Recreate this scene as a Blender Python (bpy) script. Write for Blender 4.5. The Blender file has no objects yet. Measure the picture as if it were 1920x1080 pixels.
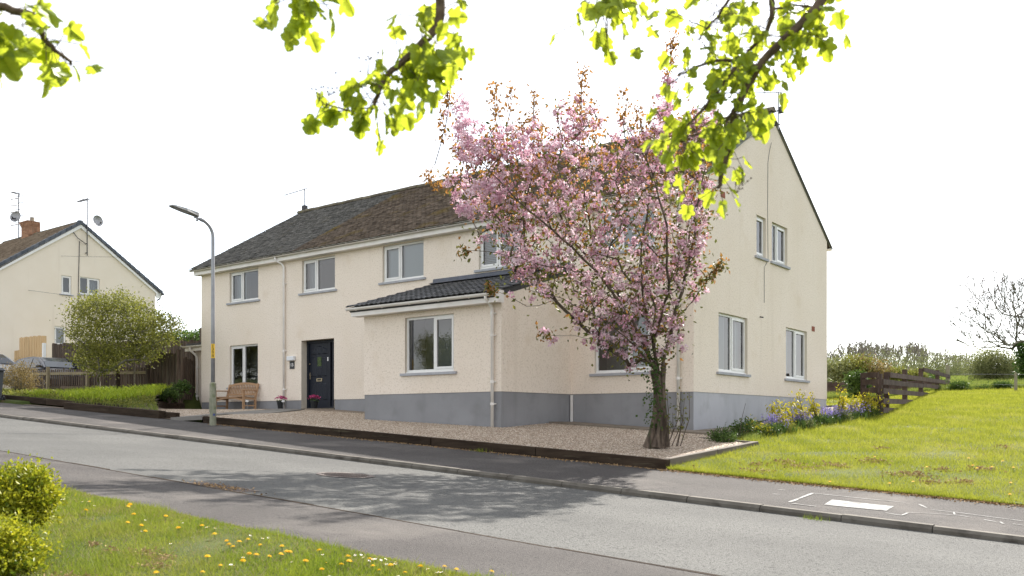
import bpy, math, random
import numpy as np
from mathutils import Vector, Matrix
S = bpy.context.scene
COL = S.collection
rng = np.random.default_rng(7)
random.seed(7)
PI = math.pi

# ------------------------------------------------------------------ camera
CAMP = (8.872, -18.0, 0.0)            # heights are metres above eye level
cam_d = bpy.data.cameras.new('camera')
cam_d.sensor_width = 36.0
cam_d.lens = 1689.0 * 36.0 / 1920.0
cam_d.shift_y = 250.0 / 1920.0
cam_d.clip_start = 0.05
cam_d.clip_end = 3000
cam_d.dof.use_dof = True
cam_d.dof.focus_distance = 19.0
cam_d.dof.aperture_fstop = 5.0
cam = bpy.data.objects.new('camera', cam_d)
cam.location = CAMP
cam.rotation_euler = (math.radians(90), 0, math.radians(37.64))
COL.objects.link(cam)
S.camera = cam

# ------------------------------------------------------------------ sky
SUNV = Vector((-0.256, 1.28, 1.0)).normalized()      # towards the sun
W = bpy.data.worlds.new('World'); S.world = W; W.use_nodes = True
wt = W.node_tree; wt.nodes.clear()
def wn(t, **k):
    n = wt.nodes.new(t)
    for a, b in k.items(): setattr(n, a, b)
    return n
sky = wn('ShaderNodeTexSky', sky_type='NISHITA', sun_disc=False)
sky.sun_elevation = math.asin(SUNV.z)
sky.sun_rotation = math.atan2(SUNV.x, SUNV.y)
sky.altitude = 20; sky.air_density = 1.0; sky.dust_density = 0.5; sky.ozone_density = 1.0
tc = wn('ShaderNodeTexCoord')
mp = wn('ShaderNodeMapping'); mp.inputs['Scale'].default_value = (1.0, 1.0, 2.2); mp.inputs['Location'].default_value = (0.0, 0.0, 0.0)
ns = wn('ShaderNodeTexNoise'); ns.inputs['Scale'].default_value = 2.3; ns.inputs['Detail'].default_value = 7; ns.inputs['Roughness'].default_value = 0.55
rp = wn('ShaderNodeValToRGB')
rp.color_ramp.elements[0].position = 0.42; rp.color_ramp.elements[0].color = (0.16, 0.16, 0.16, 1)
rp.color_ramp.elements[1].position = 0.58; rp.color_ramp.elements[1].color = (0.96, 0.96, 0.96, 1)
mx = wn('ShaderNodeMix', data_type='RGBA')
bw = wn('ShaderNodeRGBToBW'); ml = wn('ShaderNodeMath', operation='MULTIPLY_ADD'); ml.inputs[1].default_value = 0.10; ml.inputs[2].default_value = 3.5
cmb = wn('ShaderNodeCombineColor'); mr = wn('ShaderNodeMath', operation='MULTIPLY'); mr.inputs[1].default_value = 0.985
bg = wn('ShaderNodeBackground'); bg.inputs['Strength'].default_value = 0.13
wo = wn('ShaderNodeOutputWorld')
L = wt.links.new
L(tc.outputs['Generated'], mp.inputs[0]); L(mp.outputs[0], ns.inputs['Vector']); L(ns.outputs[0], rp.inputs[0])
L(sky.outputs[0], bw.inputs[0]); L(bw.outputs[0], ml.inputs[0]); L(ml.outputs[0], mr.inputs[0])      # thin veil of cloud, as bright as the sky behind it
L(mr.outputs[0], cmb.inputs[0]); L(mr.outputs[0], cmb.inputs[1]); L(ml.outputs[0], cmb.inputs[2]); L(cmb.outputs[0], mx.inputs[7])
L(rp.outputs[0], mx.inputs[0]); hz = wn('ShaderNodeHueSaturation'); hz.inputs['Saturation'].default_value = 0.45; hz.inputs['Value'].default_value = 0.62      # milky, hazy blue
L(sky.outputs[0], hz.inputs['Color']); L(hz.outputs[0], mx.inputs[6]); L(mx.outputs[2], bg.inputs[0]); L(bg.outputs[0], wo.inputs[0])

sun_d = bpy.data.lights.new('sun', 'SUN'); sun_d.energy = 3.2; sun_d.angle = math.radians(0.6); sun_d.color = (1.0, 0.94, 0.86)
sun = bpy.data.objects.new('sun', sun_d); sun.rotation_euler = (-SUNV).to_track_quat('-Z', 'Y').to_euler()
sun.location = (0, 20, 30); COL.objects.link(sun)

S.view_settings.view_transform = 'Standard'; S.view_settings.look = 'None'
S.view_settings.exposure = 1.85; S.view_settings.gamma = 1.0; S.view_settings.use_curve_mapping = False
S.cycles.max_bounces = 8; S.cycles.transparent_max_bounces = 12
S.cycles.use_denoising = True
S.cycles.caustics_reflective = False; S.cycles.caustics_refractive = False

# ------------------------------------------------------------------ materials
def mat(name, c1, c2=None, scale=5.0, detail=4.0, rough=0.8, bump=0.0, bscale=60.0, bdist=0.01, spec=0.3,
        tint=False, rand=0.0, c3=None, s3=1.0, lo3=0.55, hi3=0.65, trans=0.0, stretch=None, metal=0.0, speck=None, speck_scale=300, lo=0.35, hi=0.65, tcol=None, streak=None):
    m = bpy.data.materials.new(name); m.use_nodes = True
    nt = m.node_tree; nt.nodes.clear(); N = nt.nodes.new; K = nt.links.new
    out = N('ShaderNodeOutputMaterial'); p = N('ShaderNodeBsdfPrincipled')
    p.inputs['Roughness'].default_value = rough; p.inputs['Specular IOR Level'].default_value = spec; p.inputs['Metallic'].default_value = metal
    geo = N('ShaderNodeNewGeometry'); pos = geo.outputs['Position']
    if stretch:
        mpn = N('ShaderNodeMapping'); mpn.inputs['Scale'].default_value = stretch; K(pos, mpn.inputs[0]); pos = mpn.outputs[0]
    def rgba(c): return (c[0], c[1], c[2], 1)
    def noise(sc, de, ro=0.55):
        n = N('ShaderNodeTexNoise'); n.inputs['Scale'].default_value = sc; n.inputs['Detail'].default_value = de; n.inputs['Roughness'].default_value = ro
        K(pos, n.inputs['Vector']); return n.outputs[0]
    def ramp(v, a, b):
        r = N('ShaderNodeMapRange'); r.inputs[1].default_value = a; r.inputs[2].default_value = b; K(v, r.inputs[0]); return r.outputs[0]
    def mixc(f, a, b):
        x = N('ShaderNodeMix'); x.data_type = 'RGBA'
        if isinstance(f, float): x.inputs[0].default_value = f
        else: K(f, x.inputs[0])
        for sock, v in ((6, a), (7, b)):
            if isinstance(v, tuple): x.inputs[sock].default_value = v
            else: K(v, x.inputs[sock])
        return x.outputs[2]
    col = rgba(c1)
    if c2 is not None:
        if tint:
            at = N('ShaderNodeAttribute'); at.attribute_name = 'tint'; f = at.outputs['Fac']
        else: f = ramp(noise(scale, detail), lo, hi)
        col = mixc(f, col, rgba(c2))
    if speck is not None:
        col = mixc(ramp(noise(speck_scale, 2, 0.7), 0.52, 0.68), col, rgba(speck))
    if c3 is not None:
        col = mixc(ramp(noise(s3, 6), lo3, hi3), col, rgba(c3))
    if streak is not None:                      # rain streaks: noise drawn out downwards
        sm = N('ShaderNodeMapping'); sm.inputs['Scale'].default_value = (2.6, 2.6, 0.22); K(geo.outputs['Position'], sm.inputs[0])
        sn = N('ShaderNodeTexNoise'); sn.inputs['Scale'].default_value = 1.0; sn.inputs['Detail'].default_value = 6; K(sm.outputs[0], sn.inputs['Vector'])
        col = mixc(ramp(sn.outputs[0], 0.58, 1.05), col, rgba(streak))
    if rand > 0:
        oi = N('ShaderNodeObjectInfo'); hs = N('ShaderNodeHueSaturation')
        r = N('ShaderNodeMapRange'); r.inputs[3].default_value = 1 - rand; r.inputs[4].default_value = 1 + rand
        K(oi.outputs['Random'], r.inputs[0]); K(r.outputs[0], hs.inputs['Value'])
        if isinstance(col, tuple): hs.inputs['Color'].default_value = col
        else: K(col, hs.inputs['Color'])
        col = hs.outputs[0]
    if isinstance(col, tuple): p.inputs['Base Color'].default_value = col
    else: K(col, p.inputs['Base Color'])
    if bump > 0:
        b = N('ShaderNodeBump'); b.inputs['Strength'].default_value = bump; b.inputs['Distance'].default_value = bdist
        K(noise(bscale, 3, 0.6), b.inputs['Height']); K(b.outputs[0], p.inputs['Normal'])
    sh = p.outputs[0]
    if trans > 0:
        t = N('ShaderNodeBsdfTranslucent')
        if tcol is not None: t.inputs[0].default_value = rgba(tcol)
        elif isinstance(col, tuple): t.inputs[0].default_value = col
        else: K(col, t.inputs[0])
        ms = N('ShaderNodeMixShader'); ms.inputs[0].default_value = trans; K(sh, ms.inputs[1]); K(t.outputs[0], ms.inputs[2]); sh = ms.outputs[0]
    K(sh, out.inputs[0])
    m['p'] = p.name
    return m

def glass_mat(name, tintc=(0.75, 0.82, 0.85), ior=2.0):
    m = bpy.data.materials.new(name); m.use_nodes = True
    nt = m.node_tree; nt.nodes.clear(); N = nt.nodes.new; K = nt.links.new
    out = N('ShaderNodeOutputMaterial'); t = N('ShaderNodeBsdfTransparent'); g = N('ShaderNodeBsdfGlossy'); f = N('ShaderNodeFresnel'); mx_ = N('ShaderNodeMixShader')
    t.inputs[0].default_value = (*tintc, 1); g.inputs['Roughness'].default_value = 0.01; f.inputs['IOR'].default_value = ior
    K(f.outputs[0], mx_.inputs[0]); K(t.outputs[0], mx_.inputs[1]); K(g.outputs[0], mx_.inputs[2]); K(mx_.outputs[0], out.inputs[0])
    return m

M = {}
M['wall'] = mat('roughcast', (0.785, 0.695, 0.59), (0.82, 0.735, 0.64), 0.6, 4, 0.92, 0.5, 30, 0.02, 0.12, c3=(0.70, 0.60, 0.48), s3=1.3, lo3=0.60, hi3=0.80, speck=(0.655, 0.57, 0.47), speck_scale=26, streak=(0.66, 0.575, 0.475))
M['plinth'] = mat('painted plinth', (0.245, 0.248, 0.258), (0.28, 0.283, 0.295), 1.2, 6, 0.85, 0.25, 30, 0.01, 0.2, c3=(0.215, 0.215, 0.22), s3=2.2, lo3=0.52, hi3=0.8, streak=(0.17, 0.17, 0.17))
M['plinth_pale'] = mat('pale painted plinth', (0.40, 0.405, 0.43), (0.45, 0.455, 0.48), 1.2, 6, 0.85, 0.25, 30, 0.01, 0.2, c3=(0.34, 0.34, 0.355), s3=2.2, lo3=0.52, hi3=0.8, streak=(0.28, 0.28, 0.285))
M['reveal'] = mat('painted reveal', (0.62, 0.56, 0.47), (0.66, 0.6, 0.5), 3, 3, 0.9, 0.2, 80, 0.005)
M['upvc'] = mat('white plastic', (0.78, 0.78, 0.77), (0.72, 0.72, 0.70), 2, 3, 0.35, spec=0.5)
M['gutter'] = mat('gutter plastic', (0.80, 0.78, 0.745), (0.72, 0.69, 0.645), 2.5, 5, 0.45, spec=0.45)
M['sill'] = mat('grey sill', (0.33, 0.34, 0.37), (0.40, 0.41, 0.44), 4, 4, 0.8)
M['glass'] = glass_mat('window glass')
M['room'] = mat('room', (0.38, 0.37, 0.36), rough=0.9)
M['curtain'] = mat('curtain', (0.72, 0.73, 0.74), (0.52, 0.53, 0.55), 14, 2, 0.9, stretch=(1, 1, 0.02), trans=0.2)
M['blind'] = mat('blind', (0.66, 0.70, 0.72), rough=0.8)
M['tile_grey'] = mat('grey roof tile', (0.060, 0.058, 0.055), (0.20, 0.19, 0.175), rough=0.9, tint=True, bump=0.3, bscale=60, c3=(0.10, 0.088, 0.06), s3=1.5, lo3=0.6, hi3=0.75)
M['tile_brown'] = mat('mossy brown roof tile', (0.062, 0.046, 0.035), (0.20, 0.155, 0.118), rough=0.95, tint=True, bump=0.4, bscale=60, c3=(0.15, 0.108, 0.036), s3=0.9, lo3=0.54, hi3=0.68)
M['tile_slate'] = mat('dark concrete tile', (0.055, 0.057, 0.062), (0.085, 0.085, 0.085), 4, 4, 0.75, 0.3, 50, 0.01, rand=0.3, c3=(0.12, 0.11, 0.085), s3=2.2, lo3=0.62, hi3=0.75)
M['ridge'] = mat('ridge tile', (0.11, 0.092, 0.07), (0.17, 0.15, 0.11), 5, 4, 0.95, 0.4, 40, rand=0.25, c3=(0.16, 0.15, 0.07), s3=4)
M['verge'] = mat('verge board', (0.15, 0.17, 0.155), (0.22, 0.24, 0.215), 4, 5, 0.9, 0.3, 50)
M['lead'] = mat('lead flashing', (0.085, 0.095, 0.12), (0.12, 0.13, 0.16), 4, 3, 0.55)
M['door'] = mat('navy door paint', (0.010, 0.013, 0.022), (0.013, 0.017, 0.027), 3, 3, 0.45, spec=0.25)
M['brass'] = mat('brass', (0.42, 0.36, 0.26), rough=0.35, metal=0.8)
M['steel'] = mat('galvanised steel', (0.30, 0.31, 0.33), (0.36, 0.37, 0.39), 6, 4, 0.55, metal=0.35)
M['alum'] = mat('dull aluminium', (0.32, 0.32, 0.33), rough=0.5, metal=0.5)
M['darkmetal'] = mat('dark metal', (0.06, 0.06, 0.065), rough=0.55, metal=0.4)
M['lamp_base'] = mat('lamp column base', (0.27, 0.27, 0.20), (0.20, 0.21, 0.15), 7, 5, 0.85, c3=(0.15, 0.17, 0.09), s3=5)
M['lantern'] = mat('lantern grey', (0.26, 0.265, 0.26), rough=0.5)
M['yellow'] = mat('yellow label', (0.72, 0.46, 0.04), rough=0.6)
M['black'] = mat('black', (0.012, 0.012, 0.013), rough=0.6)
M['blue'] = mat('blue label', (0.06, 0.08, 0.22), rough=0.5)
M['white'] = mat('white', (0.78, 0.78, 0.78), rough=0.6)
M['slate'] = mat('slate plate', (0.05, 0.052, 0.056), (0.07, 0.07, 0.075), 20, 3, 0.6)
M['teak'] = mat('teak', (0.36, 0.22, 0.125), (0.44, 0.28, 0.165), 4, 5, 0.7, 0.2, 80, stretch=(1, 6, 6))
M['road'] = mat('chip seal road', (0.105, 0.105, 0.100), (0.132, 0.132, 0.125), 0.7, 6, 0.92, 1.0, 60, 0.016, 0.2, c3=(0.095, 0.095, 0.092), s3=0.45, lo3=0.5, hi3=0.72, speck=(0.036, 0.036, 0.035), speck_scale=42)
M['pave'] = mat('footway asphalt', (0.062, 0.056, 0.053), (0.086, 0.079, 0.074), 0.9, 6, 0.92, 0.9, 100, 0.012, 0.25, c3=(0.125, 0.113, 0.103), s3=0.8, lo3=0.54, hi3=0.72, speck=(0.026, 0.025, 0.025), speck_scale=48)
M['kerb'] = mat('kerb concrete', (0.095, 0.085, 0.070), (0.14, 0.128, 0.108), 3, 5, 0.9, 0.4, 70, rand=0.15, c3=(0.055, 0.048, 0.04), s3=5, lo3=0.52, hi3=0.72)
M['concrete'] = mat('path concrete', (0.17, 0.14, 0.105), (0.22, 0.185, 0.145), 2, 5, 0.9, 0.4, 60, c3=(0.16, 0.14, 0.11), s3=3)
M['slab'] = mat('path slab', (0.17, 0.16, 0.145), (0.21, 0.20, 0.18), 2, 4, 0.9, 0.3, 60, rand=0.1)
M['sleeper'] = mat('tarred sleeper', (0.026, 0.018, 0.0125), (0.050, 0.036, 0.025), 1.5, 6, 0.9, 0.6, 40, spec=0.1, rand=0.18, stretch=(1, 5, 8), c3=(0.095, 0.082, 0.055), s3=2.2, lo3=0.6, hi3=0.8)
M['sleeper2'] = mat('grey sleeper', (0.12, 0.10, 0.082), (0.17, 0.145, 0.12), 1.5, 6, 0.9, 0.5, 40, rand=0.1, stretch=(5, 1, 8))
M['gravel_base'] = mat('gravel base', (0.15, 0.11, 0.078), (0.32, 0.265, 0.205), 55, 2, 0.95, 1.0, 60, 0.02)
M['gravel'] = mat('gravel stone', (0.225, 0.155, 0.10), (0.60, 0.52, 0.42), rough=0.85, tint=True)
M['soil'] = mat('soil', (0.075, 0.055, 0.038), (0.13, 0.10, 0.07), 9, 5, 0.95, 0.8, 30)
M['turf'] = mat('turf', (0.040, 0.060, 0.010), (0.075, 0.092, 0.018), 2.5, 6, 0.95, 0.8, 60, 0.02, c3=(0.095, 0.066, 0.032), s3=1.1, lo3=0.60, hi3=0.68)
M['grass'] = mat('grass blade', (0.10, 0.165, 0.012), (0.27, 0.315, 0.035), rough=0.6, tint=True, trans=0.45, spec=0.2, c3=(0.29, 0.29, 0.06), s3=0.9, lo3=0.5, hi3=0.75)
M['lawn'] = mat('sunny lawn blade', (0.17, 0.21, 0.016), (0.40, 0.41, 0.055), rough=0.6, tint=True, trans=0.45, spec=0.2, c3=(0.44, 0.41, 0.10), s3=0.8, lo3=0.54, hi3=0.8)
M['straw'] = mat('dry grass', (0.26, 0.20, 0.10), (0.36, 0.29, 0.16), rough=0.8, tint=True, trans=0.3)
M['field_grass'] = mat('field grass', (0.11, 0.165, 0.025), (0.27, 0.30, 0.07), rough=0.7, tint=True, trans=0.42)
M['daylily'] = mat('lime leaf blade', (0.20, 0.30, 0.02), (0.45, 0.52, 0.045), rough=0.5, tint=True, trans=0.45)
M['leaf_green'] = mat('green leaf', (0.035, 0.075, 0.014), (0.095, 0.15, 0.03), rough=0.5, tint=True, trans=0.35)
M['leaf_dark'] = mat('dark hedge leaf', (0.03, 0.07, 0.01), (0.12, 0.21, 0.03), rough=0.45, tint=True, trans=0.3)
M['leaf_haw'] = mat('young olive leaf', (0.095, 0.115, 0.02), (0.25, 0.25, 0.05), rough=0.6, tint=True, trans=0.45)
M['leaf_yellow'] = mat('golden leaf', (0.14, 0.16, 0.012), (0.50, 0.42, 0.03), rough=0.5, tint=True, trans=0.42)
M['leaf_privet'] = mat('golden privet leaf', (0.10, 0.15, 0.008), (0.48, 0.46, 0.03), rough=0.45, tint=True, trans=0.42)
M['leaf_bronze'] = mat('bronze leaf', (0.20, 0.11, 0.025), (0.42, 0.21, 0.06), rough=0.5, tint=True, trans=0.5)
M['leaf_cherry'] = mat('cherry leaf', (0.065, 0.085, 0.018), (0.20, 0.19, 0.04), rough=0.5, tint=True, trans=0.4)
M['leaf_red'] = mat('reddish twig leaf', (0.13, 0.10, 0.035), (0.27, 0.20, 0.075), rough=0.6, tint=True, trans=0.35)
M['leaf_far'] = mat('far shrub leaf', (0.12, 0.145, 0.055), (0.24, 0.25, 0.10), rough=0.7, tint=True, trans=0.35)
M['leaf_maple'] = mat('young maple leaf', (0.13, 0.21, 0.02), (0.24, 0.32, 0.034), 3, 2, 0.42, spec=0.35, trans=0.52, rand=0.25, tcol=(0.52, 0.60, 0.04))
M['blossom'] = mat('pink blossom', (0.59, 0.29, 0.40), (0.87, 0.76, 0.81), rough=0.7, tint=True, trans=0.38)
M['bluebell'] = mat('bluebell', (0.22, 0.17, 0.50), (0.40, 0.34, 0.66), rough=0.6, tint=True, trans=0.3)
M['magenta'] = mat('magenta flower', (0.42, 0.03, 0.14), (0.62, 0.14, 0.30), rough=0.6, tint=True, trans=0.2)
M['dandelion'] = mat('dandelion yellow', (0.78, 0.50, 0.008), (0.85, 0.62, 0.02), 30, 2, 0.6, trans=0.2)
M['stem'] = mat('green stem', (0.12, 0.16, 0.05), rough=0.6)
M['bark'] = mat('cherry bark', (0.060, 0.045, 0.034), (0.19, 0.145, 0.11), 5, 6, 0.95, 1.0, 14, 0.05, stretch=(3, 3, 0.7), c3=(0.075, 0.075, 0.042), s3=3)
M['twig'] = mat('twig', (0.06, 0.045, 0.034), (0.10, 0.078, 0.058), 8, 3, 0.9)
M['bark_far'] = mat('grey bare twig', (0.21, 0.185, 0.165), (0.28, 0.25, 0.225), 2, 3, 0.9)  # far twigs paled: bright sky glare and haze put into the colour
M['bark_tree'] = mat('lichened bark', (0.10, 0.095, 0.07), (0.16, 0.15, 0.11), 5, 4, 0.95)
M['seed'] = mat('seed cluster', (0.10, 0.055, 0.05), rough=0.9)
M['bark_maple'] = mat('maple bark', (0.085, 0.06, 0.04), (0.14, 0.10, 0.07), 30, 4, 0.9, 0.5, 90)
M['fence_dark'] = mat('weathered dark board', (0.060, 0.042, 0.031), (0.115, 0.085, 0.063), 3, 6, 0.9, 0.4, 40, rand=0.3, stretch=(6, 6, 0.6), c3=(0.13, 0.12, 0.085), s3=1.3, lo3=0.58, hi3=0.75)
M['fence_rail'] = mat('weathered pale rail', (0.20, 0.165, 0.105), (0.27, 0.23, 0.15), 3, 5, 0.9, 0.3, 40)
M['fence_new'] = mat('new timber', (0.48, 0.33, 0.17), (0.56, 0.40, 0.22), 3, 5, 0.8, 0.2, 40, rand=0.12, stretch=(6, 6, 0.6))
M['fence_ranch'] = mat('brown stained rail', (0.065, 0.043, 0.036), (0.11, 0.078, 0.066), 3, 6, 0.9, 0.4, 40, rand=0.2)
M['post_grey'] = mat('grey green post', (0.20, 0.19, 0.13), (0.26, 0.24, 0.17), 4, 5, 0.9)
M['paint_line'] = mat('worn white road paint', (0.34, 0.34, 0.33), (0.14, 0.135, 0.13), 11, 6, 0.9, lo=0.48, hi=0.66, speck=(0.2, 0.2, 0.19), speck_scale=48)
M['iron'] = mat('cast iron', (0.11, 0.09, 0.08), (0.17, 0.14, 0.125), 12, 4, 0.75, metal=0.2)
M['moss_dead'] = mat('dead brown moss', (0.22, 0.14, 0.07), (0.40, 0.29, 0.15), rough=0.95, tint=True, trans=0.1)
M['litter'] = mat('leaf litter', (0.24, 0.15, 0.07), (0.38, 0.26, 0.14), rough=0.95, tint=True)
M['left_wall'] = mat('smooth cream render', (0.74, 0.665, 0.56), (0.77, 0.70, 0.60), 0.8, 4, 0.92, 0.2, 60, 0.01, 0.15, streak=(0.60, 0.53, 0.44))
M['left_tile'] = mat('brown pantile', (0.105, 0.075, 0.05), (0.21, 0.16, 0.11), rough=0.9, tint=True)
M['blue_tile'] = mat('blue grey verge tile', (0.075, 0.088, 0.11), (0.115, 0.125, 0.145), 3, 4, 0.7, rand=0.2)
M['brick'] = mat('chimney brick', (0.30, 0.15, 0.09), (0.38, 0.22, 0.14), 6, 4, 0.9, rand=0.25)
M['mortar'] = mat('mortar', (0.28, 0.24, 0.19), rough=0.95)
M['airbrick'] = mat('terracotta vent', (0.26, 0.09, 0.06), (0.33, 0.13, 0.09), 20, 3, 0.9)
M['car_dark'] = mat('charcoal car paint', (0.05, 0.052, 0.062), rough=0.3, spec=0.5, metal=0.2)
M['car_silver'] = mat('silver car paint', (0.36, 0.37, 0.39), rough=0.35, spec=0.5, metal=0.3)
M['car_glass'] = mat('car glass', (0.012, 0.016, 0.018), rough=0.06, spec=0.6)
M['rubber'] = mat('rubber', (0.02, 0.02, 0.021), rough=0.8)
M['bin'] = mat('bin plastic', (0.085, 0.09, 0.098), rough=0.5)
M['pink_wall'] = mat('brown pebble wall', (0.21, 0.155, 0.135), (0.27, 0.20, 0.175), 8, 4, 0.95, 0.8, 60)
M['corrugated'] = mat('corrugated sheet', (0.5, 0.48, 0.45), rough=0.7)
M['wire'] = mat('cable', (0.10, 0.10, 0.11), rough=0.7)
M['pot'] = mat('black pot', (0.018, 0.02, 0.022), rough=0.5)
M['ply_white'] = mat('white cap', (0.72, 0.74, 0.76), rough=0.4)

# ------------------------------------------------------------------ mesh helpers
class MB:
    def __init__(s): s.v = []; s.f = []; s.mi = []
    def face(s, pts, m=0):
        b = len(s.v); s.v += [tuple(p) for p in pts]; s.f.append(tuple(range(b, b + len(pts)))); s.mi.append(m)
    def box(s, a, b, m=0):
        x0, y0, z0 = a; x1, y1, z1 = b
        s.hexa([(x0,y0,z0),(x1,y0,z0),(x1,y1,z0),(x0,y1,z0),(x0,y0,z1),(x1,y0,z1),(x1,y1,z1),(x0,y1,z1)], m)
    def hexa(s, p, m=0):
        b = len(s.v); s.v += [tuple(q) for q in p]
        for f in ((0,3,2,1),(4,5,6,7),(0,1,5,4),(1,2,6,5),(2,3,7,6),(3,0,4,7)):
            s.f.append(tuple(b + i for i in f)); s.mi.append(m)
    def beam(s, p, q, w, h, m=0, up=(0,0,1)):
        p = Vector(p); q = Vector(q); d = (q - p).normalized(); up = Vector(up)
        if abs(d.dot(up)) > 0.98: up = Vector((0,1,0))
        r = d.cross(up).normalized() * (w / 2); u = r.cross(d).normalized() * (h / 2)
        s.hexa([p-r-u, p+r-u, q+r-u, q-r-u, p-r+u, p+r+u, q+r+u, q-r+u], m)
    def tube(s, pts, rad, n=8, m=0, cap=True):
        pts = [Vector(p) for p in pts]
        if not hasattr(rad, '__len__'): rad = [rad] * len(pts)
        b = len(s.v); ref = None
        for i, p in enumerate(pts):
            d = (pts[min(i+1, len(pts)-1)] - pts[max(i-1, 0)])
            if d.length < 1e-9: d = Vector((0,0,1))
            d.normalize()
            if ref is None:
                ref = d.orthogonal().normalized()
            ref = (ref - d * ref.dot(d))
            if ref.length < 1e-6: ref = d.orthogonal()
            ref.normalize(); o = d.cross(ref)
            for k in range(n):
                a = 2*PI*k/n; s.v.append(tuple(p + (ref*math.cos(a) + o*math.sin(a)) * rad[i]))
        for i in range(len(pts)-1):
            for k in range(n):
                k2 = (k+1) % n
                s.f.append((b+i*n+k, b+i*n+k2, b+(i+1)*n+k2, b+(i+1)*n+k)); s.mi.append(m)
        if cap:
            s.f.append(tuple(b+k for k in reversed(range(n)))); s.mi.append(m)
            e = b + (len(pts)-1)*n; s.f.append(tuple(e+k for k in range(n))); s.mi.append(m)
    def lathe(s, prof, n=16, c=(0,0,0), m=0, sx=1.0, sy=1.0):
        b = len(s.v)
        for r, z in prof:
            for k in range(n):
                a = 2*PI*k/n; s.v.append((c[0]+r*sx*math.cos(a), c[1]+r*sy*math.sin(a), c[2]+z))
        for i in range(len(prof)-1):
            for k in range(n):
                k2 = (k+1) % n; s.f.append((b+i*n+k, b+i*n+k2, b+(i+1)*n+k2, b+(i+1)*n+k)); s.mi.append(m)
        s.f.append(tuple(b+k for k in reversed(range(n)))); s.mi.append(m)
        e = b+(len(prof)-1)*n; s.f.append(tuple(e+k for k in range(n))); s.mi.append(m)
    def prism(s, poly, d, m=0):
        """closed polygon (3D points) pushed along vector d"""
        n = len(poly); b = len(s.v); d = Vector(d)
        s.v += [tuple(p) for p in poly] + [tuple(Vector(p) + d) for p in poly]
        s.f.append(tuple(b+i for i in range(n))); s.mi.append(m)
        s.f.append(tuple(b+n+i for i in reversed(range(n)))); s.mi.append(m)
        for i in range(n):
            j = (i+1) % n; s.f.append((b+i, b+n+i, b+n+j, b+j)); s.mi.append(m)
    def build(s, name, mats, parent=None, smooth=False, fix=True, bevel=0.0):
        me = bpy.data.meshes.new(name); me.from_pydata(s.v, [], s.f)
        if not isinstance(mats, (list, tuple)): mats = [mats]
        for q in mats: me.materials.append(M[q] if isinstance(q, str) else q)
        me.polygons.foreach_set('material_index', s.mi)
        if fix:
            import bmesh
            bm = bmesh.new(); bm.from_mesh(me); bmesh.ops.recalc_face_normals(bm, faces=bm.faces)
            if bevel > 0: bmesh.ops.bevel(bm, geom=list(bm.edges), offset=bevel, segments=1, affect='EDGES', clamp_overlap=True)
            bm.to_mesh(me); bm.free()
        if smooth: me.polygons.foreach_set('use_smooth', [True]*len(me.polygons))
        me.update()
        return link(name, me, parent)

def link(name, me, parent=None):
    o = bpy.data.objects.new(name, me); COL.objects.link(o)
    if parent is not None:
        o.parent = parent
        o.matrix_parent_inverse = parent_inv(parent)
    return o
def parent_inv(p): return world(p).inverted()
def world(o):
    m = o.matrix_basis.copy()
    if o.parent is not None: m = world(o.parent) @ o.matrix_parent_inverse @ m
    return m
def thing(name, loc, label, cat, group=None, rotz=0.0):
    o = bpy.data.objects.new(name, None); o.empty_display_size = 0.2
    o.location = loc; o.rotation_euler = (0, 0, rotz); COL.objects.link(o)
    return tag(o, label, cat, group)
def tag(o, label=None, cat=None, group=None, kind=None):
    if label: o['label'] = label
    if cat: o['category'] = cat
    if group: o['group'] = group
    if kind: o['kind'] = kind
    return o
def structure(o): o['kind'] = 'structure'; return o
def stuff(o, label=None, cat=None):
    o['kind'] = 'stuff'; return tag(o, label, cat)
def copy_tree(o, parent=None):
    c = o.copy(); COL.objects.link(c)
    if parent is not None: c.parent = parent
    for ch in list(o.children): copy_tree(ch, c)
    return c
def npmesh(name, V, F, mats, parent=None, tint=None, smooth=False):
    """V (n,3), F (m,k) index arrays"""
    me = bpy.data.meshes.new(name); n, k = len(F), F.shape[1]
    me.vertices.add(len(V)); me.vertices.foreach_set('co', np.ascontiguousarray(V, dtype=np.float32).ravel())
    me.loops.add(n*k); me.loops.foreach_set('vertex_index', np.ascontiguousarray(F, dtype=np.int32).ravel())
    me.polygons.add(n); me.polygons.foreach_set('loop_start', np.arange(0, n*k, k, dtype=np.int32))
    if smooth: me.polygons.foreach_set('use_smooth', np.ones(n, dtype=bool))
    if not isinstance(mats, (list, tuple)): mats = [mats]
    for q in mats: me.materials.append(M[q])
    if tint is not None:
        a = me.attributes.new('tint', 'FLOAT', 'POINT'); a.data.foreach_set('value', np.ascontiguousarray(tint, dtype=np.float32))
    me.update(calc_edges=True)
    return link(name, me, parent)
def unit(a): return a / np.maximum(np.linalg.norm(a, axis=-1, keepdims=True), 1e-9)
def leaf_arrays(P, D, Ln, Wd, tint, up=None, fold=0.25):
    """rhombic folded leaves: base P, direction D"""
    n = len(P); D = unit(D); r = rng.normal(size=(n, 3)) if up is None else up + 0.35*rng.normal(size=(n, 3))
    Sd = unit(np.cross(D, r)); Nn = np.cross(Sd, D)
    Ln = np.broadcast_to(Ln, n)[:, None]; Wd = np.broadcast_to(Wd, n)[:, None]
    a = P; b = P + D*Ln*0.45 + Sd*Wd*0.5 + Nn*Wd*fold; c = P + D*Ln; d = P + D*Ln*0.45 - Sd*Wd*0.5 + Nn*Wd*fold
    V = np.stack([a, b, c, d], 1).reshape(-1, 3)
    i = np.arange(n)[:, None]*4
    F = np.concatenate([np.hstack([i, i+1, i+2]), np.hstack([i, i+2, i+3])], 0)
    return V, F, np.repeat(tint, 4)
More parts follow.
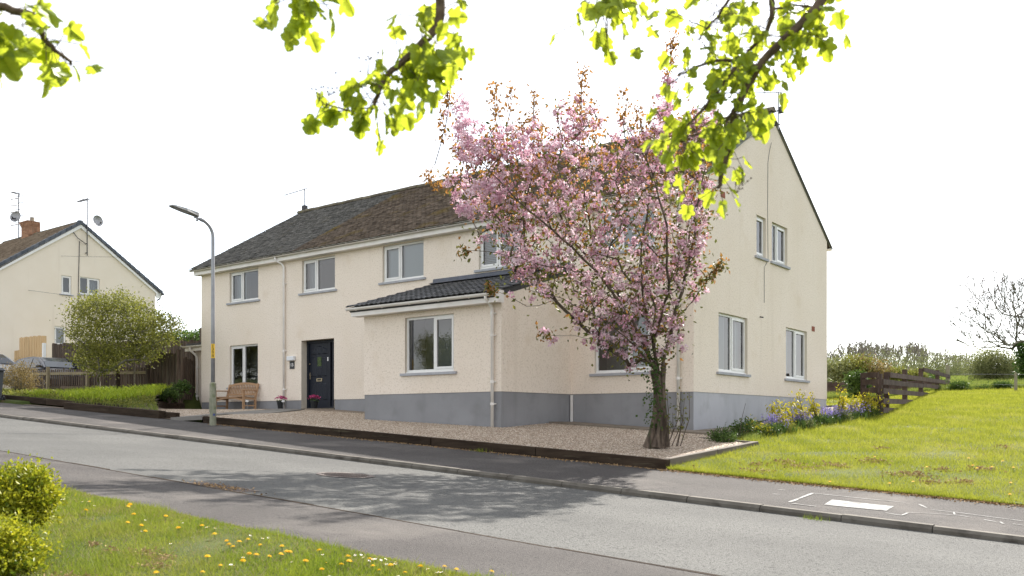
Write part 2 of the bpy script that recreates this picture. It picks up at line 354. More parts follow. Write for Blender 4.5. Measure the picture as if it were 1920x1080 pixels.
def leaves(name, P, D, Ln, Wd, m, tint, parent=None, **k):
    V, F, T = leaf_arrays(P, D, Ln, Wd, tint, **k)
    return npmesh(name, V, F, m, parent, T)
def blades(name, P, h, w, m, tint, lean=0.5, parent=None, seg2=False):
    """upright grass blades: triangles leaning randomly; two segments when seg2"""
    n = len(P); a = rng.uniform(0, 2*PI, n); f = rng.uniform(0, 2*PI, n)
    h = np.broadcast_to(h, n); w = np.broadcast_to(w, n)
    l = rng.uniform(0.1, 1, n)*lean*h
    sx, sy = np.cos(a)*w/2, np.sin(a)*w/2
    v0 = P + np.stack([sx, sy, 0*h-0.005], 1); v1 = P + np.stack([-sx, -sy, 0*h-0.005], 1)
    tip = P + np.stack([np.cos(f)*l, np.sin(f)*l, h], 1)
    if not seg2:
        V = np.stack([v0, v1, tip], 1).reshape(-1, 3); F = np.arange(3*n).reshape(n, 3)
        return npmesh(name, V, F, m, parent, np.repeat(tint, 3))
    mid = P + np.stack([np.cos(f)*l*0.3, np.sin(f)*l*0.3, h*0.62], 1)
    m0 = mid + np.stack([sx, sy, 0*h], 1)*0.9; m1 = mid - np.stack([sx, sy, 0*h], 1)*0.9
    tip = P + np.stack([np.cos(f)*l*1.5, np.sin(f)*l*1.5, h*0.95], 1)
    V = np.stack([v0, v1, m1, m0, tip], 1).reshape(-1, 3); i = np.arange(n)[:, None]*5
    F = np.concatenate([np.hstack([i, i+1, i+2]), np.hstack([i, i+2, i+3]), np.hstack([i+3, i+2, i+4])], 0)
    return npmesh(name, V, F, m, parent, np.repeat(tint, 5))

# ------------------------------------------------------------------ terrain heights
def base(X): return -0.058*(X - 2.35)
PY = [-80, -18, -14.2, -12.6, -8.13, -8.0, -5.6]
PZ = [-0.9, -0.76, -0.70, -0.775, -0.905, -0.82, -0.75]
def prof(Y): return np.interp(Y, PY, PZ)
def h_strip(X, Y): return base(X) + prof(Y)
def h_right(X, Y):
    yy = np.maximum(Y + 5.6, 0)
    low = 0.16*np.clip((0.8-X)/1.2, 0, 1)*np.clip((Y-9)/3, 0, 1)*np.clip((23-Y)/3, 0, 1)
    return -low - 0.75 + base(np.clip(X, -30, 60))*np.clip(1 - yy/32, 0, 1) + 0.077*np.minimum(yy, 27.6) + 0.047*np.maximum(yy - 27.6, 0)
def h_facade(X): return np.interp(X, [-18.5, -12, -7.5, -3.25, 0.0, 2.3], [0.385, 0.37, 0.12, -0.01, -0.20, -0.33])
def h_front(X, Y, edge=-0.62):
    """gravel in front of the house; edge = offset at the sleepers"""
    k = np.clip((Y + 5.6)/5.2, 0, 1)
    e = np.where(X < -10.6, base(X) - 0.745, base(X) + edge)
    return e*(1-k) + h_facade(X)*k
def h_bed(X, Y):
    k = np.clip((Y + 5.55)/4.6, 0, 1)
    e = base(X) - 0.62; f = 1.0 + 0.02*np.maximum(0, -20 - X)
    return e*(1-k) + f*k + 0.05*np.maximum(0, Y + 0.9)
def cam_t(px, t):
    """plan point at forward distance t under picture column px"""
    r = (px - 960.0)/1689.0
    return (CAMP[0] + t*(r*0.7919 - 0.6107), CAMP[1] + t*(r*0.6107 + 0.7919))
def in_poly(P, poly):
    x, y = P[:, 0], P[:, 1]; c = np.zeros(len(P), bool); n = len(poly); j = n-1
    for i in range(n):
        xi, yi = poly[i]; xj, yj = poly[j]
        c ^= ((yi > y) != (yj > y)) & (x < (xj-xi)*(y-yi)/((yj-yi) + 1e-12) + xi); j = i
    return c
def sample_poly(poly, n):
    a = np.array(poly); lo, hi = a.min(0), a.max(0); out = np.zeros((0, 2))
    while len(out) < n:
        p = rng.uniform(lo, hi, (n*2, 2)); out = np.vstack([out, p[in_poly(p, poly)]])
    return out[:n]
def sheet(name, xs, ys, hf, m, keep=None, dz=0.0, bumpy=0.0):
    xs = np.array(xs, float); ys = np.array(ys, float)
    X, Y = np.meshgrid(xs, ys); Z = hf(X, Y) + dz
    if bumpy: Z = Z + bumpy*rng.normal(size=Z.shape)
    V = np.stack([X, Y, Z], -1).reshape(-1, 3); nx = len(xs); F = []
    for j in range(len(ys)-1):
        for i in range(nx-1):
            cx, cy = (xs[i]+xs[i+1])/2, (ys[j]+ys[j+1])/2
            if keep is None or keep(cx, cy): F.append((j*nx+i, j*nx+i+1, (j+1)*nx+i+1, (j+1)*nx+i))
    o = npmesh(name, V, np.array(F), m, smooth=True)
    return o
def lin(a, b, n): return list(np.linspace(a, b, n))
# ================================================================== SETTING
# big ground sheet reaching the horizon (lies under every other sheet)
def h_ground(X, Y):
    r = h_right(X, Y) - 0.05
    l = np.where(Y < -0.9, h_bed(X, np.maximum(Y, -5.6)), 1.0 + 0.05*(Y + 0.9) + 0.02*np.maximum(0, -20-X)) - 0.06
    k = np.clip((X + 19.5)/1.0, 0, 1)
    h = np.where(X > -0.9, r, l*(1-k) + np.minimum(l, -0.9)*k)
    k2 = np.clip((Y - 10)/6, 0, 1); h = np.where((X <= -0.9) & (X > -19.5), h*(1-k2) + r*k2, h)
    k3 = np.clip((-X-40)/60, 0, 1)
    return np.where(Y <= -5.6, h_strip(X, Y) - 0.10, h)
gx = [-900, -400, -200, -100, -60] + lin(-45, -20, 14) + [-19.5, -18.5, -12, -6, -0.9, -0.89, 0, 2.3] + lin(4, 30, 14) + [45, 80, 150, 400, 900]
gy = [-500, -200, -80, -40, -18, -14.2, -12.6, -8.13, -8.0, -5.6, -5.59, -3, -0.9, 2, 5, 9, 12, 16, 19, 22, 26, 32, 40, 55, 75, 110, 200, 500, 1200]
structure(sheet('ground', gx, gy, h_ground, 'turf'))

RX = lin(-70, 40, 111)
structure(sheet('road', RX, lin(-12.62, -8.10, 12), h_strip, 'road'))
structure(sheet('pavement', RX, lin(-8.02, -5.56, 7), h_strip, 'pave', dz=0.0))
structure(sheet('pavement', lin(-45, -16.5, 20), [-5.6, -5.3, -5.1], h_strip, 'pave', dz=-0.004))
structure(sheet('pavement', RX, lin(-14.3, -12.6, 5), h_strip, 'pave', dz=0.012))
structure(sheet('verge', RX, lin(-14.22, -30, 16)[::-1], h_strip, 'turf', dz=0.03, bumpy=0.004))

# kerb of separate stones
kerb = structure(thing('kerb', (-10, -8.06, 0), None, None))
kx = -40.0; kme = None
while kx < 20:
    mb = MB(); L_ = 0.905
    z0, z1 = base(kx) - 0.82, base(kx + L_) - 0.82
    a, b = kx, kx + L_; y0, y1, yc = -8.13, -8.0, -8.10
    dz = 0.004 + random.uniform(-0.004, 0.006)
    mb.prism([(a, y0, z0-0.2), (a, y0, z0-0.028), (a, yc, z0+dz), (a, y1, z0+dz), (a, y1, z0-0.2)], (L_, 0, z1-z0))
    mb.build('kerbstone', 'kerb', kerb)
    kx += 0.915
# channel edge of the near side: flush edging, a few dark joints
mb = MB()
for k in range(60):
    x0 = -30 + k*0.9; y = -12.61 + random.uniform(-0.012, 0.012)
    mb.beam((x0, y, h_strip(x0, -12.61)+0.004), (x0+0.89, y + random.uniform(-0.01, 0.01), h_strip(x0+0.89, -12.61)+0.004), random.uniform(0.02, 0.05), 0.022)
structure(mb.build('edging', 'sleeper'))

# paint on the far pavement: outline of a works area and a filled strip
def on_pave(px, py):
    r = (px-960)/1689.0; t = 10.0
    for _ in range(40):
        X, Y = cam_t(px, t); z = float(h_strip(X, Y)); t = 0.5*t + 0.5*min(40, max(5, -1689.0*z/(py-790.0)))
    return X, Y, float(h_strip(X, Y))
def paint_strip(mb, pts, w):
    P = [on_pave(*p) for p in pts]
    for i in range(len(P)-1):
        a, b = Vector(P[i]), Vector(P[i+1]); d = (b-a); n = Vector((-d.y, d.x, 0)).normalized()*w/2
        k = max(1, int(d.length/0.12))
        for q in range(k):
            s, e = a + d*(q/k), a + d*((q+1)/k); g = n*random.uniform(0.55, 1.1); g2 = n*random.uniform(0.55, 1.1)
            if random.random() < 0.1: continue
            up = Vector((0, 0, 0.005))
            mb.face([s-g+up, e-g2+up, e+g2+up, s+g+up])
mb = MB()
paint_strip(mb, [(1481, 942), (1524, 925)], 0.055)
paint_strip(mb, [(1523, 925), (1625, 936), (1722, 945)], 0.035)
paint_strip(mb, [(1482, 944), (1530, 950)], 0.035)
paint_strip(mb, [(1660, 962), (1690, 967), (1703, 962), (1740, 963), (1800, 967), (1868, 979), (1930, 987)], 0.028)
paint_strip(mb, [(1723, 946), (1745, 956), (1800, 962), (1860, 970), (1930, 979)], 0.03)
paint_strip(mb, [(1788, 961), (1790, 965)], 0.03); paint_strip(mb, [(1875, 979), (1882, 983)], 0.03)
P = [on_pave(*p) for p in ((1545, 947), (1560, 937.5), (1676, 950), (1662, 958.5))]
mb.face([(p[0], p[1], p[2] + 0.006) for p in P])
for p in ((1456, 927), (1466, 919)):
    a = on_pave(*p); mb.face([(a[0]-0.06, a[1]-0.015, a[2]+0.006), (a[0]+0.05, a[1]-0.01, a[2]+0.003), (a[0]+0.04, a[1]+0.015, a[2]+0.003), (a[0]-0.03, a[1]+0.01, a[2]+0.007)])
o = structure(mb.build('pavement_marking', 'paint_line', fix=False)); o['label'] = 'worn white painted outline and filled strip on the pavement by the lawn'

# one paler, concrete-coloured patch on the pavement
mb = MB()
for p in ([(470, 821), (515, 817), (535, 820), (492, 826)],):
    P = [on_pave(*q) for q in p]; mb.face([(a[0], a[1], a[2]+0.004) for a in P])
structure(mb.build('pavement_patch', 'concrete', fix=False))

# right lawn, behind the gable and along the pavement
def lawn_keep(x, y):
    if x < 0.9: return y > 8.75
    return True if (y > -2.0 or x > 2.3) else False
structure(sheet('lawn', lin(-14, 0, 15) + [0.1, 0.9, 1.6, 2.31] + lin(3, 34, 40), [-5.6, -5.2, -4.5, -3.7, -3, -2.4, -2.0] + lin(-1.4, 24, 36), h_right, 'turf', keep=lawn_keep, dz=0.02, bumpy=0.012))
structure(sheet('field', lin(-60, 90, 60), lin(24, 120, 40), h_right, 'turf', dz=0.025, bumpy=0.05))
# garden bed on the left, between pavement and picket fence
BEDR = [(-12.1, -5.4), (-14.2, -4.3), (-16.2, -3.1), (-17.6, -1.9), (-18.55, -0.85)]
def bed_keep(x, y):
    if x < -16.6 and y < -5.14: return False
    xr = np.interp(y, [p[1] for p in BEDR], [p[0] for p in BEDR]); return x < xr
structure(sheet('garden_bed', lin(-45, -12, 100), lin(-5.45, -0.5, 20), h_bed, 'soil', keep=bed_keep, dz=0.0, bumpy=0.012))
# gravel
def gravel_keep(x, y):
    if y > -2.05 and x > -0.0: return False
    if -7.52 < x < -3.21 and y > -2.68: return False
    if x > -3.2 and y > -1.0: return False
    if x < -11.6: return not bed_keep(x, y) if y < -0.8 else True
    return True
structure(sheet('gravel_bed', lin(-19.6, -11.6, 34) + lin(-11.5, -7.52, 12) + lin(-7.2, -3.21, 10) + lin(-3.0, 2.26, 16), lin(-5.5, -2.7, 12) + lin(-2.5, 0.02, 10), h_front, 'gravel_base', keep=gravel_keep, dz=0.0))

# concrete path at the foot of the right part and round the gable
mb = MB()
def slabrun(mb, pts, w, hf, th=0.08, dz=0.03):
    for (x0, y0), (x1, y1) in zip(pts[:-1], pts[1:]):
        d = Vector((x1-x0, y1-y0, 0)); n = Vector((-d.y, d.x, 0)).normalized()*w/2
        mb.hexa([(x0-n.x, y0-n.y, hf(x0-n.x, y0)-th), (x1-n.x, y1-n.y, hf(x1, y1)-th), (x1+n.x, y1+n.y, hf(x1, y1)-th), (x0+n.x, y0+n.y, hf(x0, y0)-th),
                 (x0-n.x, y0-n.y, hf(x0, y0)+dz), (x1-n.x, y1-n.y, hf(x1, y1)+dz), (x1+n.x, y1+n.y, hf(x1, y1)+dz), (x0+n.x, y0+n.y, hf(x0, y0)+dz)])
hfac = lambda x, y: float(h_facade(x))
slabrun(mb, [(-3.15, -0.52), (-1.5, -0.52), (0.0, -0.52), (0.9, -0.52)], 1.0, hfac, 0.1, 0.01)
slabrun(mb, [(0.45, -0.01), (0.45, 2.0), (0.45, 5.0), (0.45, 8.8)], 0.86, lambda x, y: float(np.interp(y, [0, 2, 5, 8.8], [-0.20, -0.14, 0.10, 0.42])), 0.3, 0.01)
structure(mb.build('path', 'concrete'))
mb = MB()
mb.hexa([(-13.7, -1.0, 0.2), (-7.54, -1.0, -0.1), (-7.54, -0.0, -0.1), (-13.7, 0.0, 0.2), (-13.7, -1.0, 0.375), (-7.54, -1.0, 0.16), (-7.54, -0.0, 0.16), (-13.7, 0, 0.375)])
mb.build('path', 'concrete')['kind'] = 'structure'
# path of slabs from the gap in the sleepers to the front door
path = structure(thing('path', (-11.5, -3, 0), None, None))
for k in range(5):
    a, b = k/5, (k+1)/5 - 0.006
    def pt(f, s):
        y = -5.5 + 4.45*f; xl = -11.45 - 1.35*f; xr = -10.1 - 1.65*f
        x = xl + (xr-xl)*s; return (x, y, float(h_front(x, y)) + 0.035)
    p = [pt(a, 0), pt(a, 1), pt(b, 1), pt(b, 0)]
    mb = MB(); mb.hexa([(q[0], q[1], q[2]-0.1) for q in p] + p); mb.build('paving_slab', 'slab', path)

# ================================================================== THE HOUSE
house = thing('house', (-9.25, 4.36, 0.0), 'cream roughcast two storey house with grey plinth, brown tiled roof and front extension', 'house')
E0 = 5.08           # wall top
def wall_mesh(mb, fr, u0, u1, z0, z1, holes, dep=0.13, top=None, m=0, mr=1):
    """fr(u, d, z) -> world; holes (ua, ub, za, zb); top(u) gives a sloping top above z1"""
    us = sorted({u0, u1} | {h[0] for h in holes} | {h[1] for h in holes} | ({(u0+u1)/2} if top else set()))
    for a, b in zip(us[:-1], us[1:]):
        hs = sorted([h for h in holes if h[0] < (a+b)/2 < h[1]], key=lambda h: h[2]); z = z0
        for h in hs:
            if h[2] > z: mb.face([fr(a,0,z), fr(b,0,z), fr(b,0,h[2]), fr(a,0,h[2])], m)
            z = h[3]
        ta, tb_ = (top(a), top(b)) if top else (z1, z1)
        mb.face([fr(a,0,z), fr(b,0,z), fr(b,0,tb_), fr(a,0,ta)], m)
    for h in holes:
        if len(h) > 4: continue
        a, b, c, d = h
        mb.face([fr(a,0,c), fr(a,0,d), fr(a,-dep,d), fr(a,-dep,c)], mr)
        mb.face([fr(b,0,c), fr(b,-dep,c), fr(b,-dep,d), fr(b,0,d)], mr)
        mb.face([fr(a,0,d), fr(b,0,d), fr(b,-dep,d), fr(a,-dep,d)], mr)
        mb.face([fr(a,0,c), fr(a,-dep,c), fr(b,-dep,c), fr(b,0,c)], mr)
frF = lambda u, d, z: (u, -d, z)                 # main front
frP = lambda u, d, z: (u, -2.7-d, z)             # front of the extension
frG = lambda u, d, z: (d, u, z)                  # right gable
frL = lambda u, d, z: (-18.5-d, u, z)
frB = lambda u, d, z: (u, 8.72+d, z)
frS = lambda u, d, z: (-3.22+d, u, z)            # right side of the extension
frT = lambda u, d, z: (-7.52-d, u, z)
PT = 0.65                                        # top of plinth
holesF = [(-16.88,-15.34,3.93,4.94), (-13.17,-11.66,3.93,4.94), (-9.65,-8.06,3.93,4.96), (-6.1,-4.6,3.93,4.94), (-2.45,-0.95,3.93,4.94),
          (-16.87,-15.36,1.12,2.51), (-13.2,-11.7,0.40,2.48), (-2.55,-1.05,1.12,2.5)]
hF0 = [h for h in holesF if h[2] > 0.7]; door_h = holesF[6]
ridge_z = 7.98
gtop = lambda y: 5.15 + (4.72-abs(y-4.36))/4.72*(ridge_z-0.03-5.15) - 0.045
mb = MB()
wall_mesh(mb, frF, -18.5, 0.0, PT, E0, hF0 + [(door_h[0], door_h[1], PT, door_h[3], 0)])
wall_mesh(mb, frG, 0.0, 8.72, PT, E0 - 0.0, [(3.47,4.06,4.12,5.15), (4.47,5.55,4.12,5.15), (1.27,2.91,1.14,2.51), (5.45,7.04,1.14,2.51)], top=gtop)
wall_mesh(mb, frL, 0.0, 8.72, PT, E0, [], top=gtop)
wall_mesh(mb, frB, -18.5, 0.0, PT, E0, [])
ext_top = lambda y: 2.62 + (y+2.7)*0.305
wall_mesh(mb, frP, -7.52, -3.22, PT, 2.62, [(-6.12,-4.59,1.13,2.44)])
mb.face([frS(-2.7,0,PT), frS(0,0,PT), frS(0,0,ext_top(0)+0.15), frS(-2.7,0,ext_top(-2.7)+0.13)])
mb.face([frT(-2.7,0,PT), frT(0,0,PT), frT(0,0,ext_top(0)+0.06), frT(-2.7,0,ext_top(-2.7)+0.06)])
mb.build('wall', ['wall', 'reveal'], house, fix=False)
# plinth, set 12 mm back, door opening left free
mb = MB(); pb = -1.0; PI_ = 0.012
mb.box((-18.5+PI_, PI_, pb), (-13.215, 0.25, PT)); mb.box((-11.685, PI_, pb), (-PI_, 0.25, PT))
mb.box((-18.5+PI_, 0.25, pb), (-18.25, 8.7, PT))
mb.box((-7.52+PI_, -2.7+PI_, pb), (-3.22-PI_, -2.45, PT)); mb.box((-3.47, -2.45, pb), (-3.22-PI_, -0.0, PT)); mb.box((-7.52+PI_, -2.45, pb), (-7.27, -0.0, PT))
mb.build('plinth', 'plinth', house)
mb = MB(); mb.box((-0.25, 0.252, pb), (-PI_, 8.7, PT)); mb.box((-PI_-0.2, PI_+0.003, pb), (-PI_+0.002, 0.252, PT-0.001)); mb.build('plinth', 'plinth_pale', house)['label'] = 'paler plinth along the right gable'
# white conduit in the inner corner
mb = MB(); mb.box((-3.2, -0.06, -0.02), (-3.15, -0.012, 0.63)); mb.build('conduit', 'gutter', house)

def window(parent, fr, u0, u1, z0, z1, split=0.42, dep=0.13, sash='L', back='room', cur=None, sill=True, fw=0.055, cur2=None):
    """white plastic window: frame > sash, two panes, sill, what hangs behind"""
    d0, d1 = -dep, -dep+0.06
    def bar(mb, a, b, c, d, e0, e1): mb.hexa([fr(a,e0,c), fr(b,e0,c), fr(b,e1,c), fr(a,e1,c), fr(a,e0,d), fr(b,e0,d), fr(b,e1,d), fr(a,e1,d)])
    mb = MB(); um = u0 + (u1-u0)*split if split else None
    bar(mb, u0, u1, z0, z0+fw+0.02, d0, d1); bar(mb, u0, u1, z1-fw, z1, d0, d1)
    bar(mb, u0, u0+fw, z0+fw+0.02, z1-fw, d0, d1); bar(mb, u1-fw, u1, z0+fw+0.02, z1-fw, d0, d1)
    if um: bar(mb, um-0.03, um+0.03, z0+fw+0.02, z1-fw, d0, d1)
    w = mb.build('window', 'upvc', parent)
    za, zb = z0+fw+0.02, z1-fw
    spans = [(u0+fw, um-0.03), (um+0.03, u1-fw)] if um else [(u0+fw, u1-fw)]
    k = {'L': 0, 'R': len(spans)-1}.get(sash, -1)
    for i, (a, b) in enumerate(spans):
        if i == k:
            s = MB(); t = 0.05
            bar(s, a, b, za, za+t, d1-0.02, d1+0.018); bar(s, a, b, zb-t, zb, d1-0.02, d1+0.018)
            bar(s, a, a+t, za+t, zb-t, d1-0.02, d1+0.018); bar(s, b-t, b, za+t, zb-t, d1-0.02, d1+0.018)
            s.build('sash', 'upvc', w)
            g = (a+t-0.005, b-t+0.005, za+t-0.005, zb-t+0.005, d0+0.045)
        else: g = (a, b, za, zb, d0+0.03)
        q = MB(); q.face([fr(g[0],g[4],g[2]), fr(g[1],g[4],g[2]), fr(g[1],g[4],g[3]), fr(g[0],g[4],g[3])]); q.build('pane', 'glass', w, fix=False)
    if sill:
        s = MB(); bar(s, u0-0.12, u1+0.10, z0-0.06, z0-0.002, -dep, 0.055); s.build('sill', 'sill', w)
        s = MB(); bar(s, u0+0.002, u1-0.002, z0+0.001, z0+0.03, d1, d1+0.04); s.build('sill', 'upvc', w)
    # dim room behind
    r = MB(); e = 0.9; dd = d0-0.004
    A, B, C, D = u0-0.3, u1+0.3, z0-0.35, z1+0.08
    r.face([fr(A,dd-e,C), fr(B,dd-e,C), fr(B,dd-e,D), fr(A,dd-e,D)])
    for f in ([(A,C),(A,D)], [(B,C),(B,D)], [(A,C),(B,C)], [(A,D),(B,D)]):
        (p, c1), (q, c2) = f; r.face([fr(p,dd,c1), fr(q,dd,c2), fr(q,dd-e,c2), fr(p,dd-e,c1)])
    r.build('room', 'room', w, fix=False)
    for c in ([cur] if cur else []) + ([cur2] if cur2 else []):
        kind, f0, f1 = c; a, b = u0+(u1-u0)*f0, u0+(u1-u0)*f1; q = MB()
        if kind == 'curtain':
            n = max(6, int((b-a)/0.035)); pts = [(a+(b-a)*i/n, dd-0.10+0.03*math.sin(i*2.2)) for i in range(n+1)]
            for (p0, e0), (p1, e1) in zip(pts[:-1], pts[1:]): q.face([fr(p0,e0,z0), fr(p1,e1,z0), fr(p1,e1,z1), fr(p0,e0,z1)])
        elif kind == 'blind': q.face([fr(a,dd-0.05,z0+0.05), fr(b,dd-0.05,z0+0.05), fr(b,dd-0.05,z1), fr(a,dd-0.05,z1)])
        else:
            n = int((z1-z0)/0.045)
            for i in range(n): zc = z0+0.05+i*0.045; q.face([fr(a,dd-0.05,zc), fr(b,dd-0.05,zc), fr(b,dd-0.075,zc+0.03), fr(a,dd-0.075,zc+0.03)])
        q.build('curtain' if kind == 'curtain' else 'blind', 'curtain' if kind == 'curtain' else 'blind', w, fix=False)
    return w
window(house, frF, *holesF[0], cur=('curtain', 0.05, 0.38))
window(house, frF, *holesF[1], cur=('curtain', 0.05, 0.30))
window(house, frF, *holesF[2], cur=('blind', 0.03, 0.97))
window(house, frF, *holesF[3], cur=('slats', 0.03, 0.97))
window(house, frF, *holesF[4], cur=('blind', 0.03, 0.97))
window(house, frF, *holesF[5], split=0.47, sash='L', cur=('curtain', 0.86, 0.98))
window(house, frF, *holesF[7], split=0.6, sash='R')
window(house, frP, -6.12, -4.59, 1.13, 2.44, split=0.58, sash='R')
window(house, frG, 3.47, 4.06, 4.12, 5.15, split=None, sash='L')
window(house, frG, 4.47, 5.55, 4.12, 5.15, split=0.42, sash='R', cur=('curtain', 0.02, 0.4))
window(house, frG, 1.27, 2.91, 1.14, 2.51, split=0.5, sash='R', cur=('curtain', 0.0, 0.48), cur2=('curtain', 0.86, 1.0))
window(house, frG, 5.45, 7.04, 1.14, 2.51, split=0.5, sash='R', cur=('curtain', 0.0, 0.42))

# ---- front door
def bx(mb, a, b, c, d, e0, e1, fr=frF, m=0): mb.hexa([fr(a,e0,c), fr(b,e0,c), fr(b,e1,c), fr(a,e1,c), fr(a,e0,d), fr(b,e0,d), fr(b,e1,d), fr(a,e1,d)], m)
u0, u1, z0, z1 = door_h; D0 = -0.24
mb = MB()
mb.face([frF(u0,0,z0), frF(u0,0,z1), frF(u0,D0,z1), frF(u0,D0,z0)]); mb.face([frF(u1,0,z0), frF(u1,D0,z0), frF(u1,D0,z1), frF(u1,0,z1)])
mb.face([frF(u0,0,z1), frF(u1,0,z1), frF(u1,D0,z1), frF(u0,D0,z1)])
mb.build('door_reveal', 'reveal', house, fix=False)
mb = MB()
bx(mb, u0+0.004, u0+0.09, z0, z1-0.004, D0-0.05, D0+0.03); bx(mb, u1-0.06, u1-0.004, z0, z1-0.004, D0-0.05, D0+0.03); bx(mb, u0+0.09, u1-0.06, z1-0.08, z1-0.004, D0-0.05, D0+0.03)
bx(mb, u0+0.09, u1-0.06, z0, z0+0.05, D0-0.05, D0+0.03)
ud = u0+0.09+0.93; bx(mb, ud, ud+0.07, z0+0.05, z1-0.08, D0-0.05, D0+0.03); bx(mb, ud+0.16, ud+0.22, z0+0.05, z1-0.08, D0-0.05, D0+0.03)
door = mb.build('door', 'door', house); door['label'] = 'navy panelled front door with a narrow glazed side light'
mb = MB(); bx(mb, u0+0.09, ud, z0+0.05, z1-0.08, D0-0.05, D0-0.005); mb.build('door_leaf', 'door', door)
def raised(a, b, c, d, arch=0.0):
    mb = MB(); i = 0.028; e0, e1 = D0-0.006, D0+0.014
    o = [(a,c),(b,c),(b,d),(a,d)]; n = [(a+i,c+i),(b-i,c+i),(b-i,d-i),(a+i,d-i)]
    if arch: o[2] = (b, d+max(0,arch)); o[3] = (a, d+max(0,-arch)); n[2] = (b-i, d-i+max(0,arch)); n[3] = (a+i, d-i+max(0,-arch))
    for k in range(4):
        j = (k+1) % 4; mb.face([frF(o[k][0],e0,o[k][1]), frF(o[j][0],e0,o[j][1]), frF(n[j][0],e1,n[j][1]), frF(n[k][0],e1,n[k][1])])
    mb.face([frF(p[0],e1,p[1]) for p in n]); mb.build('door_panel', 'door', door)
dl = u0+0.09; c1, c2, c3 = (dl+0.10, dl+0.33), (dl+0.37, dl+0.57), (dl+0.61, dl+0.83)
zb = z0+0.05
for c in (c1, c2, c3): raised(c[0], c[1], zb+0.20, zb+0.72)
for c in (c1, c3): raised(c[0], c[1], zb+0.92, zb+1.52)
raised(c2[0], c2[1], zb+0.92, zb+1.20)
raised(c1[0], c1[1], zb+1.60, zb+1.75, 0.07); raised(c2[0], c2[1], zb+1.60, zb+1.86); raised(c3[0], c3[1], zb+1.60, zb+1.75, -0.07)
mb = MB(); bx(mb, c2[0]+0.01, c2[1]-0.01, zb+1.24, zb+1.52, D0-0.004, D0+0.004); mb.build('door_glass', mat('door glass', (0.10, 0.14, 0.06), (0.03, 0.05, 0.03), 25, 2, 0.08), door)
mb = MB(); bx(mb, dl+0.345, dl+0.60, zb+0.775, zb+0.865, D0-0.004, D0+0.014); lp = mb.build('letter_plate', 'brass', door)
mb = MB(); bx(mb, dl+0.385, dl+0.56, zb+0.80, zb+0.845, D0+0.014, D0+0.018); mb.build('letter_flap', 'black', lp)
mb = MB(); bx(mb, dl+0.855, dl+0.89, zb+1.38, zb+1.50, D0-0.004, D0+0.02); mb.build('door_bell', 'white', door)
mb = MB(); mb.tube([frF(dl+0.04, D0, zb+1.32), frF(dl+0.04, D0+0.02, zb+1.32)], 0.022, 10); mb.build('lock', 'brass', door)
mb = MB(); bx(mb, dl+0.025, dl+0.055, zb+0.85, zb+1.05, D0-0.004, D0+0.01); mb.tube([frF(dl+0.04, D0+0.03, zb+0.98), frF(dl+0.13, D0+0.04, zb+0.97)], 0.009, 8); mb.build('handle', 'brass', door)
for a, b in ((ud+0.07, ud+0.16), (ud+0.22, u1-0.06)):
    q = MB(); q.face([frF(a,D0-0.02,z0+0.25), frF(b,D0-0.02,z0+0.25), frF(b,D0-0.02,z1-0.08), frF(a,D0-0.02,z1-0.08)]); q.build('pane', 'glass', door, fix=False)
    q = MB(); bx(q, a, b, z0+0.05, z0+0.25, D0-0.05, D0-0.01); q.build('side_panel', 'door', door)
mb = MB(); mb.face([frF(u0,D0-0.5,z0), frF(u1,D0-0.5,z0), frF(u1,D0-0.5,z1), frF(u0,D0-0.5,z1)]); mb.build('hall_wall', 'room', door, fix=False)
mb = MB(); bx(mb, u0+0.002, u1-0.002, 0.2, z0-0.002, D0-0.06, 0.02); mb.build('threshold', 'concrete', house)

# ---- number plate with its cap light
def text_mesh(txt, size, fr, u, z, d, m, parent, name='lettering', ext=0.002):
    c = bpy.data.curves.new('txt', 'FONT'); c.body = txt; c.size = size; c.align_x = 'CENTER'; c.align_y = 'CENTER'; c.extrude = ext; c.space_line = 0.8
    t = bpy.data.objects.new('txt', c); COL.objects.link(t)
    dg = bpy.context.evaluated_depsgraph_get(); me = bpy.data.meshes.new_from_object(t.evaluated_get(dg))
    bpy.data.objects.remove(t); me.materials.clear(); me.materials.append(M[m])
    for v in me.vertices: v.co = fr(u + v.co.x, d + v.co.z, z + v.co.y)
    return link(name, me, parent)
sg = thing('house_number', (-13.62, 0, 1.8), 'small dark slate number plate under a white cap left of the navy door', 'sign')
mb = MB(); bx(mb, -13.74, -13.52, 1.63, 1.87, 0.004, 0.018); mb.build('plate', 'slate', sg)
mb = MB(); bx(mb, -13.80, -13.46, 1.885, 2.02, 0.004, 0.10); mb.build('cap', 'ply_white', sg, bevel=0.012)
text_mesh('18', 0.15, frF, -13.63, 1.75, 0.021, 'white', sg)

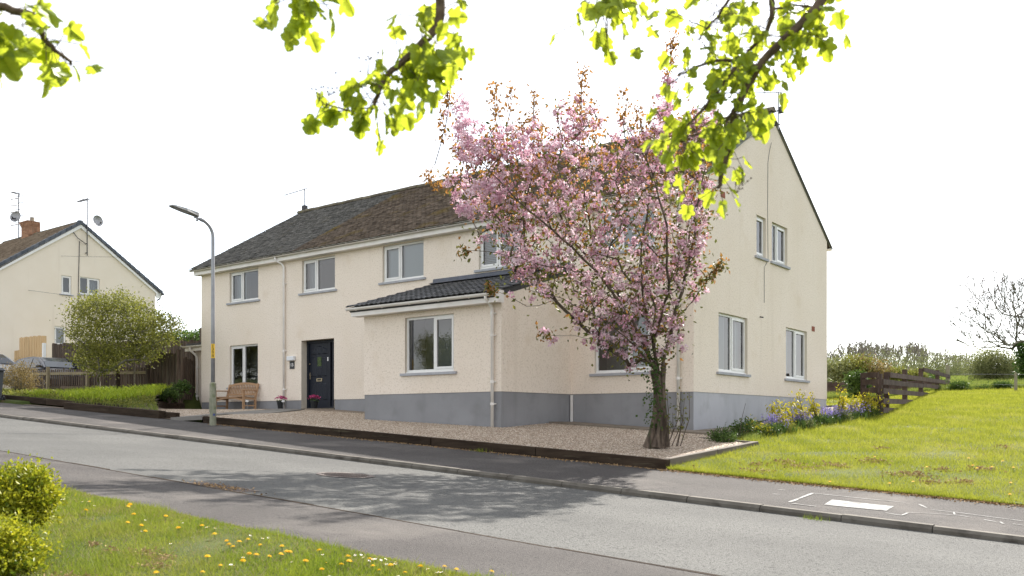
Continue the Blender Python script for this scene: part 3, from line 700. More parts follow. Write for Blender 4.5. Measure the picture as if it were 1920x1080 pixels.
# ---- roof
SL = (ridge_z-5.2)/4.71
def roof_tiles(name, x0, x1, m, parent, ye=-0.36, ze=5.17, rows=52, tw=0.168, side=1):
    """plain tiles in staggered courses on the front slope, joined: each a little box with its own tilt"""
    sl = math.hypot(4.72, ridge_z-ze-0.02); g = sl/rows; ux = (4.72/sl, (ridge_z-ze-0.02)/sl)
    nC = int((x1-x0)/tw)+1; V = []; F = []; T = []
    for r in range(rows):
        off = (r % 2)*tw/2
        xs = x0 - off + np.arange(nC+1)*tw
        a = np.maximum(xs, x0)+0.003; b = np.minimum(xs+tw, x1)-0.003
        ok = b-a > 0.02; a, b = a[ok], b[ok]; n = len(a)
        s0 = r*g - 0.012 + rng.normal(0, 0.004, n); s1 = s0+g*1.5
        lift = 0.030 + rng.normal(0, 0.004, n); tl = rng.normal(0, 0.004, n)
        def P(x, s, h): return np.stack([x, ye + s*ux[0] - h*ux[1], ze + s*ux[1] + h*ux[0]], 1)
        q = [P(a, s0, lift-0.016+tl), P(b, s0, lift-0.016-tl), P(b, s1, 0*lift), P(a, s1, 0*lift), P(a, s0, lift+tl), P(b, s0, lift-tl), P(b, s1, 0*lift+0.010), P(a, s1, 0*lift+0.010)]
        i = len(V)*8 if False else sum(len(v) for v in V)
        V.append(np.stack(q, 1).reshape(-1, 3)); k = i + np.arange(n)[:, None]*8
        for f in ((4,5,6,7), (0,1,5,4), (1,2,6,5), (3,0,4,7)): F.append(np.hstack([k+j for j in f]))
        T.append(np.repeat(np.clip(rng.beta(1.6, 2.4, n), 0, 1), 8))
    o = npmesh(name, np.concatenate(V), np.concatenate(F), m, parent, np.concatenate(T)); o['kind'] = 'stuff'; return o
mb = MB()   # roof body under the tiles (both slopes)
e = 0.02
mb.prism([(-18.62, -0.36, 5.15), (-18.62, 4.36, ridge_z-0.03), (-18.62, 9.08, 5.15), (-18.62, 9.03, 5.12), (-18.62, 4.36, ridge_z-0.065), (-18.62, -0.31, 5.12)], (18.655, 0, 0))
roof = mb.build('roof', 'tile_brown', house)
roof_tiles('roof_tile', -18.66, -13.2, 'tile_grey', roof)
roof_tiles('roof_tile', -13.2, 0.06, 'tile_brown', roof)
rme = None; x = -18.66
k = 0
while x < 0.05:
    w = min(0.44, 0.11-x)
    mb = MB(); prof_ = [(math.cos(a)*0.125, math.sin(a)*0.10) for a in np.linspace(-0.25, PI+0.25, 9)]
    dz = 0.006*math.sin(k*2.1)
    mb.prism([(x, 4.36+p[0], ridge_z-0.012+p[1]+dz) for p in prof_], (w-0.008, 0, 0)); mb.build('ridge_tile', 'ridge', roof); x += 0.45; k += 1
# verge boards on the right gable, thin verge on the left
mb = MB()
for xa, xb, y0, y1 in ((0.004, 0.05, -0.36, 4.36),):
    za, zc = 5.15, ridge_z-0.03
    mb.hexa([(xa, y0, za-0.17), (xb, y0, za-0.17), (xb, y1, zc-0.17), (xa, y1, zc-0.17), (xa, y0, za-0.005), (xb, y0, za-0.005), (xb, y1, zc-0.005), (xa, y1, zc-0.005)])
y0, y1 = 9.06, 4.36
mb.hexa([(0.004, y1, zc-0.05), (0.03, y1, zc-0.05), (0.03, y0, za-0.05), (0.004, y0, za-0.05), (0.004, y1, zc-0.003), (0.03, y1, zc-0.003), (0.03, y0, za-0.003), (0.004, y0, za-0.003)])
mb.build('verge_board', 'verge', house)
# rough verge tile ends seen against the sky on the rear slope
for k in range(46):
    f = k/46; y = 4.36+4.7*f; z = ridge_z-0.02-(ridge_z-5.17)*f
    mb = MB(); mb.hexa([(-0.2, y, z-0.01), (0.05, y, z-0.01), (0.05, y+0.13, z-0.085), (-0.2, y+0.13, z-0.085), (-0.2, y, z+0.02), (0.05, y, z+0.02), (0.05, y+0.13, z-0.05), (-0.2, y+0.13, z-0.05)]); mb.build('verge_tile', 'verge', roof)
# fascia, soffit, gutters
mb = MB(); mb.box((-18.62, -0.22, 4.99), (0.0, -0.19, 5.16)); mb.box((-18.62, -0.19, 4.99), (0.0, -0.002, 5.01)); mb.build('fascia', 'gutter', house)
def gutter(x0, x1, y, z, brk, parent=house):
    mb = MB(); n = 9; R0 = 0.062; pr = [(math.cos(a)*R0, math.sin(a)*R0) for a in np.linspace(PI, 2*PI, n)]
    pr += [(p[0]*0.9, p[1]*0.9) for p in reversed(pr)]
    mb.prism([(x0, y+p[0], z+p[1]) for p in pr], (x1-x0, 0, 0))
    mb.prism([(x0, y+p[0], z+p[1]) for p in pr[:n]], (0.006, 0, 0)); mb.prism([(x1-0.006, y+p[0], z+p[1]) for p in pr[:n]], (0.006, 0, 0))
    g = mb.build('gutter', 'gutter', parent)
    x = x0+0.3
    while x < x1:
        b = MB(); q = [(math.cos(a)*(R0+0.006), math.sin(a)*(R0+0.008)) for a in np.linspace(PI, 2*PI, n)]
        q += [(R0+0.006, 0.01), (-R0-0.006, 0.01)]
        b.prism([(x, y+p[0], z+p[1]) for p in q[:n]] , (0.035, 0, 0)); b.box((x+0.005, y+R0-0.01, z-0.075), (x+0.03, y+R0+0.02, z-0.02)); b.build('gutter_bracket', 'gutter', g); x += brk
    return g
gutter(-18.72, 0.06, -0.285, 5.17, 0.95)
def downpipe(path, clips, r=0.036, parent=house):
    mb = MB(); mb.tube(path, r, 10); p = mb.build('downpipe', 'gutter', parent, smooth=True)
    x, y, _ = path[-1]
    for z in clips:
        b = MB(); b.box((x-0.075, y+0.02, z-0.012), (x+0.075, y+0.05, z+0.012)); b.tube([(x, y, z-0.03), (x, y, z+0.03)], r+0.007, 10); b.build('pipe_clip', 'gutter', p)
downpipe([(-14.12, -0.28, 5.12), (-14.12, -0.27, 5.03), (-14.02, -0.10, 4.92), (-13.97, -0.06, 4.82), (-13.97, -0.06, 0.37)], [4.3, 2.2, 1.0])
downpipe([(-0.36, -0.28, 5.12), (-0.36, -0.27, 5.03), (-0.34, -0.10, 4.92), (-0.34, -0.06, 4.82), (-0.34, -0.06, -0.2)], [4.3, 2.6, 0.95])
# extension roof: flat deck under wavy interlocking tiles
ye, ze, yt, zt = -3.06, 2.78, -0.005, 3.68
mb = MB(); mb.prism([(-7.74, ye, ze-0.03), (-7.74, yt, zt-0.03), (-7.74, yt, zt-0.14), (-7.74, ye+0.12, ze-0.12)], (4.525, 0, 0))
eroof = mb.build('extension_roof', 'tile_slate', house)
tl = math.hypot(yt-ye, zt-ze); nr = 9; nc = 14; tw = 4.58/nc; gl = tl/nr
uy, uz = (yt-ye)/tl, (zt-ze)/tl
mb = MB(); pts = 8
top, bot = [], []
for i in range(pts+1):
    f = i/pts; h = 0.026*(0.5-0.5*math.cos(2*PI*f*2)) if f < 1.1 else 0
    top.append((f*tw, h+0.034)); bot.append((f*tw, h+0.012))
def tp(xx, s, h): return (xx, s*uy - h*uz, s*uz + h*uy)
for i in range(pts):
    (a, h0), (b, h1) = top[i], top[i+1]; (_, g0), (_, g1) = bot[i], bot[i+1]
    mb.face([tp(a, 0, h0), tp(b, 0, h1), tp(b, gl*1.12, h1-0.026), tp(a, gl*1.12, h0-0.026)])
    mb.face([tp(a, 0, g0), tp(b, 0, g1), tp(b, 0, h1), tp(a, 0, h0)])
mb.face([tp(tw, 0, bot[-1][1]), tp(tw, gl*1.12, bot[-1][1]-0.02), tp(tw, gl*1.12, top[-1][1]-0.026), tp(tw, 0, top[-1][1])])
mb.face([tp(0, 0, bot[0][1]), tp(0, 0, top[0][1]), tp(0, gl*1.12, top[0][1]-0.026), tp(0, gl*1.12, bot[0][1]-0.02)])
t0 = mb.build('roof_tile', 'tile_slate', eroof, fix=False); first = True
for r in range(nr):
    for c in range(nc):
        o = t0 if first else t0.copy()
        if not first: COL.objects.link(o)
        first = False
        o.location = (-7.76 + c*tw, ye - 0.01 + r*gl*uy, ze - 0.02 + r*gl*uz + random.uniform(-0.003, 0.003)); o.rotation_euler = (random.uniform(-0.006, 0.006), random.uniform(-0.006, 0.006), 0)
        o.matrix_parent_inverse = world(eroof).inverted()
mb = MB(); mb.prism([(-7.70, yt-0.20, zt+0.012), (-7.70, yt-0.02, zt+0.075), (-7.70, yt-0.002, zt+0.16), (-7.70, yt+0.0, zt+0.0)], (4.46, 0, 0)); mb.build('flashing', 'lead', house)
mb = MB(); mb.box((-7.72, -2.94, 2.56), (-3.14, -2.91, 2.75)); mb.box((-7.72, -2.91, 2.56), (-3.14, -2.702, 2.58)); mb.box((-3.20, -2.935, 2.565), (-3.145, -2.70, 2.83)); mb.build('fascia', 'gutter', house)
gutter(-7.80, -3.18, -3.005, 2.755, 0.9)
downpipe([(-3.42, -3.0, 2.70), (-3.42, -2.98, 2.64), (-3.42, -2.82, 2.52), (-3.42, -2.765, 2.42), (-3.42, -2.765, -0.25)], [2.35, 1.87, 0.86, 0.38])
# rear gutter end seen at the right eave, vents, cable, overflow stub
gutter(-1.6, 0.05, 9.0, 5.13, 0.8)
mb = MB()
mb.box((0.002, 7.42, 2.56), (0.012, 7.64, 2.70)); 
for q in range(3): mb.box((0.012, 7.43, 2.575+q*0.042), (0.018, 7.63, 2.595+q*0.042))
mb.build('air_brick', 'airbrick', house)
mb = MB(); mb.box((0.002, 1.38, 5.18), (0.012, 1.60, 5.32)); mb.build('air_brick', 'airbrick', house)
mb = MB(); mb.tube([(0.03, 4.36, 7.15), (0.008, 4.28, 6.9), (0.006, 4.19, 6.6), (0.006, 4.17, 5.5), (0.006, 4.20, 4.1), (0.006, 3.95, 3.9), (0.006, 3.95, 3.0)], 0.006, 5); mb.build('aerial_cable', 'wire', house)
mb = MB(); mb.tube([(0.0, 3.68, 2.62), (0.09, 3.68, 2.60)], 0.016, 8); mb.build('overflow_pipe', 'darkmetal', house)
# ================================================================== SLEEPER EDGINGS
def sleeper(parent, p, q, w=0.13, h=0.20, m='sleeper', bev=0.008):
    mb = MB(); mb.beam(p, q, w, h); return mb.build('sleeper', m, parent, bevel=bev)
edge = thing('sleeper_edging', (-4, -5.55, -0.4), 'long low dark sleeper edging holding the gravel below the cherry tree', 'edging')
xs = [-9.95, -7.55, -5.1, -2.62, -0.2, 2.30]
for a, b in zip(xs[:-1], xs[1:]):
    j = random.uniform(-0.012, 0.012)
    sleeper(edge, (a+0.006, -5.53+j, base(a)-0.685), (b-0.006, -5.53+j, base(b)-0.685), 0.13, 0.19)
sleeper(edge, (0.55, -5.55, base(0.55)-0.79), (2.27, -5.55, base(2.27)-0.79), 0.13, 0.06, bev=0.004)
sleeper(edge, (2.235, -5.46, -0.675), (2.235, -3.75, -0.575), 0.12, 0.20, 'sleeper2')
sleeper(edge, (2.235, -3.73, -0.575), (2.235, -1.98, -0.47), 0.12, 0.20, 'sleeper2')
sleeper(edge, (2.16, -2.03, -0.43), (1.0, -1.75, -0.37), 0.09, 0.12, 'sleeper2')
edge2 = thing('sleeper_edging', (-14, -5.55, 0.2), 'shorter sleeper edging in front of the lime green leaves by the lamp post', 'edging')
sleeper(edge2, (-16.6, -5.53, base(-16.6)-0.66), (-14.12, -5.53, base(-14.12)-0.66), 0.2, 0.20)
sleeper(edge2, (-14.1, -5.54, base(-14.1)-0.665), (-11.75, -5.54, base(-11.75)-0.665), 0.2, 0.21)
sleeper(edge2, (-11.95, -5.38, base(-11.9)-0.67), (-11.35, -5.36, base(-11.4)-0.67), 0.12, 0.17)
for a, b in ((-23.4, -21.0), (-20.98, -18.5), (-18.48, -16.1), (-16.08, -14.0)):
    sleeper(edge2, (a, -5.2, base(a)-0.62), (b, -5.2, base(b)-0.62), 0.12, 0.18)
edge3 = thing('sleeper_edging', (-17.5, -1.2, 0.4), 'short low timber edging between the gravel and the fence near the downpipe', 'edging')
pts = [(-16.1, -3.1), (-16.75, -2.55), (-17.4, -2.0), (-18.1, -1.2), (-18.62, -0.6)]
for a, b in zip(pts[:-1], pts[1:]): sleeper(edge3, (a[0], a[1], 0.45), (b[0], b[1], 0.47), 0.08, 0.30)

# ================================================================== LAMP POST
lx, ly = -9.13, -5.86; lz = float(h_strip(lx, ly))
lamp = thing('street_lamp', (lx, ly, lz), 'tall grey steel street lamp with a flat lantern beside the garden path', 'street lamp')
mb = MB(); mb.lathe([(0.078, -0.25), (0.074, 0.0), (0.072, 0.94), (0.066, 0.965), (0.048, 0.985)], 20, (lx, ly, lz)); mb.build('base', 'lamp_base', lamp, smooth=True)
mb = MB(); mb.box((lx-0.03, ly-0.078, lz+0.30), (lx+0.03, ly-0.072, lz+0.62)); mb.build('access_door', 'lamp_base', lamp)
mb = MB()
pth = [(lx, ly, lz+0.97), (lx, ly, lz+2.5), (lx, ly, lz+4.30)]
for k in range(1, 9):
    a = k/8*math.radians(78); pth.append((lx, ly-0.36*(1-math.cos(a)), lz+4.30+0.36*math.sin(a)))
mb.tube(pth, [0.046, 0.043, 0.040]+[0.038]*8, 16); mb.build('pole', 'steel', lamp, smooth=True)
e = Vector(pth[-1]); dr = Vector((0, -1, 0.17)).normalized(); up = Vector((0, 0.17, 1)).normalized(); sd = Vector((1, 0, 0))
mb = MB(); mb.tube([e-dr*0.04, e+dr*0.02, e+dr*0.09], [0.046, 0.046, 0.028], 12); mb.tube([e+dr*0.06, e+dr*0.20], 0.026, 10); mb.tube([e+dr*0.10-up*0.005, e+dr*0.12-up*0.07], [0.03, 0.024], 10); mb.build('bracket', 'steel', lamp, smooth=False)
mb = MB(); o_ = e + dr*0.10 + up*0.03
def lp(u, v, w): return o_ + dr*u + sd*v + up*w
prof1 = [(0.0, 0.045, 0.07), (0.05, 0.09, 0.075), (0.35, 0.12, 0.06), (0.60, 0.105, 0.04), (0.70, 0.07, 0.028)]
for (a, wa, ha), (b, wb, hb) in zip(prof1[:-1], prof1[1:]):
    mb.hexa([lp(a,-wa,0), lp(a,wa,0), lp(b,wb,0), lp(b,-wb,0), lp(a,-wa*0.85,ha), lp(a,wa*0.85,ha), lp(b,wb*0.85,hb), lp(b,-wb*0.85,hb)])
lan = mb.build('lantern', 'lantern', lamp)
mb = MB(); mb.hexa([lp(0.28,-0.085,-0.012), lp(0.28,0.085,-0.012), lp(0.60,0.075,-0.008), lp(0.60,-0.075,-0.008), lp(0.28,-0.085,-0.001), lp(0.28,0.085,-0.001), lp(0.60,0.075,-0.001), lp(0.60,-0.075,-0.001)]); mb.build('lens', 'sill', lan)
# number label wrapped on the pole, facing the road
fl = Vector((CAMP[0]-lx, CAMP[1]-ly, 0)).normalized(); fs = Vector((-fl.y, fl.x, 0))
def lampfr(R_):
    def f(u, d, z):
        a = u/R_; return Vector((lx, ly, 0)) + (fl*math.cos(a) + fs*math.sin(a))*(R_+d) + Vector((0, 0, z))
    return f
fr_ = lampfr(0.0445); zc = lz + 1.70
mb = MB()
for k in range(8):
    a, b = -0.05+k*0.0125, -0.05+(k+1)*0.0125; mb.face([fr_(a,0.001,zc-0.165), fr_(b,0.001,zc-0.165), fr_(b,0.001,zc+0.165), fr_(a,0.001,zc+0.165)])
nl = mb.build('number_label', 'yellow', lamp, fix=False)
for k, ch in enumerate('1398'): text_mesh(ch, 0.095, fr_, -0.004, zc+0.115-0.077*k, 0.003, 'black', nl, 'digit', 0.0005)
fr2 = lampfr(0.0755); mb = MB()
for k in range(4):
    a, b = 0.0+k*0.014, 0.014+k*0.014; mb.face([fr2(a,0.001,lz+0.22), fr2(b,0.001,lz+0.22), fr2(b,0.001,lz+0.27), fr2(a,0.001,lz+0.27)])
mb.build('sticker', 'blue', lamp, fix=False)

# ================================================================== BENCH
bz = 0.385
def benchz(y): return float(h_front(np.array(-16.0), np.array(y)))
bench = thing('garden_bench', (-15.95, -0.45, bz), 'light teak slatted bench standing below the lower left window', 'bench')
bz = 0.37
xl, xr = -16.72, -15.22; yb, yf = -0.17, -0.68
mb = MB
for x in (xl, xr):
    q = MB(); q.hexa([(x-0.03, yb-0.08, bz-0.1), (x+0.03, yb-0.08, bz-0.1), (x+0.03, yb-0.02, bz-0.1), (x-0.03, yb-0.02, bz-0.1), (x-0.03, yb-0.06, bz+0.42), (x+0.03, yb-0.06, bz+0.42), (x+0.03, yb+0.0, bz+0.42), (x-0.03, yb+0.0, bz+0.42)])
    q.beam((x, yb-0.03, bz+0.42), (x, yb+0.08, bz+0.84), 0.06, 0.06, up=(1,0,0)); q.build('leg', 'teak', bench)
    q = MB(); q.box((x-0.03, yf, bz-0.1), (x+0.03, yf+0.06, bz+0.60)); q.build('leg', 'teak', bench)
    q = MB(); q.hexa([(x-0.04, yf-0.03, bz+0.60), (x+0.04, yf-0.03, bz+0.60), (x+0.04, yb+0.0, bz+0.61), (x-0.04, yb+0.0, bz+0.61), (x-0.04, yf-0.03, bz+0.632), (x+0.04, yf-0.03, bz+0.632), (x+0.04, yb+0.0, bz+0.645), (x-0.04, yb+0.0, bz+0.645)]); q.build('armrest', 'teak', bench, bevel=0.006)
    q = MB(); q.beam((x, yf+0.03, bz+0.37), (x, yb-0.04, bz+0.35), 0.04, 0.07); q.beam((x, yf+0.03, bz+0.13), (x, yb-0.05, bz+0.13), 0.03, 0.04); q.build('side_rail', 'teak', bench)
for k in range(6):
    y = yf-0.005 + k*0.088; q = MB(); q.box((xl-0.02, y, bz+0.40-0.008*k), (xr+0.02, y+0.07, bz+0.425-0.008*k)); q.build('seat_slat', 'teak', bench)
q = MB(); n = 12                                       # arched apron
arc = [(xl+0.03+(xr-xl-0.06)*i/n, bz+0.30+0.085*math.sin(PI*i/n)) for i in range(n+1)]
for (a, za), (b, zb_) in zip(arc[:-1], arc[1:]): q.hexa([(a, yf+0.012, za-0.025), (b, yf+0.012, zb_-0.025), (b, yf+0.04, zb_-0.025), (a, yf+0.04, za-0.025), (a, yf+0.012, za+0.03), (b, yf+0.012, zb_+0.03), (b, yf+0.04, zb_+0.03), (a, yf+0.04, za+0.03)])
q.build('apron', 'teak', bench)
def backy(z): return yb-0.03 + 0.11*(z-bz-0.42)/0.42
q = MB(); arc = [(xl+0.03+(xr-xl-0.06)*i/n, bz+0.80+0.07*math.sin(PI*i/n)) for i in range(n+1)]
for (a, za), (b, zb_) in zip(arc[:-1], arc[1:]): q.hexa([(a, backy(za)-0.02, za-0.04), (b, backy(zb_)-0.02, zb_-0.04), (b, backy(zb_)+0.02, zb_-0.04), (a, backy(za)+0.02, za-0.04), (a, backy(za)-0.02, za+0.03), (b, backy(zb_)-0.02, zb_+0.03), (b, backy(zb_)+0.02, zb_+0.03), (a, backy(za)+0.02, za+0.03)])
q.build('top_rail', 'teak', bench)
q = MB(); q.beam((xl+0.03, backy(bz+0.5), bz+0.50), (xr-0.03, backy(bz+0.5), bz+0.50), 0.035, 0.06); q.build('back_rail', 'teak', bench)
for i in range(1, 17):
    f = i/17; x = xl+0.03+(xr-xl-0.06)*f; zt_ = bz+0.77+0.07*math.sin(PI*f)
    q = MB(); q.beam((x, backy(bz+0.52), bz+0.52), (x, backy(zt_), zt_), 0.038, 0.016, up=(0,1,0)); q.build('back_slat', 'teak', bench)

# ================================================================== FLOWER POTS, PATH LIGHTS
def pot(x, y, z, label, n, cols):
    t = thing('flower_pot', (x, y, z), label, 'flower pot')
    q = MB(); q.lathe([(0.085, 0), (0.115, 0.20), (0.128, 0.205), (0.128, 0.235), (0.112, 0.235), (0.108, 0.19)], 18, (x, y, z)); q.build('pot', 'pot', t, smooth=False)
    P = np.array([x, y, z+0.20]) + rng.normal(0, 1, (n, 3))*[0.05, 0.05, 0.01]; D = rng.normal(0, 1, (n, 3)) + [0, 0, 1.1]
    leaves('foliage', P, D, rng.uniform(0.05, 0.11, n), 0.035, 'leaf_green', rng.random(n), t)
    a = rng.uniform(0, 2*PI, n*2); r = np.sqrt(rng.random(n*2))*0.17
    P = np.stack([x+r*np.cos(a), y+r*np.sin(a), z+0.27+0.10*np.sqrt(np.maximum(0, 1-(r/0.18)**2))+rng.normal(0, 0.012, n*2)], 1)
    leaves('flowers', P, rng.normal(0, 1, (n*2, 3))+[0, 0, 0.4], 0.045, 0.042, 'magenta', np.clip(rng.normal(cols, 0.25, n*2), 0, 1), t)
pot(-13.66, -0.42, 0.385, 'black pot of dull pink flowers at the foot of the downpipe', 60, 0.75)
pot(-12.12, -0.40, 0.385, 'black pot of bright magenta flowers standing in front of the navy door', 70, 0.25)
for (x, y, lab) in ((-14.55, -1.0, 'white stake light in the gravel between the bench and the downpipe'), (-12.35, -1.35, 'white stake light at the path edge in front of the navy door')):
    z = float(h_front(np.array(x), np.array(y)))
    t = thing('path_light', (x, y, z), lab, 'path light')
    q = MB(); q.tube([(x, y, z-0.05), (x, y, z+0.24)], 0.009, 8); q.build('stake', 'alum', t)
    q = MB(); q.lathe([(0.012, 0.22), (0.045, 0.24), (0.05, 0.27), (0.03, 0.285)], 12, (x, y, z)); q.build('lamp_head', 'white', t)

# ================================================================== AERIALS AND DISHES
def frame_at(o, dirv):
    d = Vector(dirv).normalized(); s = d.cross(Vector((0, 0, 1))).normalized(); return d, s
def yagi(name, loc, label, dirv, mast=0.7, boom=0.9, nel=9, tilt=0.0, el=0.17, m='alum', below=0.2, xgrid=True, thick=1.0):
    t = thing(name, loc, label, 'aerial')
    x, y, z = loc; d, s = frame_at(None, dirv); d = (d + Vector((0, 0, tilt))).normalized(); top = Vector((x, y, z+mast-0.03))
    q = MB(); q.tube([(x, y, z-below), (x, y, z+mast)], 0.017*thick, 8); q.build('mast', m, t)
    q = MB(); q.beam(top - d*0.1, top + d*boom, 0.02*thick, 0.02*thick); q.build('boom', m, t)
    for k in range(nel):
        c = top + d*(0.08+(boom-0.1)*k/(nel-1)); r = el*(1-0.25*k/nel)
        q = MB(); q.tube([c - s*r, c + s*r], 0.006*thick, 5); q.build('element', m, t)
    if xgrid:
        for k in (-2, -1, 1, 2):
            c = top - d*0.09 + Vector((0, 0, 0.06*k)); q = MB(); q.tube([c - s*(el+0.05), c + s*(el+0.05)], 0.005*thick, 5); q.build('reflector', m, t)
    return t
q0 = yagi('tv_aerial', (-18.35, 4.36, 8.08), 'small grey television aerial on the left end of the main roof ridge', (-1, -0.55, 0), mast=0.80, boom=0.85, nel=10, tilt=-0.25, m='darkmetal', below=0.15)
q = MB(); q.box((-18.43, 4.28, 8.05), (-18.27, 4.44, 8.22)); q.build('ridge_clamp', 'darkmetal', q0)
t = yagi('tv_aerial', (0.16, 4.50, 7.85), 'thin grey aerial mast with long boom at the top of the right gable', (-0.75, -1.0, 0), mast=0.62, boom=1.9, nel=6, tilt=-0.10, m='steel', below=0.35, el=0.06, xgrid=False)
q = MB(); q.beam((-0.02, 4.5, 7.62), (0.2, 4.5, 7.62), 0.03, 0.03); q.beam((-0.02, 4.5, 7.98), (0.2, 4.5, 7.98), 0.03, 0.03); q.box((0.14, 4.5, 7.93), (0.26, 4.62, 8.08)); q.build('wall_bracket', 'darkmetal', t)
def dish(loc, dirv, label, r=0.3, arm=0.35):
    t = thing('satellite_dish', loc, label, 'satellite dish')
    d = Vector(dirv).normalized(); s = d.orthogonal().normalized(); u = d.cross(s); c = Vector(loc); q = MB(); n = 18; R_ = [0, 0.35, 0.7, 1.0]
    rings = [[c + d*(0.10*r_*r_) + (s*math.cos(2*PI*k/n) + u*math.sin(2*PI*k/n))*r*max(r_, 0.02) for k in range(n)] for r_ in R_]
    for a, b in zip(rings[:-1], rings[1:]):
        for k in range(n): q.face([a[k], a[(k+1)%n], b[(k+1)%n], b[k]]); q.face([a[k]-d*0.012, b[k]-d*0.012, b[(k+1)%n]-d*0.012, a[(k+1)%n]-d*0.012])
    q.build('reflector', 'alum', t, fix=False)
    q = MB(); lo = c - Vector((0,0,1))*r*0.9 + d*0.05; q.tube([lo, c + d*arm - Vector((0,0,0.18))], 0.012, 6); q.build('arm', 'darkmetal', t)
    q = MB(); q.tube([c + d*(arm-0.05) - Vector((0,0,0.18)), c + d*(arm+0.06) - Vector((0,0,0.14))], 0.035, 8); q.build('receiver', 'darkmetal', t)
    q = MB(); q.tube([c - d*0.02, c - d*0.15], 0.025, 8); q.build('mount', 'darkmetal', t)
    return t

# ================================================================== LEFT HOUSE
GX = -39.3; LY0, LYR, LY1 = 1.9, 6.28, 10.66; LE, LR = 7.60, 10.62
lh = thing('house', (-45, 6.3, 2.0), 'cream house on the far left with its blank gable end and blue grey verge tiles', 'house')
frH = lambda u, d, z: (GX+d, u, z)
ltop = lambda y: LE + (LR-LE)*(1-abs(y-LYR)/4.38)
def lw(px0, px1, y0, y1):
    def at(px, py):
        r = (px-960)/1689.0; t = (GX-CAMP[0])/(r*0.7919-0.6107); return CAMP[1]+t*(r*0.6107+0.7919), (790-py)/1689.0*t
    a, b = at(px0, y0), at(px1, y0); c = at((px0+px1)/2, y1); d = at((px0+px1)/2, y0); return (a[0], b[0], c[1], d[1])
Lh = [lw(115, 134, 517, 552), lw(149.5, 187, 521, 553), lw(102, 124, 612, 648)]
mb = MB(); wall_mesh(mb, frH, LY0, LY1, 0.2, LE, Lh, dep=0.12, top=ltop)
mb.face([(GX, LY1, 0.2), (GX-9, LY1, 0.2), (GX-9, LY1, LE), (GX, LY1, LE)]); mb.face([(GX, LY0, 0.2), (GX-9, LY0, 0.2), (GX-9, LY0, LE), (GX, LY0, LE)])
mb.face([(GX-9, LY0, 0.2), (GX-9, LY1, 0.2), (GX-9, LY1, LE), (GX-9, LYR, LR), (GX-9, LY0, LE)])
mb.build('wall', ['left_wall', 'reveal'], lh, fix=False)
window(lh, frH, *Lh[0], split=None, dep=0.12); window(lh, frH, *Lh[1], split=0.42, dep=0.12, sash='R', cur=('curtain', 0.45, 0.95)); window(lh, frH, *Lh[2], split=None, dep=0.12, cur=('slats', 0.05, 0.95))
mb = MB()
mb.prism([(GX+0.10, LY0-0.35, LE-0.10), (GX+0.10, LYR, LR+0.13), (GX+0.10, LY1+0.35, LE-0.10), (GX+0.10, LY1+0.2, LE-0.22), (GX+0.10, LYR, LR+0.0), (GX+0.10, LY0-0.2, LE-0.22)], (-9.3, 0, 0)); lroof = mb.build('roof', 'left_tile', lh)
sl = math.hypot(4.73, LR+0.13-LE+0.10); uy, uz = 4.73/sl, (LR+0.23-LE)/sl
V, F, T = [], [], []
for r in range(17):
    for c in range(30):
        x0 = GX-0.1-c*0.3; s0 = r*sl/17
        for i in range(4):
            pass
        pr = [(-0.30+0.06*i, 0.055*(0.5-0.5*math.cos(2*PI*i/5))+0.03) for i in range(6)]
        b = len(V); jit = random.uniform(-0.006, 0.006); tt = random.random()
        for dx, h in pr:
            for s, k in ((s0-0.02, 0), (s0+sl/17*1.1, -0.03)):
                hh = h+k+jit; V.append((x0+dx, LY0-0.35+s*uy-hh*uz, LE-0.10+s*uz+hh*uy)); T.append(tt)
            hh = 0.0; V.append((x0+dx, LY0-0.35+(s0-0.02)*uy, LE-0.10+(s0-0.02)*uz)); T.append(tt)
        for i in range(5): q_ = b+3*i; F.append((q_, q_+3, q_+4, q_+1)); F.append((q_+2, q_+5, q_+3, q_))
o = npmesh('roof_tile', np.array(V), np.array(F), 'left_tile', lroof, np.array(T)); o['kind'] = 'stuff'
for sgn in (-1, 1):
    for k in range(17):
        f0, f1 = k/17, (k+1)/17+0.008; y0 = LYR+sgn*4.78*(1-f0); y1 = LYR+sgn*4.78*(1-f1); z0 = LE-0.10+(LR+0.25-LE)*f0; z1 = LE-0.10+(LR+0.25-LE)*f1
        h0, h1 = 0.06, 0.03
        q = MB(); q.hexa([(GX-0.10, y0, z0-0.12), (GX+0.15, y0, z0-0.12), (GX+0.15, y1, z1-0.15), (GX-0.10, y1, z1-0.15), (GX-0.10, y0, z0+h0), (GX+0.15, y0, z0+h0), (GX+0.15, y1, z1+h1), (GX-0.10, y1, z1+h1)])
        q.build('verge_tile', 'blue_tile', lroof)
q = MB(); q.lathe([(0.16, -0.06), (0.16, 0.14), (0.10, 0.18)], 10, (GX, LYR, LR+0.05)); q.build('ridge_end', 'blue_tile', lroof)
for k in range(20):
    x0 = GX-0.12-k*0.45; q = MB(); q.prism([(x0, LYR+math.cos(a)*0.14, LR+0.10+math.sin(a)*0.11) for a in np.linspace(-0.2, PI+0.2, 8)], (-0.44, 0, 0)); q.build('ridge_tile', 'ridge', lroof)
mb = MB()
for sgn in (-1, 1):
    y0, y1 = LYR+sgn*4.7, LYR; z0, z1 = LE-0.17, LR+0.03
    mb.hexa([(GX+0.004, y0, z0-0.24), (GX+0.10, y0, z0-0.24), (GX+0.10, y1, z1-0.22), (GX+0.004, y1, z1-0.22), (GX+0.004, y0, z0), (GX+0.10, y0, z0), (GX+0.10, y1, z1), (GX+0.004, y1, z1)])
mb.box((GX+0.004, LY1+0.02, LE-0.45), (GX+0.10, LY1+0.34, LE-0.2)); mb.build('bargeboard', 'upvc', lh)
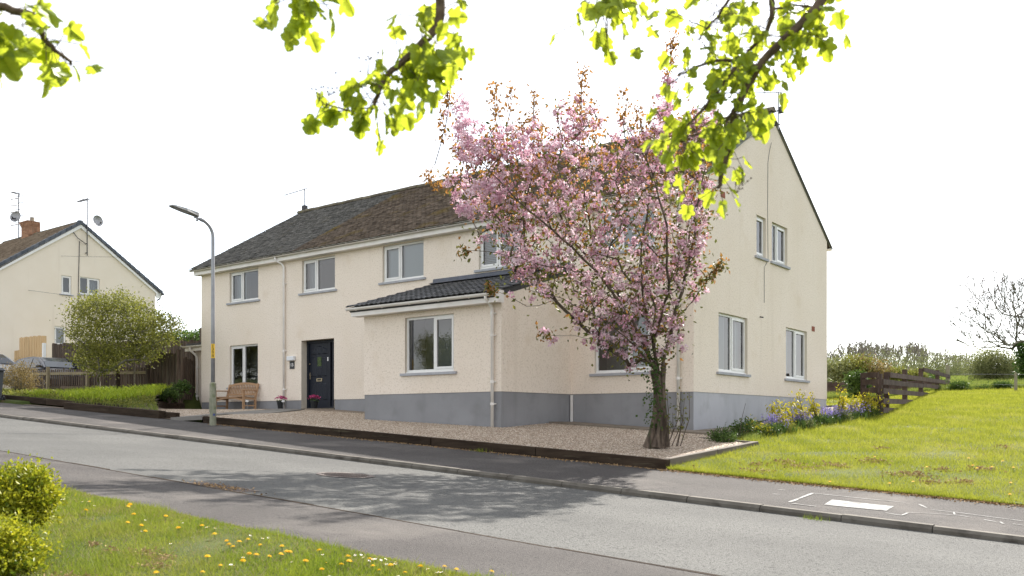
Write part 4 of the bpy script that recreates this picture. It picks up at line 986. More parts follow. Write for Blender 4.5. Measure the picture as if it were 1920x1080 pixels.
q = MB(); q.tube([(GX+0.25, LY1+0.38, LE-0.22), (GX-4, LY1+0.38, LE-0.22)], 0.06, 8); q.tube([(GX+0.05, LY1+0.36, LE-0.25), (GX+0.05, LY1+0.25, LE-0.5), (GX+0.05, LY1+0.08, LE-0.6)], 0.04, 8); q.build('gutter', 'darkmetal', lh)
# chimney of coursed brick
cx_, cy_ = GX-5.6, LYR-0.05
ch = MB(); ch.box((cx_-0.43, cy_-0.33, LR-0.6), (cx_+0.43, cy_+0.33, LR+0.80)); chim = ch.build('chimney', 'mortar', lroof)
for r in range(13):
    z = LR-0.1+r*0.075; g = 0.0 if r < 9 else 0.03+0.02*(r-9)
    for side in range(2):
        nB = 4 if side == 0 else 3; off = 0.11*(r % 2)
        for i in range(nB):
            q = MB()
            if side == 0: a = cx_-0.44-g+i*0.222; q.box((a+0.005, cy_-0.345-g, z), (a+0.212, cy_-0.24, z+0.064))
            else: a = cy_-0.34-g+i*0.225; q.box((cx_+0.30, a+0.005, z), (cx_+0.445+g, a+0.215, z+0.064))
            b_ = q.build('brick', 'brick', lroof)
q = MB(); q.lathe([(0.13, 0), (0.11, 0.25), (0.13, 0.27), (0.10, 0.28)], 12, (cx_+0.15, cy_, LR+0.86)); q.box((cx_-0.42, cy_-0.33, LR+0.80), (cx_+0.42, cy_+0.33, LR+0.88)); q.build('chimney_pot', 'mortar', lroof)
# aerials on the left house
t = yagi('tv_aerial', (GX+0.2, LYR+0.28, LR-0.55), 'tall mast with a yagi aerial fixed to the far left gable', (0.6, -1, 0), mast=2.0, boom=0.9, nel=10, tilt=-0.45, below=1.1, el=0.22, m='darkmetal', thick=1.7)
q = MB(); q.beam((GX, LYR+0.28, LR-1.0), (GX+0.22, LYR+0.28, LR-1.0), 0.04, 0.04); q.beam((GX, LYR+0.28, LR-1.5), (GX+0.22, LYR+0.28, LR-1.5), 0.04, 0.04); q.tube([(GX+0.02, LYR-0.6, LR-0.2), (GX+0.1, LYR-0.2, LR-0.75), (GX+0.15, LYR+0.2, LR-1.0)], 0.02, 6); q.tube([(GX+0.03, LYR-0.05, LR-0.9), (GX+0.02, LYR-0.1, LR-3), (GX+0.02, LYR-0.12, LR-4.6)], 0.018, 5); q.build('bracket', 'darkmetal', t)
dish((GX+0.25, LYR+0.80, LR+0.30), (0.85, 0.1, 0.1), 'round satellite dish on the gable mast of the far left house', 0.30)
t = yagi('tv_aerial', (cx_-1.2, LYR-0.2, LR+0.3), 'cluttered dark mast with short aerials beside the brick chimney', (0.3, -1, 0), mast=2.4, boom=0.5, nel=6, m='darkmetal', below=0.4, el=0.2, thick=1.8)
for k in range(5):
    q = MB(); z = LR+0.9+k*0.38; q.tube([(cx_-1.2, LYR-0.2, z), (cx_-0.9, LYR-0.75, z-0.22)], 0.03, 6); q.tube([(cx_-1.5, LYR-0.3, z+0.1), (cx_-0.85, LYR-0.1, z+0.1)], 0.016, 5); q.build('arm', 'darkmetal', t)
dish((cx_-1.05, LYR-0.4, LR+1.25), (0.5, -0.8, 0.2), 'round satellite dish on the cluttered mast by the chimney', 0.33)

# ================================================================== FENCES ON THE LEFT
def hb(x, y): return float(h_bed(np.array(x), np.array(y)))
pf = thing('picket_fence', (-23.5, -1.2, 1.0), 'low dark picket fence with a pale top rail behind the lime green leaves', 'fence')
A, B = Vector((-28.2, -1.62, 0)), Vector((-20.15, -0.92, 0)); n = 58; dv = (B-A).normalized(); nv = Vector((dv.y, -dv.x, 0))
for k in range(n):
    p = A + (B-A)*(k+0.5)/n; g = hb(p.x, p.y); zt_ = 1.86+0.022*(-20.1-p.x)
    q = MB(); q.beam((p.x+random.uniform(-.008, .008), p.y, g-0.08), (p.x+random.uniform(-.012, .012), p.y, zt_+random.uniform(-0.03, 0.03)), 0.082, 0.02, up=(0,1,0)); q.build('picket', 'fence_dark', pf)
for dz, m in ((-0.17, 'fence_rail'), (-0.70, 'fence_dark')):
    for a, b in ((0, 0.33), (0.333, 0.66), (0.663, 1.0)):
        p, q_ = A+(B-A)*a - nv*0.035*(-1), A+(B-A)*b - nv*0.035*(-1)
        q = MB(); q.beam((p.x, p.y, 1.86+0.022*(-20.1-p.x)+dz), (q_.x, q_.y, 1.86+0.022*(-20.1-q_.x)+dz), 0.045, 0.10); q.build('rail', m, pf)
for a in (0.0, 0.24, 0.56, 0.78, 1.0):
    p = A+(B-A)*a + nv*0.09; g = hb(p.x, p.y); q = MB(); q.box((p.x-0.05, p.y-0.05, g-0.2), (p.x+0.05, p.y+0.05, 1.95+0.022*(-20.1-p.x))); q.build('post', 'fence_rail' if a in (0.56, 0.24) else 'fence_dark', pf)
def board_fence(name, pts, label, m, w, zb, zt0, zt1, jag=0.03, gap=0.008, rails=True):
    f = thing(name, (pts[0][0], pts[0][1], zb), label, 'fence')
    tot = sum((Vector(b)-Vector(a)).length for a, b in zip(pts[:-1], pts[1:])); acc = 0
    for a, b in zip(pts[:-1], pts[1:]):
        a, b = Vector(a), Vector(b); L_ = (b-a).length; d = (b-a)/L_; n = int(L_/(w+gap)); nn = Vector((d.y, -d.x))
        for k in range(n):
            p = a + d*(k+0.5)*(w+gap); f_ = (acc+(k+0.5)*(w+gap))/tot; zt_ = zt0+(zt1-zt0)*f_ + random.uniform(-jag, jag)
            q = MB(); off = nn*0.012*(k % 2)
            q.beam((p.x+off.x, p.y+off.y, zb), (p.x+off.x+random.uniform(-.006, .006), p.y+off.y, zt_), w, 0.018, up=(d.y, -d.x, 0)); q.build('board', m, f)
        for z in ((zb+0.45, (zt0+zt1)/2-0.3) if rails else ()):
            q = MB(); q.beam((a.x-nn.x*0.04, a.y-nn.y*0.04, z), (b.x-nn.x*0.04, b.y-nn.y*0.04, z), 0.05, 0.08); q.build('rail', m, f)
        for p in (a, b):
            q = MB(); q.box((p.x-nn.x*0.05-0.05, p.y-nn.y*0.05-0.05, zb-0.2), (p.x-nn.x*0.05+0.05, p.y-nn.y*0.05+0.05, zt0-0.02)); q.build('post', m, f)
        acc += L_
    return f
board_fence('board_fence', [(-20.5, -0.72), (-18.72, -0.70), (-19.55, 0.42)], 'tall dark board fence with uneven tops next to the white downpipe', 'fence_dark', 0.088, 0.75, 2.46, 2.12, 0.035)
board_fence('board_fence', [(-32.0, 1.35), (-20.6, 1.35)], 'tall dark board fence behind the charcoal car and leafy bush', 'fence_dark', 0.105, 1.2, 3.48, 3.0, 0.05)
lf = board_fence('board_fence', [(-36.1, 1.75), (-34.0, 1.9)], 'new pale timber fence panel behind the silver roofed car', 'fence_new', 0.10, 1.7, 4.0, 4.0, 0.02)
board_fence('board_fence', [(-38.6, 2.6), (-36.2, 2.4)], 'lower new timber fence behind the pale panel, left of it', 'fence_new', 0.12, 1.6, 3.55, 3.55, 0.01)
q = MB(); q.box((-33.75, 1.7, 1.6), (-33.62, 1.83, 3.62)); tag(q.build('fence_post', 'upvc'), 'white post between the pale timber panel and the dark fence', 'post')

# ================================================================== OUTBUILDING BESIDE THE HOUSE
ob = thing('outbuilding', (-20.2, 1.2, 0.4), 'small lean-to outbuilding with white gutter tucked against the left end', 'outbuilding')
q = MB(); q.box((-19.62, 0.5, 0.0), (-18.52, 3.0, 2.62)); q.build('wall', 'wall', ob)
q = MB(); q.prism([(-19.85, 0.28, 2.62), (-18.52, 0.28, 2.62), (-18.52, 3.0, 3.1), (-19.85, 3.0, 3.1)], (0, 0, 0.09)); q.build('roof', 'tile_grey', ob)
for r in range(5):
    y = 0.28+0.5*r; z = 2.71+0.0882*2*r*0.5; q = MB(); q.hexa([(-19.87, y, z), (-18.51, y, z), (-18.51, y+0.52, z+0.085), (-19.87, y+0.52, z+0.085), (-19.87, y, z+0.04), (-18.51, y, z+0.04), (-18.51, y+0.52, z+0.09), (-19.87, y+0.52, z+0.09)]); q.build('roof_course', 'tile_slate', ob)
g = gutter(-19.95, -18.5, 0.22, 2.66, 0.6, ob); 
q = MB(); q.box((-19.9, 0.26, 2.48), (-18.51, 0.30, 2.66)); q.build('fascia', 'gutter', ob)
downpipe([(-19.5, 0.22, 2.62), (-19.5, 0.22, 2.50), (-19.42, 0.36, 2.36), (-19.40, 0.42, 2.25), (-19.40, 0.42, 0.35)], [1.9, 0.9], 0.04, ob)
sh = thing('shed', (-21.5, 4.5, 1.0), 'brown pebble walled shed with a corrugated roof below the hedge', 'shed')
q = MB(); q.box((-21.15, 3.2, 0.6), (-18.9, 6.0, 3.05)); q.build('wall', 'pink_wall', sh)
mb = MB(); n = 30
for i in range(n):
    a, b = -21.3+2.5*i/n, -21.3+2.5*(i+1)/n; h0, h1 = 0.03*math.sin(i*1.57), 0.03*math.sin((i+1)*1.57)
    mb.hexa([(a, 3.0, 3.05+h0), (b, 3.0, 3.05+h1), (b, 6.1, 3.4+h1), (a, 6.1, 3.4+h0), (a, 3.0, 3.08+h0), (b, 3.0, 3.08+h1), (b, 6.1, 3.43+h1), (a, 6.1, 3.43+h0)])
mb.build('roof', 'corrugated', sh)

# ================================================================== CARS, BIN
def car(loc, label, paint, L_=4.55, Wd=1.78, H=1.46, suv=False):
    """nose towards +X; lofted lower body, lofted cabin, glass set in, four wheels"""
    X0, Y0, Z0 = loc; t = thing('parked_car', loc, label, 'car'); w = Wd/2
    st = [(0.0, 0.42, 0.62, 0.80), (0.06, 0.28, 0.86, 0.90), (0.5, 0.2, 0.93, 0.98), (1.4, 0.18, 0.93, 1.0), (2.6, 0.18, 0.92, 1.0), (3.2, 0.18, 0.94, 1.0), (3.55, 0.18, 0.90, 0.99), (4.1, 0.2, 0.80, 0.95), (4.42, 0.24, 0.68, 0.86), (4.55, 0.36, 0.56, 0.74)]
    k = L_/4.55; q = MB(); rings = []
    for x, zb_, zt_, f in st:
        zt_ *= H/1.46
        ww = w*f; rings.append([(X0+x*k, Y0-ww*0.92, Z0+zb_), (X0+x*k, Y0-ww, Z0+zb_+(zt_-zb_)*0.45), (X0+x*k, Y0-ww*0.97, Z0+zb_+(zt_-zb_)*0.82), (X0+x*k, Y0-ww*0.88, Z0+zt_), (X0+x*k, Y0, Z0+zt_+0.03), (X0+x*k, Y0+ww*0.88, Z0+zt_), (X0+x*k, Y0+ww*0.97, Z0+zb_+(zt_-zb_)*0.82), (X0+x*k, Y0+ww, Z0+zb_+(zt_-zb_)*0.45), (X0+x*k, Y0+ww*0.92, Z0+zb_)])
    for a, b in zip(rings[:-1], rings[1:]):
        for i in range(9): j = (i+1) % 9; q.face([a[i], a[j], b[j], b[i]])
    q.face(rings[0]); q.face(rings[-1]); q.build('body', paint, t, smooth=True)
    # cabin: side profile points (x, z) from rear to windscreen foot
    top = [(0.10, 0.90), (0.42, 1.27), (0.75, 1.40), (1.4, 1.455), (2.0, 1.46), (2.45, 1.40), (2.85, 1.25), (3.38, 0.96)]
    pr = [(x*k, z*H/1.46) for x, z in top]; q = MB(); g = MB()
    def sec(x, z, belt): f = 0.97-0.26*max(0, (z-belt))/0.55; return f*w
    belt = 0.92*H/1.46
    L1 = [(X0+x, Y0-sec(x, z, belt), Z0+z) for x, z in pr]; R1 = [(p[0], 2*Y0-p[1], p[2]) for p in L1]
    for i in range(len(pr)-1): q.face([L1[i], L1[i+1], R1[i+1], R1[i]])
    bl = [(X0+x, Y0-0.95*w, Z0+belt-0.02) for x, z in pr]; br_ = [(p[0], 2*Y0-p[1], p[2]) for p in bl]
    for i in range(len(pr)-1): q.face([L1[i], L1[i+1], bl[i+1], bl[i]]); q.face([R1[i], R1[i+1], br_[i+1], br_[i]])
    q.build('cabin', paint, t, smooth=False)
    def gl(pts, s):
        out = []
        for x, z in pts:
            f = sec(x*k, z*H/1.46, belt); out.append((X0+x*k, Y0+s*(f+0.006), Z0+z*H/1.46))
        m_ = MB(); m_.face(out); m_.build('side_window', 'car_glass', t, fix=False)
    for s in (-1, 1):
        gl([(0.55, 1.0), (1.25, 0.97), (1.25, 1.375), (0.80, 1.33)], s); gl([(1.32, 0.97), (2.12, 0.97), (2.05, 1.39), (1.32, 1.385)], s); gl([(2.20, 0.97), (3.10, 0.99), (2.78, 1.20), (2.42, 1.335), (2.13, 1.385)], s)
        m_ = MB(); m_.box((X0+2.95*k, Y0+s*(w+0.02)-0.09, Z0+0.97*H/1.46), (X0+3.12*k, Y0+s*(w+0.02)+0.09, Z0+1.08*H/1.46)); m_.build('wing_mirror', paint, t, bevel=0.03)
        m_ = MB(); m_.box((X0+4.30*k, Y0+s*0.62-0.17, Z0+0.58), (X0+4.47*k, Y0+s*0.62+0.12, Z0+0.70)); m_.build('headlight', 'sill', t, bevel=0.03)
    a, b = (2.88, 1.235), (3.36, 0.975); m_ = MB()
    P1 = [(X0+a[0]*k+0.006, Y0-0.62, Z0+a[1]*H/1.46+0.01), (X0+a[0]*k+0.006, Y0+0.62, Z0+a[1]*H/1.46+0.01), (X0+b[0]*k+0.006, Y0+0.76, Z0+b[1]*H/1.46+0.01), (X0+b[0]*k+0.006, Y0-0.76, Z0+b[1]*H/1.46+0.01)]
    m_.face(P1); m_.face([(X0+2.47*k, Y0-0.58, Z0+1.405*H/1.46), (X0+2.47*k, Y0+0.58, Z0+1.405*H/1.46), P1[1], P1[0]]); m_.build('windscreen', 'car_glass', t, fix=False)
    for x in (0.85*k, 3.62*k):
        for s in (-1, 1):
            m_ = MB(); y = Y0+s*(w-0.09); m_.tube([(X0+x, y-0.10, Z0+0.32), (X0+x, y+0.10, Z0+0.32)], 0.32, 20); wh = m_.build('wheel', 'rubber', t)
            m_ = MB(); yy = y+s*0.102
            for i in range(5):
                a_ = 2*PI*i/5; m_.beam((X0+x, yy, Z0+0.32), (X0+x+0.2*math.cos(a_), yy, Z0+0.32+0.2*math.sin(a_)), 0.05, 0.02, up=(0, 1, 0))
            m_.tube([(X0+x, yy-0.01, Z0+0.32), (X0+x, yy+0.012, Z0+0.32)], 0.06, 10); m_.build('rim', 'alum', wh)
    return t
car((-32.0, 0.25, 1.25), 'charcoal car parked behind the low picket fence', 'car_dark')
car((-38.0, 0.15, 1.56), 'silver car, only its roof and side window showing behind the charcoal one', 'car_silver', H=1.62)

bx0, by0 = -20.98, -5.78; bzz = float(h_strip(bx0, by0))
wb = thing('wheelie_bin', (bx0, by0, bzz), 'dark grey wheelie bin on the pavement at the left', 'bin')
q = MB(); q.hexa([(bx0-0.24, by0-0.24, bzz+0.03), (bx0+0.24, by0-0.24, bzz+0.03), (bx0+0.24, by0+0.24, bzz+0.03), (bx0-0.24, by0+0.24, bzz+0.03), (bx0-0.30, by0-0.29, bzz+0.96), (bx0+0.33, by0-0.29, bzz+0.96), (bx0+0.33, by0+0.29, bzz+0.96), (bx0-0.30, by0+0.29, bzz+0.96)]); q.build('body', 'bin', wb, bevel=0.02)
q = MB(); q.hexa([(bx0-0.33, by0-0.32, bzz+0.96), (bx0+0.38, by0-0.32, bzz+0.96), (bx0+0.38, by0+0.32, bzz+0.96), (bx0-0.33, by0+0.32, bzz+0.96), (bx0-0.28, by0-0.26, bzz+1.02), (bx0+0.34, by0-0.26, bzz+1.06), (bx0+0.34, by0+0.26, bzz+1.06), (bx0-0.28, by0+0.26, bzz+1.02)]); q.build('lid', 'bin', wb, bevel=0.012)
q = MB(); q.tube([(bx0+0.40, by0-0.25, bzz+0.98), (bx0+0.40, by0+0.25, bzz+0.98)], 0.016, 8); q.build('handle', 'bin', wb)
q = MB(); q.tube([(bx0+0.27, by0-0.30, bzz+0.1), (bx0+0.27, by0+0.30, bzz+0.1)], 0.012, 8); q.build('axle', 'darkmetal', wb)
for s in (-1, 1):
    q = MB(); q.tube([(bx0+0.27, by0+s*0.27-0.025, bzz+0.10), (bx0+0.27, by0+s*0.27+0.025, bzz+0.10)], 0.10, 18); w_ = q.build('wheel', 'rubber', wb); q = MB(); q.tube([(bx0+0.27, by0+s*0.27-0.03, bzz+0.10), (bx0+0.27, by0+s*0.27+0.03, bzz+0.10)], 0.05, 12); q.build('hub', 'bin', w_)

# ================================================================== WIRES
def PX3(px, py, t): x, y = cam_t(px, t); return (x, y, (790-py)/1689.0*t)
for pts, lab in (([PX3(-40, 475, 52), PX3(150, 481, 47), PX3(300, 483, 46), PX3(440, 482, 46)], 'thin overhead cable crossing the sky to the left of the lamp post'),
                 ([PX3(-30, 537, 46.5), PX3(60, 545, 46.5), PX3(136, 555, 47.2)], 'thin cable sagging in front of the far left gable'),
                 ([(-18.55, 3.0, 4.6), (-26, 9, 3.9), (-34, 16, 3.5)], 'upper thin cable running from the left end down behind the hedge'),
                 ([(-18.55, 3.2, 4.3), (-25, 9, 3.4), (-33, 16, 3.0)], 'lower thin cable running from the left end down behind the hedge')):
    P = []
    for a, b in zip(pts[:-1], pts[1:]):
        for k in range(8): P.append(Vector(a).lerp(Vector(b), k/8))
    P.append(Vector(pts[-1])); q = MB(); q.tube(P, 0.009, 4); tag(q.build('overhead_cable', 'wire'), lab, 'cable')

# ================================================================== IRONWORK IN THE ROAD
def on_road(px, py):
    t = 8.0
    for _ in range(60):
        X, Y = cam_t(px, t); z = float(h_strip(X, Y)); t = 0.5*t + 0.5*(-1689.0*z/(py-790.0))
    X, Y = cam_t(px, t); return X, Y, float(h_strip(X, Y))
mx_, my_, mz_ = on_road(648, 891.5)
mh = thing('manhole_cover', (mx_, my_, mz_), 'round iron manhole cover in the road', 'manhole cover')
q = MB()
def rp_(a, r, h): x, y = mx_+r*math.cos(a), my_+r*math.sin(a); return (x, y, float(h_strip(x, y))+h)
n = 32
for k in range(n):
    a, b = 2*PI*k/n, 2*PI*(k+1)/n; q.face([rp_(a, 0.31, 0.008), rp_(b, 0.31, 0.008), rp_(b, 0.38, 0.008), rp_(a, 0.38, 0.008)])
q.build('frame', 'iron', mh, fix=False)
q = MB()
for k in range(n): a, b = 2*PI*k/n, 2*PI*(k+1)/n; q.face([rp_(0, 0, 0.005), rp_(a, 0.30, 0.005), rp_(b, 0.30, 0.005)])
q.build('cover', 'iron', mh, fix=False)
q = MB()
for i in range(-6, 7):
    for j in range(-6, 7):
        x, y = mx_+i*0.045, my_+j*0.045
        if math.hypot(i, j)*0.045 < 0.28: z = float(h_strip(x, y)); q.box((x-0.014, y-0.014, z+0.002), (x+0.014, y+0.014, z+0.013))
q.build('stud', 'iron', mh)['kind'] = 'stuff'
gx_, gy_, gz_ = on_road(412, 914)
gl_ = thing('drain_grate', (gx_, gy_, gz_), 'iron drain grate choked with brown leaves at the near road edge', 'drain')
q = MB(); 
for a, b, c, d in ((-0.45, 0.45, -0.16, -0.13), (-0.45, 0.45, 0.13, 0.16), (-0.45, -0.42, -0.13, 0.13), (0.42, 0.45, -0.13, 0.13)):
    q.hexa([(gx_+a, gy_+c, h_strip(gx_+a, gy_+c)-0.02), (gx_+b, gy_+c, h_strip(gx_+b, gy_+c)-0.02), (gx_+b, gy_+d, h_strip(gx_+b, gy_+d)-0.02), (gx_+a, gy_+d, h_strip(gx_+a, gy_+d)-0.02), (gx_+a, gy_+c, h_strip(gx_+a, gy_+c)+0.008), (gx_+b, gy_+c, h_strip(gx_+b, gy_+c)+0.008), (gx_+b, gy_+d, h_strip(gx_+b, gy_+d)+0.008), (gx_+a, gy_+d, h_strip(gx_+a, gy_+d)+0.008)])
q.build('frame', 'iron', gl_)
for k in range(11):
    x = gx_-0.36+k*0.072; q = MB(); z = h_strip(x, gy_); q.box((x-0.016, gy_-0.13, z-0.02), (x+0.016, gy_+0.13, z+0.007)); q.build('bar', 'iron', gl_)
n = 150; P = np.stack([gx_+rng.normal(0, 0.28, n), gy_+rng.normal(0, 0.08, n), np.zeros(n)], 1); P[:, 2] = h_strip(P[:, 0], P[:, 1])+0.012
stuff(leaves('leaf_litter', P, rng.normal(0, 1, (n, 3))*[1, 1, 0.25], 0.03, 0.02, 'litter', rng.random(n)), 'dry brown leaves caught on the drain grate', 'leaves')

# ================================================================== RIGHT: RANCH FENCE, RETAINING WALL, FIELD POSTS
def hr(x, y): return float(h_right(np.array(x), np.array(y)))
rf = thing('ranch_fence', (1.3, 14, 0.6), 'dark brown post and rail fence climbing the lawn behind the gable', 'fence')
pp = [(1649, 22.6, 701, 778), (1662, 24.2, 698, 776), (1696.5, 27.0, 693, 758), (1726.5, 30.3, 691, 745), (1757.5, 33.8, 694, 739), (1777, 36.0, 685, 732)]
PP = []
for px, t, yt_, yb_ in pp:
    x, y = cam_t(px, t); PP.append((x, y, (790-yt_)/1689*t, (790-yb_)/1689*t))
for i, (x, y, zt_, zb_) in enumerate(PP):
    q = MB(); w_ = 0.062; q.box((x-w_, y-w_, min(zb_, hr(x, y))-0.15), (x+w_, y+w_, zt_)); q.build('post', 'post_grey' if i == 5 else 'fence_ranch', rf)
def rail(p, q_, m='fence_ranch'):
    q = MB(); q.beam(p, q_, 0.04, 0.135); q.build('rail', m, rf)
def zpx(i, yy): return (790-yy)/1689*pp[i][1]
def rl(i, yi, j, yj): a, b = PP[i], PP[j]; rail((a[0]+0.085, a[1]-0.02, zpx(i, yi)), (b[0]+0.085, b[1]-0.02, zpx(j, yj)))
rl(1, 703, 3, 711); rl(3, 693, 5, 706.5); rl(3, 711, 5, 718)
rl(0, 716, 3, 724); rl(3, 722.5, 5, 729)
rl(0, 733, 3, 739.5); rl(3, 739, 4, 744)
rl(0, 752, 3, 754.5); rl(0, 769, 2, 771)
# short return of the fence towards the house
x0, y0 = cam_t(1619, 23.4); a = PP[0]
q = MB(); q.box((x0-0.06, y0-0.06, -0.1), (x0+0.06, y0+0.06, zpx(0, 700)+0.05)); q.build('post', 'fence_ranch', rf)
for yy in (703, 716, 732, 751): rail((x0, y0-0.08, (790-yy-1)/1689*23.4), (a[0], a[1]-0.08, zpx(0, yy)))
# retaining wall of stacked sleepers behind the house
rw = thing('retaining_wall', (-1, 16.5, 0.9), 'brown timber retaining wall behind the house under the shrubs', 'wall')
WA, WB = Vector((-7.5, 14.6, 0)), Vector((0.85, 20.4, 0)); 
for r in range(5):
    for k in range(4):
        a = WA+(WB-WA)*(k/4+0.003); b = WA+(WB-WA)*((k+1)/4-0.003); z = 0.58+r*0.205
        zA = z+0.10*(k/4); zB = z+0.10*((k+1)/4); o = random.uniform(-0.015, 0.015)
        q = MB(); q.beam((a.x, a.y+o, zA), (b.x, b.y+o, zB), 0.16, 0.20); q.build('sleeper', 'fence_ranch', rw, bevel=0.008)
mb = MB(); nn = Vector((WB.y-WA.y, -(WB.x-WA.x), 0)).normalized()
a0, a1 = WA-nn*0.09, WB-nn*0.09; b0, b1 = WA-nn*9, WB-nn*9
mb.hexa([(a0.x,a0.y,0.3), (a1.x,a1.y,0.3), (b1.x,b1.y,0.3), (b0.x,b0.y,0.3), (a0.x,a0.y,1.46), (a1.x,a1.y,1.54), (b1.x,b1.y,2.0), (b0.x,b0.y,2.0)])
structure(mb.build('bank', 'turf'))
fp = None
for px, t, yt_, yb_, lab in ((1904.5, 31.5, 700, 737, 'pale weathered wire fence post standing in the rough grass at far right'), (1704, 38, 688, 716, 'grey green post rising behind the post and rail fence')):
    x, y = cam_t(px, t); q = MB(); q.lathe([(0.055, 0), (0.05, (yb_-yt_)/1689*t+0.25), (0.03, (yb_-yt_)/1689*t+0.28)], 10, (x, y, (790-yb_)/1689*t-0.25)); tag(q.build('fence_post', 'post_grey'), lab, 'post')
x1, y1 = cam_t(1904.5, 31.5); x2, y2 = cam_t(1777, 36.2); x3, y3 = cam_t(2100, 29)
for z, lab in ((0.62, 'upper strand of wire along the rough grass'), (0.25, 'lower strand of wire along the rough grass')):
    q = MB(); zb_ = (790-735)/1689*31.5; q.tube([(x2, y2, zpx(5, 730)+z), (x1, y1, zb_+z), (x3, y3, zb_+z-0.1)], 0.006, 4); tag(q.build('fence_wire', 'alum'), lab, 'wire')
# ================================================================== VEGETATION
RV = np.array([0.7919, 0.6107, 0.0]); FV = np.array([-0.6107, 0.7919, 0.0]); UP = np.array([0, 0, 1.0]); CP = np.array(CAMP)
def proj(P):
    d = P - CP; w = d @ FV; return 960 + 1689*(d @ RV)/w, 790 - 1689*d[:, 2]/w, w
def P3(px, py, t): x, y = cam_t(px, t); return np.array([x, y, (790-py)/1689.0*t])

def grow(seed_paths, attract, root, step=0.22, droop=0.0):
    """branch skeleton: hand set limbs, then every attractor is joined to the nearest suitable node"""
    N = []; par = []
    for pth, join in seed_paths:
        prev = join if join is not None else -1
        if join is not None:
            d = [np.linalg.norm(np.array(n)-pth[0]) for n in N]; prev = int(np.argmin(d))
        for i, p in enumerate(pth):
            if i == 0: N.append(np.array(p)); par.append(prev); prev = len(N)-1; continue
            a = N[prev]; L_ = np.linalg.norm(p-a); k = max(1, int(L_/step))
            for j in range(1, k+1): N.append(a + (p-a)*j/k + rng.normal(0, 0.012, 3)); par.append(prev); prev = len(N)-1
    order = np.argsort(np.linalg.norm(attract-root, axis=1)); tips = []
    A = np.array(N); skip = 14
    for i in order:
        p = attract[i]; d = p - A; L_ = np.linalg.norm(d, axis=1)
        cost = L_ + 0.9*np.maximum(0, -d[:, 2]+0.1) + 0.25*np.maximum(0, np.linalg.norm(A-root, axis=1)-np.linalg.norm(p-root))
        cost[:skip] += 50
        j = int(np.argmin(cost)); a = A[j]; k = max(1, int(L_[j]/step)); new = []
        out = (a-root); out = out/max(np.linalg.norm(out), .1)
        for q in range(1, k+1):
            f = q/k; bend = out*0.16*L_[j]*math.sin(PI*f); new.append(a + (p-a)*f + bend + rng.normal(0, 0.012, 3))
        prev = j
        for n_ in new: par.append(prev); prev = len(par)-1
        A = np.vstack([A, new]); tips.append(prev)
    return A, np.array(par), tips
def skeleton_mesh(name, A, par, m, parent, r_tip, power=2.4, rmax=0.2, rmin=0.0, sides=6, flare=None):
    n = len(A); R_ = np.zeros(n); 
    kids = [[] for _ in range(n)]
    for i, p in enumerate(par):
        if p >= 0: kids[p].append(i)
    acc = np.zeros(n)
    for i in range(n-1, -1, -1):
        s = acc[i] if acc[i] > 0 else r_tip**power
        acc[i] = s
        if par[i] >= 0: acc[par[i]] += s
    R_ = np.clip(acc**(1/power), rmin, rmax)
    if flare is not None: R_ = flare(A, R_)
    mb = MB(); starts = [i for i in range(n) if par[i] < 0]; stack = [(s, None) for s in starts]
    while stack:
        s, pr = stack.pop(); pts = []; rad = []
        if pr is not None: pts.append(A[pr]); rad.append(min(R_[pr]*0.9, R_[s]*1.15))
        cur = s
        while True:
            pts.append(A[cur]); rad.append(R_[cur]); ks = kids[cur]
            if not ks: rad[-1] *= 0.6; break
            ks = sorted(ks, key=lambda q: -R_[q])
            for q in ks[1:]: stack.append((q, cur))
            cur = ks[0]
        if len(pts) > 1: mb.tube(pts, rad, sides if rad[0] > 0.02 else 4, cap=False)
    return mb.build(name, m, parent, smooth=True, fix=False), R_

